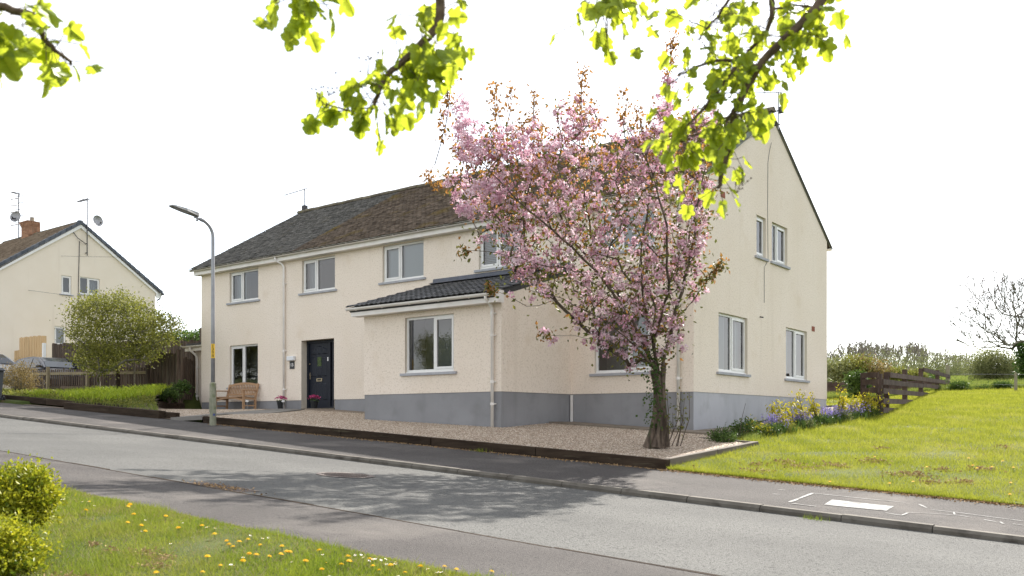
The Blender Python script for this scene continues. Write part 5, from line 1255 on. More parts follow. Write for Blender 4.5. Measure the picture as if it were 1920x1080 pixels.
# ------------------------------------------------------------------ cherry tree
T0 = 15.71; CB = P3(1232, 833, T0); 
def C3(px, py, w=0.0): return CB + RV*((px-1232)/1689.0*T0) + UP*((833-py)/1689.0*T0) + FV*w
cherry = thing('cherry_tree', tuple(CB), 'vase shaped cherry tree covered in pink blossom growing in the gravel', 'tree')
trunk = [C3(*p) for p in ((1230, 840, 0), (1233, 800, 0), (1235, 760, 0), (1235, 725, 0), (1232, 695, 0))]
limbs = [
 [(1232,695,0),(1212,660,-.1),(1180,600,-.3),(1120,525,-.5),(1050,465,-.8),(970,400,-1.0),(905,335,-1.1)],
 [(1232,695,0),(1205,640,.1),(1160,560,.3),(1125,470,.5),(1105,380,.5),(1092,280,.4),(1088,200,.3),(1096,122,.3)],
 [(1236,705,0),(1225,640,.1),(1208,555,.2),(1205,450,.2),(1225,340,.1),(1245,230,0),(1262,70,0)],
 [(1238,725,0),(1245,680,-.05),(1262,600,-.1),(1287,500,-.2),(1302,420,-.2),(1318,320,-.1),(1332,235,0)],
 [(1232,695,0),(1195,665,-.3),(1130,610,-.6),(1050,575,-.9),(975,555,-1.0)],
 [(1205,640,.1),(1165,540,.7),(1085,430,1.0),(1035,330,.9),(1000,240,.8),(1003,145,.7)],
 [(1225,640,.1),(1242,560,-.5),(1230,450,-1.1),(1190,340,-1.4),(1150,280,-1.5)],
 [(1160,560,.3),(1060,470,.9),(960,420,1.2),(880,360,1.2),(795,302,1.0)],
 [(1195,665,-.3),(1130,648,-.8),(1070,640,-1.0),(1014,640,-1.0)],
 [(1262,600,-.1),(1300,560,-.2),(1330,515,-.2),(1350,492,-.2)],
 [(905,335,-1.1),(865,270,-1.0),(845,215,-.9),(850,158,-.9)],
 [(970,400,-1.0),(950,310,-.8),(935,240,-.7),(932,190,-.7)],
 [(1225,340,.1),(1210,260,.3),(1205,185,.4)],
 [(1242,560,-.5),(1262,480,-1.2),(1270,380,-1.6),(1255,300,-1.6)],
 [(1208,555,.2),(1240,470,1.2),(1275,380,1.6),(1295,290,1.5),(1300,205,1.4)],
 [(1120,525,-.5),(1000,510,-.9),(930,495,-1.0),(872,488,-1.0)],
 [(1050,575,-.9),(985,590,-1.1),(930,562,-1.1)],
]
paths = [(trunk, None)] + [([C3(*p) for p in l], 0) for l in limbs]
sil = [(1185,690),(1125,650),(1080,600),(1005,548),(940,490),(890,440),(880,380),(835,330),(850,270),(900,290),(925,245),(975,225),(1020,235),(1070,200),(1105,215),(1130,265),(1195,250),(1240,220),(1280,225),(1330,225),(1352,290),(1340,370),(1322,450),(1300,515),(1318,530),(1290,585),(1270,640),(1225,690)]
nA = 900; pts2 = sample_poly(sil, nA)
ys = np.arange(180, 700, 4); ext = []
for y in ys:
    xs_ = []
    for (xa, ya), (xb, yb) in zip(sil, sil[1:]+sil[:1]):
        if (ya > y) != (yb > y): xs_.append(xa+(y-ya)*(xb-xa)/(yb-ya))
    ext.append((min(xs_), max(xs_)) if xs_ else (1200, 1201))
ext = np.array(ext)
lo_ = np.interp(pts2[:, 1], ys, ext[:, 0]); hi_ = np.interp(pts2[:, 1], ys, ext[:, 1])
ac = (lo_+hi_)/2; aw = np.maximum((hi_-lo_)/2, 5); bdep = np.minimum(0.72*aw/1689*T0, 1.9)
wv = rng.uniform(-1, 1, nA)*bdep*np.sqrt(np.clip(1-((pts2[:, 0]-ac)/aw)**2, 0.05, 1))
att = CB + np.outer((pts2[:, 0]-1232)/1689*T0, RV) + np.outer((833-pts2[:, 1])/1689*T0, UP) + np.outer(wv, FV)
A, par, tips = grow(paths, att, C3(1232, 700), 0.2)
def flare(A_, R_):
    h = (A_ - CB) @ UP; r = R_.copy(); tr = np.zeros(len(A_), bool); tr[:14] = True
    ntr = int(np.sum(h[:14] < 1.35)); 
    for i in range(ntr): r[i] = 0.086 + 0.095*math.exp(-max(h[i], 0)/0.24)
    return r
tr_o, RR = skeleton_mesh('trunk', A, par, 'bark', cherry, 0.0052, 2.35, 0.115, sides=9, flare=flare)
# second rough stem and root ribs beside the trunk
mb = MB()
for (a, r) in (([(1247,838,-.04),(1245,795,-.05),(1243,755,-.04),(1242,715,-.02),(1245,680,0)], [0.085,0.06,0.052,0.05,0.045]), ([(1213,840,-.06),(1222,808,-.08),(1229,770,-.05),(1232,725,0)], [0.085,0.06,0.045,0.04]), ([(1228,840,-.16),(1232,812,-.10),(1235,775,-.05)], [0.075,0.05,0.035])):
    mb.tube([C3(*p) for p in a], r, 9, cap=False)
mb.build('trunk_rib', 'bark', cherry, smooth=True)
# suckers and ivy at the foot
mb = MB(); sp = []
for k in range(8):
    x = 1245+rng.uniform(-6, 30); p0 = C3(x, 836, -.15); top = C3(x+rng.uniform(-4, 26), 836-rng.uniform(40, 110), -.2+rng.uniform(-.1, .1)); mid = (p0+top)/2 + rng.normal(0, 0.04, 3)
    mb.tube([p0, mid, top], [0.009, 0.007, 0.003], 5, cap=False)
    for j in range(16): f = rng.uniform(0.35, 1); sp.append(p0+(top-p0)*f + rng.normal(0, 0.03, 3))
mb.build('sucker_shoot', 'twig', cherry, fix=False)
sp = np.array(sp); leaves('sucker_leaf', sp, rng.normal(0, 1, sp.shape), 0.06, 0.03, 'leaf_cherry', rng.random(len(sp)), cherry)['kind'] = 'stuff'
iv = np.array([C3(rng.normal(1223-8*math.sin(k*.05), 7), rng.uniform(655, 800), -.16+rng.normal(0, .05)) for k in range(260)])
leaves('ivy', iv, rng.normal(0, 1, iv.shape)+[0, 0, -.3], 0.055, 0.05, 'leaf_green', rng.random(len(iv))*0.6, cherry)['kind'] = 'stuff'
# blossom and leaves along the thin wood
thin = np.where((RR < 0.024) & (np.arange(len(A)) > 20))[0]
hgt = (A[:, 2]-CB[2])
def perp(n): return unit(rng.normal(0, 1, (n, 3)))
tp = np.array(tips)
cen = []
for rep, prob, sp_ in ((tp, 0.68, 0.06), (tp, 0.38, 0.10), (thin, 0.25, 0.06), (thin, 0.10, 0.10)):
    pick = rep[rng.random(len(rep)) < prob]; cen.append(A[pick] + rng.normal(0, sp_, (len(pick), 3)))
# dense pink plumes near the upright shoots
for (x0, y0, x1, y1, w, n, s) in ((1080,270,1085,185,.3,46,.09),(1240,205,1248,150,0,34,.075),(1232,250,1240,205,0,30,.08),(875,285,868,235,-1,44,.10),(895,330,880,290,-1.1,34,.1),(935,395,905,375,-1.1,30,.1),(1010,300,1000,250,.8,38,.11),(1020,275,1040,240,.7,30,.1),(1310,260,1330,215,.1,26,.09),(985,330,960,280,-.8,30,.12),(870,430,890,405,-1.1,22,.08),(840,345,870,320,.9,24,.09)):
    n = int(n*.62); f = rng.random(n)[:, None]; cen.append(C3(x0, y0, w)*(1-f) + C3(x1, y1, w)*f + rng.normal(0, s, (n, 3)))
cen = np.concatenate(cen); cen = np.concatenate([cen, cen[rng.random(len(cen)) < .55]+rng.normal(0, .045, (1, 3))]); cen += rng.normal(0, .012, cen.shape); nc_ = len(cen); per = 20
cr = np.repeat(rng.uniform(0.036, 0.062, nc_), per)[:, None]; ct = np.repeat(np.clip(rng.beta(2.0, 2.2, nc_), 0, 1), per)
d_ = perp(nc_*per); Pp = np.repeat(cen, per, 0) + d_*cr*rng.uniform(0.55, 1.0, (nc_*per, 1)) + np.array([0, 0, -0.012])
o = leaves('blossom', Pp, perp(nc_*per)+0.6*d_, rng.uniform(0.03, 0.05, nc_*per), rng.uniform(0.032, 0.048, nc_*per), 'blossom', np.clip(ct + rng.normal(0, 0.16, nc_*per), 0, 1), cherry, fold=0.15); o['kind'] = 'stuff'
lp_ = []
for rep, prob, sp_ in ((tp, 1, 0.08), (tp, 1, 0.13), (tp, 1, 0.16), (tp, 1, 0.2), (tp, 1, 0.11), (thin, 1, 0.07), (thin, 1, 0.12), (thin, 1, .09), (tp, 1, .09)):
    pick = rep[rng.random(len(rep)) < prob]; lp_.append(A[pick] + rng.normal(0, sp_, (len(pick), 3)))
LP = np.concatenate(lp_); hh = (833 - (LP[:, 2]-CB[2])/T0*1689)           # back to picture height
bron = rng.random(len(LP)) < np.clip(0.85 - (hh-230)/380, 0.12, 0.85)
# bronze leaf spires at the tips of the long shoots
spires = []
for (x0, y0, x1, y1, w, n) in ((1092,205,1097,112,.3,55),(1003,240,1004,138,.8,55),(848,240,850,152,-.9,52),(838,300,838,215,-.9,40),(932,260,930,182,-.7,45),(955,230,962,190,-.7,24),(1205,260,1203,178,.4,50),(1250,150,1264,58,0,60),(1300,250,1297,172,1.4,40),(975,240,985,200,.5,26),(1148,285,1150,225,-1.5,34),(1345,510,1352,488,-.2,26),(1310,535,1345,500,-.2,60),(800,310,787,292,1.0,22),(830,330,800,305,1.0,26),(880,500,868,482,-1,24),(930,565,917,552,-1.1,30),(1030,640,1008,636,-1,22),(1010,235,1025,200,.8,20),(1120,260,1118,215,.2,20),(1270,220,1290,190,.8,20)):
    f = rng.random(n)[:, None]; f = rng.random(n*2)[:, None]; spires.append(C3(x0, y0, w)*(1-f) + C3(x1, y1, w)*f + rng.normal(0, 0.05, (n*2, 3)))
SPI = np.concatenate(spires)
low_sp = (833 - (SPI[:, 2]-CB[2])/T0*1689) > 475
LB = np.concatenate([LP[bron], SPI[~low_sp], SPI[low_sp][::2]]); LG = np.concatenate([LP[~bron], SPI[low_sp][1::2]])
for nm, Q, m in (('bronze_leaf', LB, 'leaf_bronze'), ('green_leaf', LG, 'leaf_cherry')):
    D = perp(len(Q)) + np.array([0, 0, -0.35]); leaves(nm, Q, D, rng.uniform(0.06, 0.115, len(Q)), rng.uniform(0.034, 0.055, len(Q)), m, rng.random(len(Q)), cherry)['kind'] = 'stuff'
mb = MB()
for (x0, y0, x1, y1, w) in ((1092,205,1097,112,.3),(1003,240,1004,138,.8),(848,240,850,152,-.9),(838,300,838,215,-.9),(932,260,930,182,-.7),(955,230,962,190,-.7),(1205,260,1203,178,.4),(1250,150,1264,58,0),(1300,250,1297,172,1.4),(975,240,985,200,.5),(1148,285,1150,225,-1.5)):
    a, b = C3(x0, y0, w), C3(x1, y1, w); mb.tube([a-UP*0.35-RV*rng.normal(.05, .08), a+rng.normal(0, .02, 3), (a*2+b)/3+rng.normal(0, .03, 3), (a+2*b)/3+rng.normal(0, .03, 3), b], [0.009, 0.008, 0.006, 0.004, 0.002], 5, cap=False)
mb.build('shoot', 'twig', cherry, fix=False)['kind'] = 'stuff'

# ------------------------------------------------------------------ leafy shrub builder
def shrub(name, c, rad, label, cat, m, n, leaf=0.05, lw=0.5, stems=14, base=None, group=None, sm='twig', clump=60, flat=0.0, dirup=0.2, stem_r=0.012, inner=0.45, sig=.30):
    c = np.array(c, float); rad = np.array(rad, float)
    if base is None: base = c - [0, 0, rad[2]]
    base = np.array(base, float); t = thing(name, tuple(base), label, cat, group)
    sg = sig; cc = unit(rng.normal(0, 1, (clump, 3)))*rng.uniform(inner, 1.0, (clump, 1))**0.6*rad*0.86 + c
    cc[:, 2] = np.maximum(cc[:, 2], base[2]+0.05)
    mb = MB()
    for k in range(stems):
        e = cc[k % clump]; mid = (base+e)/2 + [0, 0, 0.12*rad[2]] + rng.normal(0, 0.04, 3)*rad; b0 = base + rng.normal(0, 0.04, 3)*[rad[0], rad[1], 0]
        mb.tube([b0, mid, e], [stem_r, stem_r*0.7, stem_r*0.25], 5, cap=False)
    mb.build('stem', sm, t, fix=False)
    per = n//clump; s = rad.mean()*sg
    P = np.repeat(cc, per, 0) + rng.normal(0, 1, (clump*per, 3))*s*np.array([1, 1, 0.8]); P[:, 2] = np.maximum(P[:, 2], base[2]+0.01)
    tint = np.clip(np.repeat(rng.normal(0.5, 0.16, clump), per)+rng.normal(0, 0.22, clump*per), 0, 1)
    D = rng.normal(0, 1, (clump*per, 3)) + [0, 0, dirup] + 0.5*unit(P-c)
    o = leaves('foliage', P, D, leaf*rng.uniform(0.7, 1.3, clump*per), leaf*lw, m, tint, t); o['kind'] = 'stuff'
    return t
# big loose bush on the left, its thin trunk in front of the pickets
def bushpt(px, py, t): return P3(px, py, t)
bs = thing('bush', tuple(P3(253, 735, 29.8)), 'large loose olive green bush rising behind and over the picket fence', 'bush')
bb = P3(252, 742, 29.8); bb2 = P3(185, 735, 31)
path0 = [[bb, P3(252, 700, 29.8), P3(256, 640, 29.9), P3(262, 590, 30)], [P3(256, 645, 29.9), P3(235, 600, 30), P3(215, 565, 30)], [bb2, P3(185, 680, 31), P3(175, 620, 30.8), P3(185, 575, 30.5)], [P3(256, 630, 29.9), P3(290, 600, 30), P3(318, 600, 30)]]
sil2 = [(150,690),(140,650),(133,610),(145,570),(178,552),(200,560),(230,548),(262,565),(290,585),(318,592),(330,612),(318,640),(300,655),(285,680),(240,668),(215,692),(180,700)]
p2 = sample_poly(sil2, 430); w2 = rng.uniform(-1.1, 1.1, 430)
att2 = np.array([P3(p[0], p[1], 30.2+w_) for p, w_ in zip(p2, w2)])
A2, par2, tips2 = grow([(path0[0], None), (path0[1], 0), (path0[2], None), (path0[3], 0)], att2, bb, 0.3)
A2 = A2; skeleton_mesh('stem', A2, par2, 'bark_tree', bs, 0.006, 2.3, 0.06, sides=5)
k = 38; tpp = np.repeat(A2[np.array(tips2)], k, 0); P = tpp + rng.normal(0, 1, tpp.shape)*[0.2, 0.2, 0.12]
tin = np.clip(np.repeat(rng.normal(0.55, 0.2, len(tips2)), k) + rng.normal(0, .2, len(P)) , 0, 1)
leaves('foliage', P, rng.normal(0, 1, P.shape)+[0, 0, .3], rng.uniform(0.055, 0.11, len(P)), 0.05, 'leaf_haw', tin, bs)['kind'] = 'stuff'
# clipped hedge
hg = thing('hedge', (-24, 8, 1.0), 'dense clipped dark green hedge behind the board fence and shed', 'hedge')
n = 15000; P = np.stack([rng.uniform(-34, -18.9, n), rng.uniform(7.2, 9.0, n), rng.uniform(1.0, 4.42, n)], 1)
f = rng.random(n); P[f < 0.62, 1] = 7.2+np.abs(rng.normal(0, .10, (f < 0.62).sum())); P[(f > 0.62) & (f < 0.9), 2] = 4.42-np.abs(rng.normal(0, .08, ((f > .62) & (f < .9)).sum()))
P[:, 2] += 0.06*np.sin(P[:, 0]*1.7); P += rng.normal(0, 0.05, P.shape)
leaves('foliage', P, rng.normal(0, 1, (n, 3))+[0, -.3, .5], 0.12, 0.075, 'leaf_dark', np.clip(rng.normal(.45, .25, n), 0, 1), hg)['kind'] = 'stuff'
mb = MB()
for k in range(26): x = -33.5+k*0.56; mb.tube([(x, 8.1, 0.9), (x+.1, 8.0, 2.5), (x-.1, 8.1, 4.1)], [0.06, 0.05, 0.02], 5, cap=False)
mb.box((-34, 7.6, 1.0), (-18.9, 8.7, 4.2)); mb.build('stem', 'twig', hg, fix=False)
# straggly red brown shrub by the bin
shrub('shrub', P3(38, 708, 31.2), (0.72, 0.55, 0.52), 'straggly reddish brown shrub between the wheelie bin and the picket fence', 'shrub', 'leaf_red', 3400, 0.055, 0.5, 34, base=P3(35, 745, 31.2), sm='bark_tree', clump=60)
shrub('shrub', P3(342, 728, 28.8), (0.24, 0.2, 0.22), 'glossy dark green leafy plant at the foot of the tall board fence', 'plant', 'leaf_green', 700, 0.09, 0.5, 14, base=P3(342, 752, 28.8), clump=26)
shrub('shrub', P3(318, 742, 28.4), (0.32, 0.25, 0.14), 'low dark leafy plant right of the lime green blades', 'plant', 'leaf_green', 900, 0.09, 0.4, 10, base=P3(318, 756, 28.4), clump=22)
# lime green blades and ground cover in the bed
def bedpts(poly_px, n):
    out = []
    q = sample_poly(poly_px, n)
    for px, py in q:
        t = 27.0
        for _ in range(12):
            x, y = cam_t(px, t); z = float(h_bed(np.array(x), np.array(y))); tt = -1689.0*z/(py-790.0); t = 0.5*t+0.5*min(max(tt, 15), 45)
        x, y = cam_t(px, t); out.append((x, y, float(h_bed(np.array(x), np.array(y)))))
    return np.array(out)
q1 = np.stack([rng.uniform(-20.4, -15.2, 9000), rng.uniform(-5.0, -1.2, 9000)], 1)
ok = np.array([bed_keep(x, y) for x, y in q1]); q1 = q1[ok]; P = np.column_stack([q1, h_bed(q1[:, 0], q1[:, 1])])
dens = np.sin(P[:, 0]*2.3+1)*np.sin(P[:, 1]*2.9)+0.35+0.25*(P[:, 0]+18); P = P[dens+rng.normal(0, .3, len(P)) > 0]
stuff(blades('lime_leaf_blades', P, rng.uniform(0.14, 0.36, len(P)), 0.022, 'daylily', rng.random(len(P)), 0.7, seg2=True), 'lime green strap leaves growing in the bed before the picket fence', 'plants')
q1 = np.stack([rng.uniform(-29, -12.2, 26000), rng.uniform(-5.4, -0.9, 26000)], 1); ok = np.array([bed_keep(x, y) for x, y in q1]); q1 = q1[ok]
P = np.column_stack([q1, h_bed(q1[:, 0], q1[:, 1])])
stuff(blades('bed_grass', P, rng.uniform(0.05, 0.17, len(P)), 0.014, 'field_grass', rng.random(len(P)), 0.8), 'short grass and weeds covering the left bed', 'grass')
n = 5200; q1 = np.stack([rng.uniform(-24, -13.5, n), rng.uniform(-5.3, -3.2, n)], 1); ok = np.array([bed_keep(x, y) for x, y in q1]); q1 = q1[ok]; P = np.column_stack([q1, h_bed(q1[:, 0], q1[:, 1])+rng.uniform(0.02, .13, len(q1))])
stuff(leaves('ground_cover', P, rng.normal(0, 1, P.shape)+[0, 0, .4], 0.075, 0.05, 'leaf_haw', rng.random(len(P))), 'pale green low ground cover along the sleepers', 'plants')

# ------------------------------------------------------------------ grass on verge and lawn
def on_verge(px, py):
    t = 6.0
    for _ in range(60): x, y = cam_t(px, t); z = float(h_strip(x, y))+.03; t = .5*t+.5*(-1689.0*(z+.03)/(py-790.0))
    x, y = cam_t(px, t); return x, y, float(h_strip(x, y))+.03
def visible(P, pad=40):
    px, py, w = proj(P); return (w > 0.5) & (px > -pad) & (px < 1920+pad) & (py < 1080+pad)
def patchy(P, s, seed):
    return (np.sin(P[:, 0]*s*1.7+seed)*np.sin(P[:, 1]*s*2.1+seed*2)+0.6*np.sin(P[:, 0]*s*4.3+P[:, 1]*s*3.1+seed))
n = 620000; q1 = np.stack([rng.uniform(-3.5, 8.0, n), rng.uniform(-17.3, -14.16, n)], 1); P = np.column_stack([q1, h_strip(q1[:, 0], q1[:, 1])+0.03]); P = P[visible(P)]
bare = patchy(P, 1.3, 2.0) + 0.5*patchy(P, 5, 1.0) > 1.5; P = P[~(bare & (rng.random(len(P)) < 0.6))]
sel = rng.random(len(P)) < min(1, 190000/len(P)); P = P[sel]; N1 = len(P)
edge_ = np.clip((P[:, 1]+14.22)/-0.25, 0, 1)
hgt_ = rng.gamma(4, 0.0066, N1)*(0.75+0.35*patchy(P, 2.2, 5.0)); hgt_ = np.clip(hgt_, 0.012, 0.085)
stuff(blades('verge_grass', P, hgt_, rng.uniform(0.0025, 0.0055, N1), 'grass', np.clip(rng.normal(.5, .25, N1)+0.15*patchy(P, 3, 1), 0, 1), 1.0, seg2=False), 'short bright green grass on the roadside verge', 'grass')
q1 = np.stack([rng.uniform(-14, 15, 150000), -14.2-9.5*rng.random(150000)**1.3], 1); X_ = np.column_stack([q1, h_strip(q1[:, 0], q1[:, 1])+0.03]); X_ = X_[~visible(X_)]
stuff(blades('verge_grass', X_, rng.gamma(4, .009, len(X_)).clip(.015, .09), .009, 'grass', np.clip(rng.normal(.5, .25, len(X_)), 0, 1), 1.0), 'verge grass running on either side of the view', 'grass')
sel = rng.random(N1) < 0.09; Q = P[sel]
stuff(blades('verge_straw', Q, rng.uniform(0.01, 0.04, len(Q)), 0.004, 'straw', rng.random(len(Q)), 1.8), 'dry straw coloured blades among the verge grass', 'grass')
n = 700000; q1 = np.stack([rng.uniform(0.95, 9.5, n), -5.62+28*rng.random(n)**1.6], 1)
ok = (q1[:, 0] > 2.31) | (q1[:, 1] > -1.95); q1 = q1[ok]; ok = (q1[:, 0] > 1.6+0.0*q1[:, 1]) | (q1[:, 1] > 8.9); q1 = q1[ok]
P = np.column_stack([q1, h_right(q1[:, 0], q1[:, 1])+0.02]); P = P[visible(P)]
bare = (patchy(P, 1.1, 0.7) + 0.7*patchy(P, 4.3, 2.0) > 1.5) & (rng.random(len(P)) < 0.6); P = P[~bare]
if len(P) > 230000: P = P[rng.permutation(len(P))[:230000]]
px_, py_, wv_ = proj(P); N2 = len(P)
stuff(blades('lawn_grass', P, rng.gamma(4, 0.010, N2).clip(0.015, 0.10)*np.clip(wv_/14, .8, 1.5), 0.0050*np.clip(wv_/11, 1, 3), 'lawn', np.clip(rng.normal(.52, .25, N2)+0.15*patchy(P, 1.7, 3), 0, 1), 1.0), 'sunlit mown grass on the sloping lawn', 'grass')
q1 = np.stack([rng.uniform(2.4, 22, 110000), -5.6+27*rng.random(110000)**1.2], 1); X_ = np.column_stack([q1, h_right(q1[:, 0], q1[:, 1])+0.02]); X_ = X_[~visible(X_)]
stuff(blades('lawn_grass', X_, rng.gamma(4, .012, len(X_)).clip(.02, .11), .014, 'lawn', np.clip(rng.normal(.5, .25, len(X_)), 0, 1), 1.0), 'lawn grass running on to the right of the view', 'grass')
# lawn on the level behind the house and rough field grass beyond
n = 40000; q1 = np.stack([rng.uniform(-9, 3.0, n), rng.uniform(8.9, 21, n)], 1); P = np.column_stack([q1, h_right(q1[:, 0], q1[:, 1])+0.02]); P = P[visible(P)]
stuff(blades('back_lawn_grass', P, 0.07, 0.016, 'lawn', rng.random(len(P)), 0.9), 'grass behind the gable seen through the rails', 'grass')
n = 90000; t_ = 33+70*rng.random(n)**2; px_ = rng.uniform(1540, 1960, n); x_ = CAMP[0]+t_*((px_-960)/1689*0.7919-0.6107); y_ = CAMP[1]+t_*((px_-960)/1689*0.6107+0.7919)
P = np.column_stack([x_, y_, h_right(x_, y_)]); 
stuff(blades('field_grass', P, rng.uniform(.12, .34, n)*np.clip(t_/45, .9, 1.6), 0.018*np.clip(t_/35, 1, 2.5), 'field_grass', rng.random(n), 0.7), 'rough longer grass in the field above the lawn', 'grass')
Q = []
for px, py, s_ in ((1425, 884, 1), (1415, 872, .6), (1500, 876, 1.3), (1470, 868, .7), (1640, 866, 1), (1690, 890, 1.2), (1720, 892, .8), (1560, 872, .6), (1300, 882, .9), (1765, 845, .7), (1650, 800, .6), (1760, 778, .9), (1790, 772, .8), (1745, 905, .7), (1840, 880, .8), (1880, 812, .7), (1810, 905, .6), (1580, 840, .5), (1700, 762, .8)):
    tt = 13.0
    for _ in range(60): x, y = cam_t(px, tt); z = hr(x, y)+.03; tt = .5*tt+.5*np.clip(-1689.0*z/(py-790.0) if abs(py-790) > 3 else tt, 9, 30)
    x, y = cam_t(px, tt); m_ = int(75*s_); Q.append(np.column_stack([x+rng.normal(0, .14*s_, m_), y+rng.normal(0, .12*s_, m_), np.zeros(m_)]))
Q = np.concatenate(Q); Q = Q[Q[:, 1] > -5.45]; Q[:, 2] = h_right(Q[:, 0], Q[:, 1])+rng.uniform(.02, .06, len(Q))
stuff(leaves('dead_moss', Q, rng.normal(0, 1, Q.shape)*[1, 1, .5], .06, .035, 'moss_dead', rng.random(len(Q))), 'brown torn up patches of dead moss on the lawn', 'moss')
Q = []
for px, py, s_ in ((265, 1030, 1.1), (300, 1040, .8), (210, 1026, .5), (175, 1016, .4), (290, 1055, .8), (130, 1076, 1)):
    x, y, z = on_verge(px, py); m_ = int(120*s_); Q.append(np.column_stack([x+rng.normal(0, .06*s_, m_), y+rng.normal(0, .05*s_, m_), z+rng.uniform(.0, .03, m_)]))
Q = np.concatenate(Q); stuff(leaves('dead_moss', Q, rng.normal(0, 1, Q.shape)*[1, 1, .4], .022, .01, 'moss_dead', rng.random(len(Q))), 'bare brown scuffed patches in the verge grass', 'moss')
n = 5200; e1 = np.column_stack([rng.uniform(2.3, 9, n), -5.56+np.abs(rng.normal(0, .05, n))]); P = np.column_stack([e1, h_strip(e1[:, 0], e1[:, 1]-.04)+0.004])
stuff(leaves('leaf_litter', np.column_stack([P[:, 0], P[:, 1]-rng.gamma(1.2, .07, n), P[:, 2]+.004]), rng.normal(0, 1, (n, 3))*[1, 1, .15], 0.035, 0.02, 'litter', rng.random(n)), 'brown leaf litter lying along the lawn edge of the pavement', 'leaves')
n = 1500; e1 = np.column_stack([rng.uniform(-9.5, 2.3, n), -5.62-np.abs(rng.gamma(1.1, .05, n))]); P = np.column_stack([e1, h_strip(e1[:, 0], e1[:, 1])+.006])
stuff(leaves('leaf_litter', P, rng.normal(0, 1, (n, 3))*[1, 1, .15], 0.03, 0.02, 'litter', rng.random(n)), 'brown litter gathered against the front sleepers', 'leaves')
for (px, py, lab) in ((1520, 966, 'small tuft of grass growing at the kerb right of the manhole'), (900, 847, 'small weed tuft at the foot of the front sleepers')):
    x, y, z = on_road(px, py) if px > 1000 else on_pave(px, py); n = 90; P = np.column_stack([x+rng.normal(0, .09, n), y+rng.normal(0, .025, n), np.full(n, z)])
    tag(blades('grass_tuft', P, rng.uniform(.03, .09, n), .006, 'grass', rng.random(n), 1.0), lab, 'grass tuft')

# ------------------------------------------------------------------ gravel stones
def stones(n, poly, hf, smin, smax):
    q = sample_poly(poly, n); z = hf(q[:, 0], q[:, 1]); s = rng.uniform(smin, smax, n)
    O = np.array([(1,0,0),(0,1,0),(-1,0,0),(0,-1,0),(0,0,.7),(0,0,-.7)], float)
    a = rng.uniform(0, 2*PI, n); ca, sa = np.cos(a), np.sin(a); sc = np.stack([s, s*rng.uniform(.5, .9, n), s*rng.uniform(.4, .7, n)], 1)
    V = O[None]*sc[:, None]; X_ = V[..., 0]*ca[:, None]-V[..., 1]*sa[:, None]; Y_ = V[..., 0]*sa[:, None]+V[..., 1]*ca[:, None]
    V = np.stack([X_+q[:, 0:1], Y_+q[:, 1:2], V[..., 2]+z[:, None]+0.006], -1).reshape(-1, 3)
    f = np.array([(0,1,4),(1,2,4),(2,3,4),(3,0,4)]); F = (np.arange(n)[:, None, None]*6+f[None]).reshape(-1, 3)
    return V, F, np.repeat(rng.random(n), 6)
gp = [(-9.9,-5.46),(2.17,-5.46),(2.17,-2.05),(1.2,-1.8),(1.0,-1.05),(-3.18,-1.05),(-3.18,-2.72),(-7.55,-2.72),(-7.55,-1.02),(-11.9,-1.02),(-10.3,-5.3)]
V, F, T = stones(62000, gp, h_front, 0.012, 0.024)
stuff(npmesh('gravel', V, F, 'gravel', None, T), 'buff gravel round the cherry tree and along the house front', 'gravel')
gp = [(-11.6,-5.35),(-12.9,-1.05),(-13.7,-1.0),(-13.7,-.02),(-18.5,-.02),(-17.6,-1.9),(-16.2,-3.1),(-14.2,-4.3)]
V, F, T = stones(14000, gp, h_front, 0.014, 0.026)
stuff(npmesh('gravel', V, F, 'gravel', None, T), 'buff gravel before the bench left of the slab path', 'gravel')

# ------------------------------------------------------------------ flower bed along the gable
def bp(px, py):
    t = 17.0
    for _ in range(40): x, y = cam_t(px, t); z = hr(x, y)+0.02; t = 0.5*t+0.5*np.clip(-1689.0*z/(py-790.0+1e-6) if abs(py-790) > 0.5 else t, 14, 34)
    return x, y, z
def bedpos(px): f = (px-1400)/250.0; t = 17.6+f*5.4; x, y = cam_t(px, t); return np.array([x, y, hr(x, y)+0.03])
def twiggy(px, top, dx, label, n=120, leaf=0.075, spread=0.07, m='leaf_yellow', branches=3):
    b = bedpos(px); t = 17.6+(px-1400)/250.0*5.4; h = (790-top)/1689*t - b[2]
    o = thing('golden_shrub', tuple(b), label, 'shrub'); mb = MB(); Q = []
    for k in range(branches):
        e = b + RV*(dx/1689*t + rng.normal(0, .07)) + UP*h*(1 if k == 0 else rng.uniform(.6, .9)) + FV*rng.normal(0, .08); mid = (b+e)/2+RV*rng.normal(0, .03)
        mb.tube([b, mid, e], [.012, .009, .004], 5, cap=False)
        for f in rng.uniform(.3, 1.02, int(1.6*n)//branches): Q.append(b+(e-b)*f + rng.normal(0, spread, 3)*[1, 1, .7])
    mb.build('stem', 'twig', o, fix=False); Q = np.array(Q)
    leaves('foliage', Q, rng.normal(0, 1, Q.shape)+[0, 0, .8], leaf*rng.uniform(.7, 1.3, len(Q)), leaf*.45, m, np.clip(rng.normal(.6, .25, len(Q)), 0, 1), o)['kind'] = 'stuff'
twiggy(1472, 750, -24, 'golden leaved shrub leaning left, nearest the gravel', 150)
twiggy(1484, 757, -4, 'thin small golden shrub just right of the leaning one', 70)
twiggy(1508, 735, -16, 'tall golden shrub with one arching stem behind the bluebells', 130)
twiggy(1532, 740, -10, 'golden brown shrub leaning left near the house corner', 140)
twiggy(1572, 729, 6, 'upright golden shrub standing clear of the house corner', 170, branches=4)
twiggy(1600, 752, 0, 'short bronze tinged golden shrub between bluebell clumps', 130)
twiggy(1622, 744, 2, 'dense rounded golden shrub in front of the short rails', 420, spread=0.16, branches=7)
twiggy(1650, 744, 8, 'thin pale golden shoot in front of the first fence post', 60, branches=2)
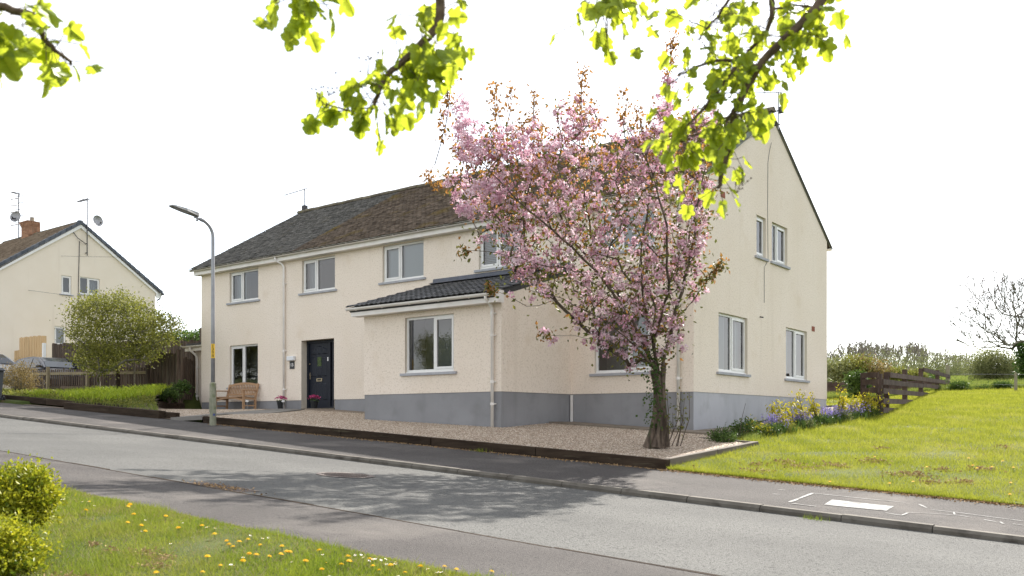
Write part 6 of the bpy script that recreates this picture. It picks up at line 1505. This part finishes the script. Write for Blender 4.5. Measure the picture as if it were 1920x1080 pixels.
def bluebells(px, label, n=26, w=0.16, m='bluebell'):
    b = bedpos(px); o = thing('bluebell_clump', tuple(b), label, 'bluebells')
    P = b + rng.normal(0, 1, (n*9, 3))*[w, w, 0]; blades('leaf_blades', P, rng.uniform(.14, .28, n*9), .016, 'leaf_green', rng.random(n*9), .9, o, seg2=True)['kind'] = 'stuff'
    s = b + rng.normal(0, 1, (n, 3))*[w*.8, w*.8, 0]; h = rng.uniform(.26, .42, n); mb = MB(); Q = []
    for i in range(n):
        e = s[i]+[rng.normal(0, .03), rng.normal(0, .03), h[i]]; mb.tube([s[i], e], [.005, .003], 4, cap=False)
        for j in range(16): f = rng.uniform(.5, 1.02); Q.append(s[i]+(e-s[i])*f + rng.normal(0, .02, 3))
    mb.build('stem', 'stem', o, fix=False); Q = np.array(Q)
    leaves('bells', Q, rng.normal(0, 1, Q.shape)+[0, 0, -.9], .032, .022, m, rng.random(len(Q)), o)['kind'] = 'stuff'
for px, lab in ((1453, 'sparse bluebell clump nearest the gravel at the left end'), (1501, 'full bluebell clump below the tall arching golden shrub'), (1545, 'bluebell clump just left of the house corner'), (1564, 'dense bluebell clump just right of the house corner'), (1588, 'thin bluebell clump below the bronze tinged shrub'), (1606, 'pale bluebell clump left of the dense rounded shrub')): bluebells(px, lab)
shrub('shrub', bedpos(1378)+[-0.1, -0.3, .10], (.26, .22, .14), 'low dark green plant at the very end of the gravel', 'plant', 'leaf_green', 900, .05, .5, 8, clump=26)
shrub('shrub', bedpos(1408)+[-0.25, .2, .14], (.28, .25, .2), 'low green plant beside the gable plinth', 'plant', 'leaf_green', 900, .055, .5, 8, clump=26)
shrub('shrub', bedpos(1424)+[-0.12, .2, .13], (.3, .25, .16), 'low yellow green plant next to the thin dark stick', 'plant', 'leaf_yellow', 800, .05, .5, 8, clump=22)
shrub('shrub', bedpos(1510)+[.16, -.35, .05], (.17, .15, .12), 'small grey green cushion plant at the lawn edge', 'plant', 'leaf_far', 500, .04, .4, 8, clump=16)
for px, lab, m in ((1440, 'leafy weed clump at the lawn edge just right of the sleeper end', 'leaf_green'), (1468, 'pale weed clump at the lawn edge below the leaning golden shrub', 'leaf_haw'), (1536, 'grassy green clump below the second bluebells', 'leaf_green'), (1578, 'grey green clump in front of the dense bluebells', 'leaf_far'), (1630, 'low green clump beside the first fence post', 'leaf_green')):
    shrub('weed_clump', bedpos(px)+[.10, -.25, .07], (.26, .2, .11), lab, 'weeds', m, 700, .055, .4, 8, clump=20, dirup=.7)
b = bedpos(1396)+[-.2, .2, 0]; mb = MB(); mb.tube([b, b+RV*.05+UP*.4, b+RV*.13+UP*.72], [.006, .005, .003], 5); tag(mb.build('dry_stem', 'twig'), 'single thin dark stick standing against the gable plinth', 'stick')
n = 9000; f = rng.random(n); pxs = 1395+f*260; t = 17.6+(pxs-1400)/250*5.4+rng.normal(0, .25, n); x = CAMP[0]+t*((pxs-960)/1689*.7919-.6107); y = CAMP[1]+t*((pxs-960)/1689*.6107+.7919)
P = np.column_stack([x, y, h_right(x, y)+.02])
stuff(blades('bed_grass', P, rng.uniform(.04, .15, n), .011, 'field_grass', rng.random(n), .9), 'grass and weeds growing between the bluebells', 'grass')

# ------------------------------------------------------------------ verge: golden privet, dandelions, daisies
for (cs, R_, nl, lab) in (((38, 935, 5.15), (.225, .22, .205), 8200, 'upper bright golden green privet bush at the left of the verge'), ((-25, 1040, 4.7), (.29, .26, .235), 9000, 'lower golden green privet bush in the bottom left corner')):
    c = P3(*cs); b = np.array([c[0], c[1], float(h_strip(c[0], c[1]))+.02])
    shrub('privet_bush', c, R_, lab, 'bush', 'leaf_privet', nl, .026, .55, 40, base=b, clump=130, stem_r=.007, dirup=.5, inner=.3, sig=.17, sm='bark_tree')
dp = [(168,941),(160,960),(238,952),(245,947),(250,966),(310,970),(238,982),(264,986),(272,996),(379,988),(404,1006),(427,1014),(440,1027),(432,1026),(464,1013),(468,1040),(478,1044),(490,1021),(388,1048),(455,1053),(530,1028),(538,1038),(524,1042),(572,1055),(541,1038),(650,1048),(655,1057),(690,1053),(700,1062),(735,1063),(790,1067),(832,1064),(602,1036),(640,1062),(712,1070),(760,1075),(296,1078),(412,1060),(378,1074),(605,1068),(335,992),(447,1019),(502,1042),(918,1073),(855,1070)]
proto = None
for i, p in enumerate(dp):
    x, y, z = on_verge(*p)
    if proto is None:
        proto = thing('dandelion', (0, 0, 0), 'yellow dandelion flower open in the verge grass', 'dandelion', 'dandelions in the verge')
        mb = MB(); mb.tube([(0, 0, -.02), (.003, 0, .02), (.004, .002, .045)], .0022, 5); mb.build('stalk', 'stem', proto)
        mb = MB()
        for ring, (n_, r_, h_) in enumerate(((18, .021, .000), (15, .016, .006), (10, .009, .009))):
            for k in range(n_):
                a = 2*PI*(k+.5*ring)/n_; b_ = PI/n_*1.25
                mb.face([(.004, .002, .045+h_*.6), (.004+r_*.75*math.cos(a-b_), .002+r_*.75*math.sin(a-b_), .047+h_), (.004+r_*math.cos(a), .002+r_*math.sin(a), .045+h_+.001*(k % 3)), (.004+r_*.75*math.cos(a+b_), .002+r_*.75*math.sin(a+b_), .047+h_)])
        mb.build('flower_head', 'dandelion', proto, fix=False); o = proto
    else: o = copy_tree(proto)
    o.location = (x, y, z); o.rotation_euler = (rng.normal(0, .15), rng.normal(0, .15), rng.uniform(0, 6)); s = rng.uniform(.6, 1.0); o.scale = (s, s, s)
proto = None
for i in range(64):
    if i < 40: px = rng.choice([120, 158, 365, 382, 480, 690, 700, 725, 795, 812])+rng.normal(0, 14); py = 925+(px-110)*0.197+rng.uniform(1, 9)
    else: px = rng.uniform(240, 800); py = 935+(px-110)*.197+rng.uniform(0, 60)
    x, y, z = on_verge(px, min(py, 1078)); y = min(y, -14.25)
    if proto is None:
        mb = MB()
        for k in range(10):
            a = 2*PI*k/10; b_ = .28; mb.face([(0, 0, .032), (.010*math.cos(a-b_), .010*math.sin(a-b_), .034), (.012*math.cos(a), .012*math.sin(a), .034), (.010*math.cos(a+b_), .010*math.sin(a+b_), .034)], 0)
        mb.lathe([(.004, .033), (.003, .037)], 6, m=1); mb.tube([(0, 0, -.02), (0, 0, .032)], .0013, 4, 2)
        proto = mb.build('daisy', ['white', 'dandelion', 'stem'], fix=False); tag(proto, 'tiny white daisy open in the verge grass', 'daisy', 'daisies in the verge'); o = proto
    else: o = proto.copy(); COL.objects.link(o)
    o.location = (x, y, z); o.rotation_euler = (rng.normal(0, .3), rng.normal(0, .3), rng.uniform(0, 6)); s = rng.uniform(.6, .95); o.scale = (s, s, s)
# dandelions on the lawn, fewer and far
src = next(o for o in COL.objects if o.name == 'dandelion')
for px, py in ((1668, 911), (1712, 908), (1895, 910), (1893, 932), (1824, 842), (1832, 846), (1880, 836), (1900, 845), (1816, 832), (1556, 908), (1738, 880), (1640, 830), (1860, 880)):
    t = 13.0
    for _ in range(60): x, y = cam_t(px, t); z = hr(x, y)+.05; t = .5*t+.5*np.clip(-1689.0*z/(py-790.0), 9, 30)
    x, y = cam_t(px, t); o = copy_tree(src); o.location = (x, y, hr(x, y)+.03); o.scale = (1.2, 1.2, 1.2); o['label'] = 'yellow dandelion flower open on the sloping lawn'; o['group'] = 'dandelions on the lawn'

# ------------------------------------------------------------------ far trees on the right
def bare_tree_mesh(name, seed, H=6.0, spread=0.5, levels=5, r0=0.16, m='bark_far', up=0.35, kids=3):
    r_ = random.Random(seed); mb = MB()
    def br(p, d, L_, r, lv):
        e = p + d*L_; mid = p + d*L_*0.5 + Vector((r_.gauss(0, 1), r_.gauss(0, 1), r_.gauss(0, 1)))*L_*0.04
        mb.tube([p, mid, e], [r, r*.82, r*.62], 5 if lv < 2 else 3, cap=False)
        if lv >= levels: return
        for k in range(kids if lv else kids+1):
            a = r_.uniform(.35, 1.0); q = p + d*L_*a; nd = (d + Vector((r_.gauss(0, spread), r_.gauss(0, spread), r_.gauss(up*.9, spread*.45)))).normalized()
            br(q, nd, L_*r_.uniform(.55, .8), max(r*(.62 if a < .95 else .7)*r_.uniform(.7, 1), .03), lv+1)
    br(Vector((0, 0, -.2)), Vector((r_.gauss(0, .06), r_.gauss(0, .06), 1)).normalized(), H*.36, r0, 0)
    me = bpy.data.meshes.new(name); me.from_pydata(mb.v, [], mb.f); me.materials.append(M[m]); return me
metas = [bare_tree_mesh('bare_tree', 11+k, 6.2, .40, 6, .13, kids=2) for k in range(4)]
for k in range(46):
    px = 1546+k*5.9+rng.uniform(-4, 4); t = rng.uniform(104, 128); x, y = cam_t(px, t); z = hr(x, y)
    o = link('bare_tree', metas[k % 4]); o.location = (x, y, z-.3); o.rotation_euler = (0, 0, rng.uniform(0, 6.28))
    top = np.interp(px, [1550, 1590, 1620, 1680, 1735, 1760, 1830], [652, 640, 634, 640, 636, 655, 664]); zm = max(v.co.z for v in metas[k % 4].vertices); s = ((790-top)/1689*t-z+.3)/zm*rng.uniform(.86, 1.03); o.scale = (s*1.1, s*1.1, s)
    tag(o, 'slender bare grey tree standing in the row beyond the field', 'tree', 'bare trees in the row beyond the field')
n = 26000; px = rng.uniform(1545, 1860, n); t = rng.uniform(100, 112, n); x = CAMP[0]+t*((px-960)/1689*.7919-.6107); y = CAMP[1]+t*((px-960)/1689*.6107+.7919)
P = np.column_stack([x, y, h_right(x, y)+rng.gamma(2, .62, n)]); 
stuff(leaves('hedgerow', P, rng.normal(0, 1, (n, 3))+[0, 0, .8], .34, .06, 'leaf_far', np.clip(rng.normal(.35, .25, n), 0, 1)), 'twiggy olive hedgerow at the foot of the far bare trees', 'hedgerow')
# big bare tree at the right edge
bt = thing('bare_tree', tuple(P3(1932, 716, 44)), 'large spreading bare tree with dark seed heads at the right edge', 'tree')
t = 44; rootp = P3(1930, 722, t)
lb = [[P3(1930, 722, t), P3(1924, 690, t), P3(1914, 665, t), P3(1905, 640, t)],
      [P3(1914, 665, t), P3(1898, 654, t-.4), P3(1880, 640, t-.6), P3(1862, 622, t-.6), P3(1840, 613, t-.5), P3(1812, 605, t-.3)],
      [P3(1905, 640, t), P3(1898, 615, t+.3), P3(1880, 590, t+.3), P3(1862, 568, t+.3), P3(1850, 550, t)],
      [P3(1905, 640, t), P3(1908, 610, t-.3), P3(1902, 580, t-.4), P3(1898, 550, t-.4)],
      [P3(1914, 665, t), P3(1935, 620, t+.5), P3(1950, 580, t+.5), P3(1965, 545, t)],
      [P3(1898, 654, t), P3(1870, 650, t+.7), P3(1845, 652, t+.9), P3(1812, 648, t+.9)],
      [P3(1914, 665, t), P3(1950, 650, t), P3(1990, 620, t), P3(2020, 600, t)]]
sil3 = [(1805,652),(1815,630),(1798,605),(1815,570),(1840,548),(1880,542),(1960,535),(2010,560),(2040,610),(2010,650),(1940,640),(1880,652)]
p3 = sample_poly(sil3, 260); w3 = rng.uniform(-2.2, 2.2, 260); att3 = np.array([P3(a[0], a[1], t+w_) for a, w_ in zip(p3, w3)])
A3, par3, tips3 = grow([(lb[0], None)]+[(l, 0) for l in lb[1:]], att3, rootp, .45)
skeleton_mesh('trunk', A3, par3, 'bark_tree', bt, .0145, 2.3, .28, sides=6)
mb = MB(); rt = random.Random(5); tw_ends = []
def twig(p, d, L_, r, lv):
    e = p + d*L_; mb.tube([p, p+d*L_*.5+Vector((rt.gauss(0, .03), rt.gauss(0, .03), rt.gauss(0, .03)))*L_, e], [r, r*.8, r*.55], 4, cap=False)
    if lv == 0: tw_ends.append(np.array(e)); return
    for k in range(3):
        a = rt.uniform(.35, 1); nd = (d + Vector((rt.gauss(0, .38), rt.gauss(0, .38), rt.gauss(.12, .3)))).normalized(); twig(p+d*L_*a, nd, L_*rt.uniform(.5, .75), max(r*.6, .011), lv-1)
cen3 = np.array(P3(1925, 660, t))
for i in rng.permutation(len(A3))[:190]:
    p = A3[i]
    if p[2] < cen3[2]-.1: continue
    o_ = p-cen3; o_ = o_/max(np.linalg.norm(o_), .2); twig(Vector(p), Vector(o_*.75+np.array([0, 0, .55])+rng.normal(0, .25, 3)).normalized(), rng.uniform(.35, .75), .02, 2)
mb.build('twig', 'bark_tree', bt, fix=False)['kind'] = 'stuff'
k = 4; tq = np.array(tw_ends); tq = tq[rng.random(len(tq)) < .10]; P = np.repeat(tq, k, 0)+rng.normal(0, .05, (len(tq)*k, 3))
leaves('seed_head', P, rng.normal(0, 1, P.shape), .10, .07, 'seed', rng.random(len(P)), bt)['kind'] = 'stuff'
iv = np.array([P3(rng.normal(1920, 9), rng.uniform(640, 720), t-.25+rng.normal(0, .15)) for k in range(900)])
leaves('ivy', iv, rng.normal(0, 1, iv.shape), .14, .11, 'leaf_dark', rng.random(len(iv))*.5, bt)['kind'] = 'stuff'
shrub('hawthorn_bush', P3(1862, 688, 46), (1.15, 1.1, .85), 'rounded olive green hawthorn bush left of the big bare tree', 'bush', 'leaf_far', 9000, .10, .5, 30, base=P3(1862, 716, 46), clump=110, stem_r=.03)
shrub('hawthorn_bush', P3(1912, 696, 48), (0.9, 0.8, .75), 'darker ivy bush at the foot of the big bare tree', 'bush', 'leaf_dark', 4500, .10, .5, 20, base=P3(1912, 718, 48), clump=60, stem_r=.03)
for (px, py, r_, m, lab) in ((1568, 696, (.75, .6, .34), 'leaf_far', 'pale green bramble bush nearest the house on the retaining wall'), (1600, 692, (.65, .6, .40), 'leaf_haw', 'green bush in the middle of the retaining wall'), (1632, 694, (.75, .6, .36), 'leaf_red', 'pinkish brown bush on the retaining wall left of the fence'), (1608, 722, (.3, .3, .42), 'leaf_green', 'dark trailing plant hanging down over the retaining wall'), (1676, 706, (.7, .5, .22), 'leaf_haw', 'low yellow green plants seen between the first fence posts'), (1745, 722, (.75, .5, .33), 'leaf_green', 'leafy white flowering plants behind the upper end of the fence'), (1712, 708, (.5, .4, .2), 'leaf_haw', 'low green plants behind the middle fence posts')):
    tt = 31.0 if px != 1745 else 36.5; tt = 36.0 if px in (1676, 1712) else tt; tt = 28.8 if px == 1608 else tt
    c = P3(px, py, tt); shrub('bramble_bush', c, r_, lab, 'bush', m, 2600, .085, .55, 16, clump=44)
for (px, py, lab, r_) in ((1845, 735, 'dark tuft of coarse weeds in the rough grass', (.4, .3, .16)), (1878, 727, 'pale tuft of weeds left of the wire fence post', (.35, .3, .14)), (1800, 728, 'leafy weeds just right of the last fence post', (.4, .3, .2))):
    shrub('weed_clump', P3(px, py, 33), r_, lab, 'weeds', 'leaf_green', 1300, .10, .3, 8, clump=24, dirup=.9)

# ------------------------------------------------------------------ across the road, behind the viewer: seen only in the windows
for k, (dx, dy) in enumerate(((12, -46), (-14, -44), (36, -50))):
    c = copy_tree(lh); c.location = (lh.location.x+dx, lh.location.y+dy, lh.location.z-.058*dx-.6); c['label'] = 'cream house across the road, mirrored in the front windows'; c['group'] = 'houses across the road'
for k, (x, y, s_) in enumerate(((-20, -30, 1.6), (-3, -31, 1.5), (-36, -31, 1.7))):
    c = copy_tree(bs); c.location = (x, y, -.058*(x-2.35)-.8); c.scale = (s_, s_, s_); c['label'] = 'leafy olive bush across the road, mirrored in the front windows'; c['group'] = 'bushes across the road'
# ------------------------------------------------------------------ field maple overhead
maple = thing('maple_tree', tuple(CP + RV*2.4 - FV*4.2 + np.array([0, 0, -1.0])), 'overhanging maple with backlit yellow green leaves close to the viewer', 'tree')
mb = MB(); tb = CP + RV*2.4 - FV*4.2
def K(px, py, t): return P3(px, py, t)
mb.tube([tb+UP*-1.2, tb+UP*.2, tb+UP*1.6+RV*-.1, tb+UP*2.6-RV*.5], [.17, .14, .12, .09], 12, cap=False)
crown_limb = [tb+UP*2.2-RV*.3, tb+UP*2.8+FV*1.5, CP+RV*2.1-FV*.6+UP*2.75, CP+RV*2.0+FV*2.0+UP*2.5, CP+RV*.9+FV*2.6+UP*2.35, CP-RV*.2+FV*2.7+UP*2.2, CP-RV*1.2+FV*2.5+UP*2.05, CP-RV*2.0+FV*2.3+UP*1.9]
mb.tube(crown_limb, [.085, .08, .07, .06, .05, .038, .028, .018], 10, cap=False); crown_limb = crown_limb[2:]
tw = {
 'A': [crown_limb[4], K(-60, -60, 2.3), K(10, 15, 2.25), K(62, 28, 2.25), K(82, 70, 2.25), K(105, 95, 2.25), K(135, 118, 2.3)],
 'A2': [K(-60, -60, 2.3), K(-50, 40, 2.2), K(-25, 80, 2.2), K(-5, 100, 2.2)],
 'B': [crown_limb[3], K(600, -80, 2.4), K(575, -8, 2.4), K(560, 14, 2.4)],
 'B2': [K(575, -8, 2.4), K(555, -3, 2.4), K(535, -10, 2.4), K(512, 4, 2.4)],
 'C': [crown_limb[2], K(845, -140, 2.5), K(826, -10, 2.5), K(822, 40, 2.5), K(795, 78, 2.5), K(762, 112, 2.5), K(728, 140, 2.5), K(712, 168, 2.5), K(702, 200, 2.5)],
 'C2': [K(706, 190, 2.5), K(690, 212, 2.5), K(660, 208, 2.5), K(625, 200, 2.5), K(602, 192, 2.5)],
 'C3': [K(795, 78, 2.5), K(797, 105, 2.48), K(800, 118, 2.46)], 'C4': [K(728, 140, 2.5), K(700, 160, 2.5), K(692, 148, 2.5)],
 'D': [crown_limb[1], K(1215, -110, 2.6), K(1165, -20, 2.6), K(1125, 18, 2.6)],
 'D2': [K(1165, -20, 2.6), K(1115, -10, 2.6), K(1088, 8, 2.6)],
 'E1': [crown_limb[1], K(1640, -160, 2.7), K(1545, -8, 2.7), K(1500, 46, 2.7), K(1440, 105, 2.7), K(1408, 150, 2.7), K(1378, 208, 2.7), K(1370, 270, 2.7), K(1352, 335, 2.7), K(1346, 352, 2.7)],
 'E2': [K(1640, -160, 2.7), K(1462, -30, 2.8), K(1448, 20, 2.8), K(1436, 60, 2.8), K(1405, 95, 2.8), K(1375, 130, 2.8)],
 'E3': [K(1425, 125, 2.7), K(1385, 117, 2.7), K(1345, 113, 2.72), K(1300, 128, 2.75), K(1270, 140, 2.75)],
 'E4': [K(1378, 208, 2.7), K(1340, 240, 2.72), K(1300, 255, 2.72), K(1262, 268, 2.7)],
 'E5': [K(1345, 172, 2.75), K(1318, 205, 2.72), K(1285, 240, 2.7), K(1265, 258, 2.7)],
 'E6': [K(1375, 130, 2.8), K(1358, 155, 2.78), K(1345, 172, 2.75)],
 'E7': [K(1462, -30, 2.8), K(1380, -10, 2.85), K(1345, 30, 2.85), K(1312, 72, 2.85)],
 'E8': [K(1378, 208, 2.7), K(1400, 212, 2.68), K(1425, 210, 2.66)], 'E9': [K(1500, 46, 2.7), K(1520, 60, 2.68), K(1545, 78, 2.66)],
 'E10': [K(1448, 20, 2.8), K(1500, 10, 2.8), K(1555, 18, 2.78)],
}
trk = mb.build('trunk', 'bark_maple', maple, smooth=True, fix=False)
mb = MB(); r_s = {'A': .013, 'A2': .006, 'B': .008, 'B2': .003, 'C': .017, 'C2': .004, 'C3': .005, 'C4': .003, 'D': .008, 'D2': .003, 'E1': .018, 'E2': .012, 'E3': .007, 'E4': .006, 'E5': .006, 'E6': .007, 'E7': .007, 'E8': .003, 'E9': .003, 'E10': .004}
def smooth_path(p, k=4):
    out = []
    for i in range(len(p)-1):
        p0, p1, p2, p3_ = p[max(i-1, 0)], p[i], p[i+1], p[min(i+2, len(p)-1)]
        for j in range(k):
            f = j/k; out.append(.5*((2*p1)+(-p0+p2)*f+(2*p0-5*p1+4*p2-p3_)*f*f+(-p0+3*p1-3*p2+p3_)*f**3))
    out.append(p[-1]); return out
for k, p in tw.items():
    q = smooth_path([np.array(x_) for x_ in p]); q = [a+rng.normal(0, .002, 3) for a in q]; n = len(q); mb.tube(q, [max(r_s[k]*(1-.72*i/n), .0016) for i in range(n)], 8, cap=False)
# lobed leaf meshes: five rounded lobes, cupped and drooping differently
half = [(0, 0), (.12, -.06), (.27, -.10), (.40, -.03), (.46, .10), (.42, .20), (.40, .25), (.52, .33), (.62, .45), (.60, .58), (.50, .63), (.38, .62), (.30, .66), (.31, .76), (.26, .90), (.13, 1.01), (0, 1.06)]
lm = []
for v in range(7):
    rr = random.Random(40+v); cup = rr.uniform(.05, .45); dro = rr.uniform(.1, .6); wob = rr.uniform(0, 6)
    def pt(x, y):
        x *= 1.0+.06*math.sin(wob+y*9); return (x, y*(1-.12*dro*y), cup*abs(x)*.6 - dro*.35*y*y + .05*math.sin(7*x+wob+5*y))
    R_ = [pt(x, y) for x, y in half]; Lh_ = [pt(-x*rr.uniform(.92, 1.06), y) for x, y in half]; mid = [pt(0, .08), pt(0, .35), pt(0, .7)]
    V = R_+Lh_[1:-1]+mid; nR = len(R_); iL = lambda i: 0 if i == 0 else (nR-1 if i == nR-1 else nR+i-1); m0, m1, m2 = len(V)-3, len(V)-2, len(V)-1; F = []
    for idx in (lambda i: i, iL):
        for i in range(nR-1): F.append((idx(i), idx(i+1), m0 if i < 5 else (m1 if i < 11 else m2)))
        F.append((idx(5), m1, m0)); F.append((idx(11), m2, m1))
    me = bpy.data.meshes.new('leaf'); me.from_pydata(V, [], F); me.materials.append(M['leaf_maple']); me.polygons.foreach_set('use_smooth', [True]*len(F)); lm.append(me)
cnt = 0; LV = []
def leaf_at(p, size, outdir, anchor=None):
    global cnt
    d = Vector(outdir).normalized(); side = d.cross(Vector((rng.normal(), rng.normal(), rng.normal()))).normalized(); nrm = side.cross(d)
    Mx = Matrix((side, d, nrm)).transposed().to_4x4(); Mx.translation = Vector(p)
    LV.append((size/np.linalg.norm(np.array(p)-CP), cnt % 7, Mx @ Matrix.Diagonal((size*rng.uniform(.85, 1.1), size, size, 1)))); cnt += 1
    if anchor is not None: mb.tube([anchor, (np.array(anchor)+p)/2+rng.normal(0, .004, 3), p], .0011, 4, cap=False)
def dress(key, f0, n, size=.075, spr=.05, along=1.0):
    q = smooth_path([np.array(x_) for x_ in tw[key]], 8); m_ = len(q)
    for i in range(n):
        f = f0+(along-f0)*(i+rng.random())/n; a = q[min(int(f*(m_-1)), m_-1)]
        off = rng.normal(0, spr, 3)+np.array([0, 0, -.012]); p = a+off; od = off/np.linalg.norm(off)*.6+np.array([0, 0, -.75])+rng.normal(0, .25, 3)
        leaf_at(p, size*rng.uniform(.65, 1.15), od, a)
dress('A', .30, 30, .054, .04); dress('A2', .25, 10, .06, .032)
dress('B', .5, 16, .052, .045); dress('B2', .2, 8, .052, .02); leaf_at(K(620, 22, 2.4), .07, (-.2, .3, -1), K(590, -5, 2.4)); leaf_at(K(640, -15, 2.4), .07, (.4, .3, -1), K(600, -20, 2.4))
dress('C', .30, 22, .052, .055, .62); dress('C', .62, 28, .050, .05); dress('C2', .0, 20, .050, .028); dress('C3', 0, 10, .066, .045); dress('C4', .2, 4, .05, .03)
for px, py in ((850, 75), (862, 100), (842, 120), (868, 80), (835, 55), (822, 130), (850, 135), (775, 165), (800, 175), (770, 185), (805, 195), (790, 205), (815, 185), (740, 215), (758, 205), (720, 225), (785, 150), (812, 100)):
    a = K(min(px, 810), min(py-20, 190), 2.5); leaf_at(K(px+rng.normal(0, 4), py-12, 2.5+rng.normal(0, .06)), .056*rng.uniform(.8, 1.1), (rng.normal(0, .35), rng.normal(0, .3), -1), a)
dress('D', .5, 30, .05, .055); dress('D2', .2, 10, .058, .03)
dress('E1', .32, 32, .046, .062, .62); dress('E1', .62, 26, .046, .042); dress('E2', .35, 30, .046, .065); dress('E3', .1, 34, .046, .05); dress('E4', .05, 38, .048, .045); dress('E5', .1, 22, .046, .045); dress('E6', 0, 10, .046, .05); dress('E7', .3, 38, .046, .065); dress('E8', .3, 5, .054, .02); dress('E9', .3, 7, .052, .03); dress('E10', .2, 20, .056, .045)
leaf_at(K(1548, 76, 2.6), .062, (.1, .2, -1), K(1530, 66, 2.66)); leaf_at(K(1428, 212, 2.6), .085, (.05, .2, -1), K(1424, 208, 2.66))
# small hanging flower sprays
for (px, py, t) in ((598, 168, 2.5), (615, 160, 2.5), (702, 112, 2.5), (690, 120, 2.5), (1392, 330, 2.7), (1378, 345, 2.7)):
    c = K(px, py, t)
    for j in range(7): e = c+rng.normal(0, .016, 3); mb.tube([c-UP*.03, e], .0007, 3, cap=False); mb.lathe([(.0012, -.002), (.0035, 0), (.0012, .003)], 6, tuple(e))
mb.build('twig', 'bark_maple', maple, fix=False, smooth=True)
def leaf_view(m_):
    px_, py_, w_ = proj(np.array(m_.translation)[None]); return -30 < px_[0] < 1950 and -30 < py_[0] < 1080
LV.sort(key=lambda l: -(l[0] if leaf_view(l[2]) else 0)); rest = ([], [])
for i, (q_, v, Mx) in enumerate(LV):
    if i < 300:
        o = bpy.data.objects.new('leaf', lm[v]); COL.objects.link(o); o.parent = maple; o.matrix_parent_inverse = world(maple).inverted(); o.matrix_basis = Mx
    else:
        b_ = len(rest[0]); rest[0].extend([tuple(Mx @ w_.co) for w_ in lm[v].vertices]); rest[1].extend([tuple(b_+k for k in p_.vertices) for p_ in lm[v].polygons])
me = bpy.data.meshes.new('leaf_mass'); me.from_pydata(rest[0], [], rest[1]); me.materials.append(M['leaf_maple']); me.polygons.foreach_set('use_smooth', [True]*len(me.polygons)); link('leaf_mass', me, maple)['kind'] = 'stuff'
print('maple leaves', cnt, 'verge', N1, 'lawn', N2, 'petals', nc_*per)
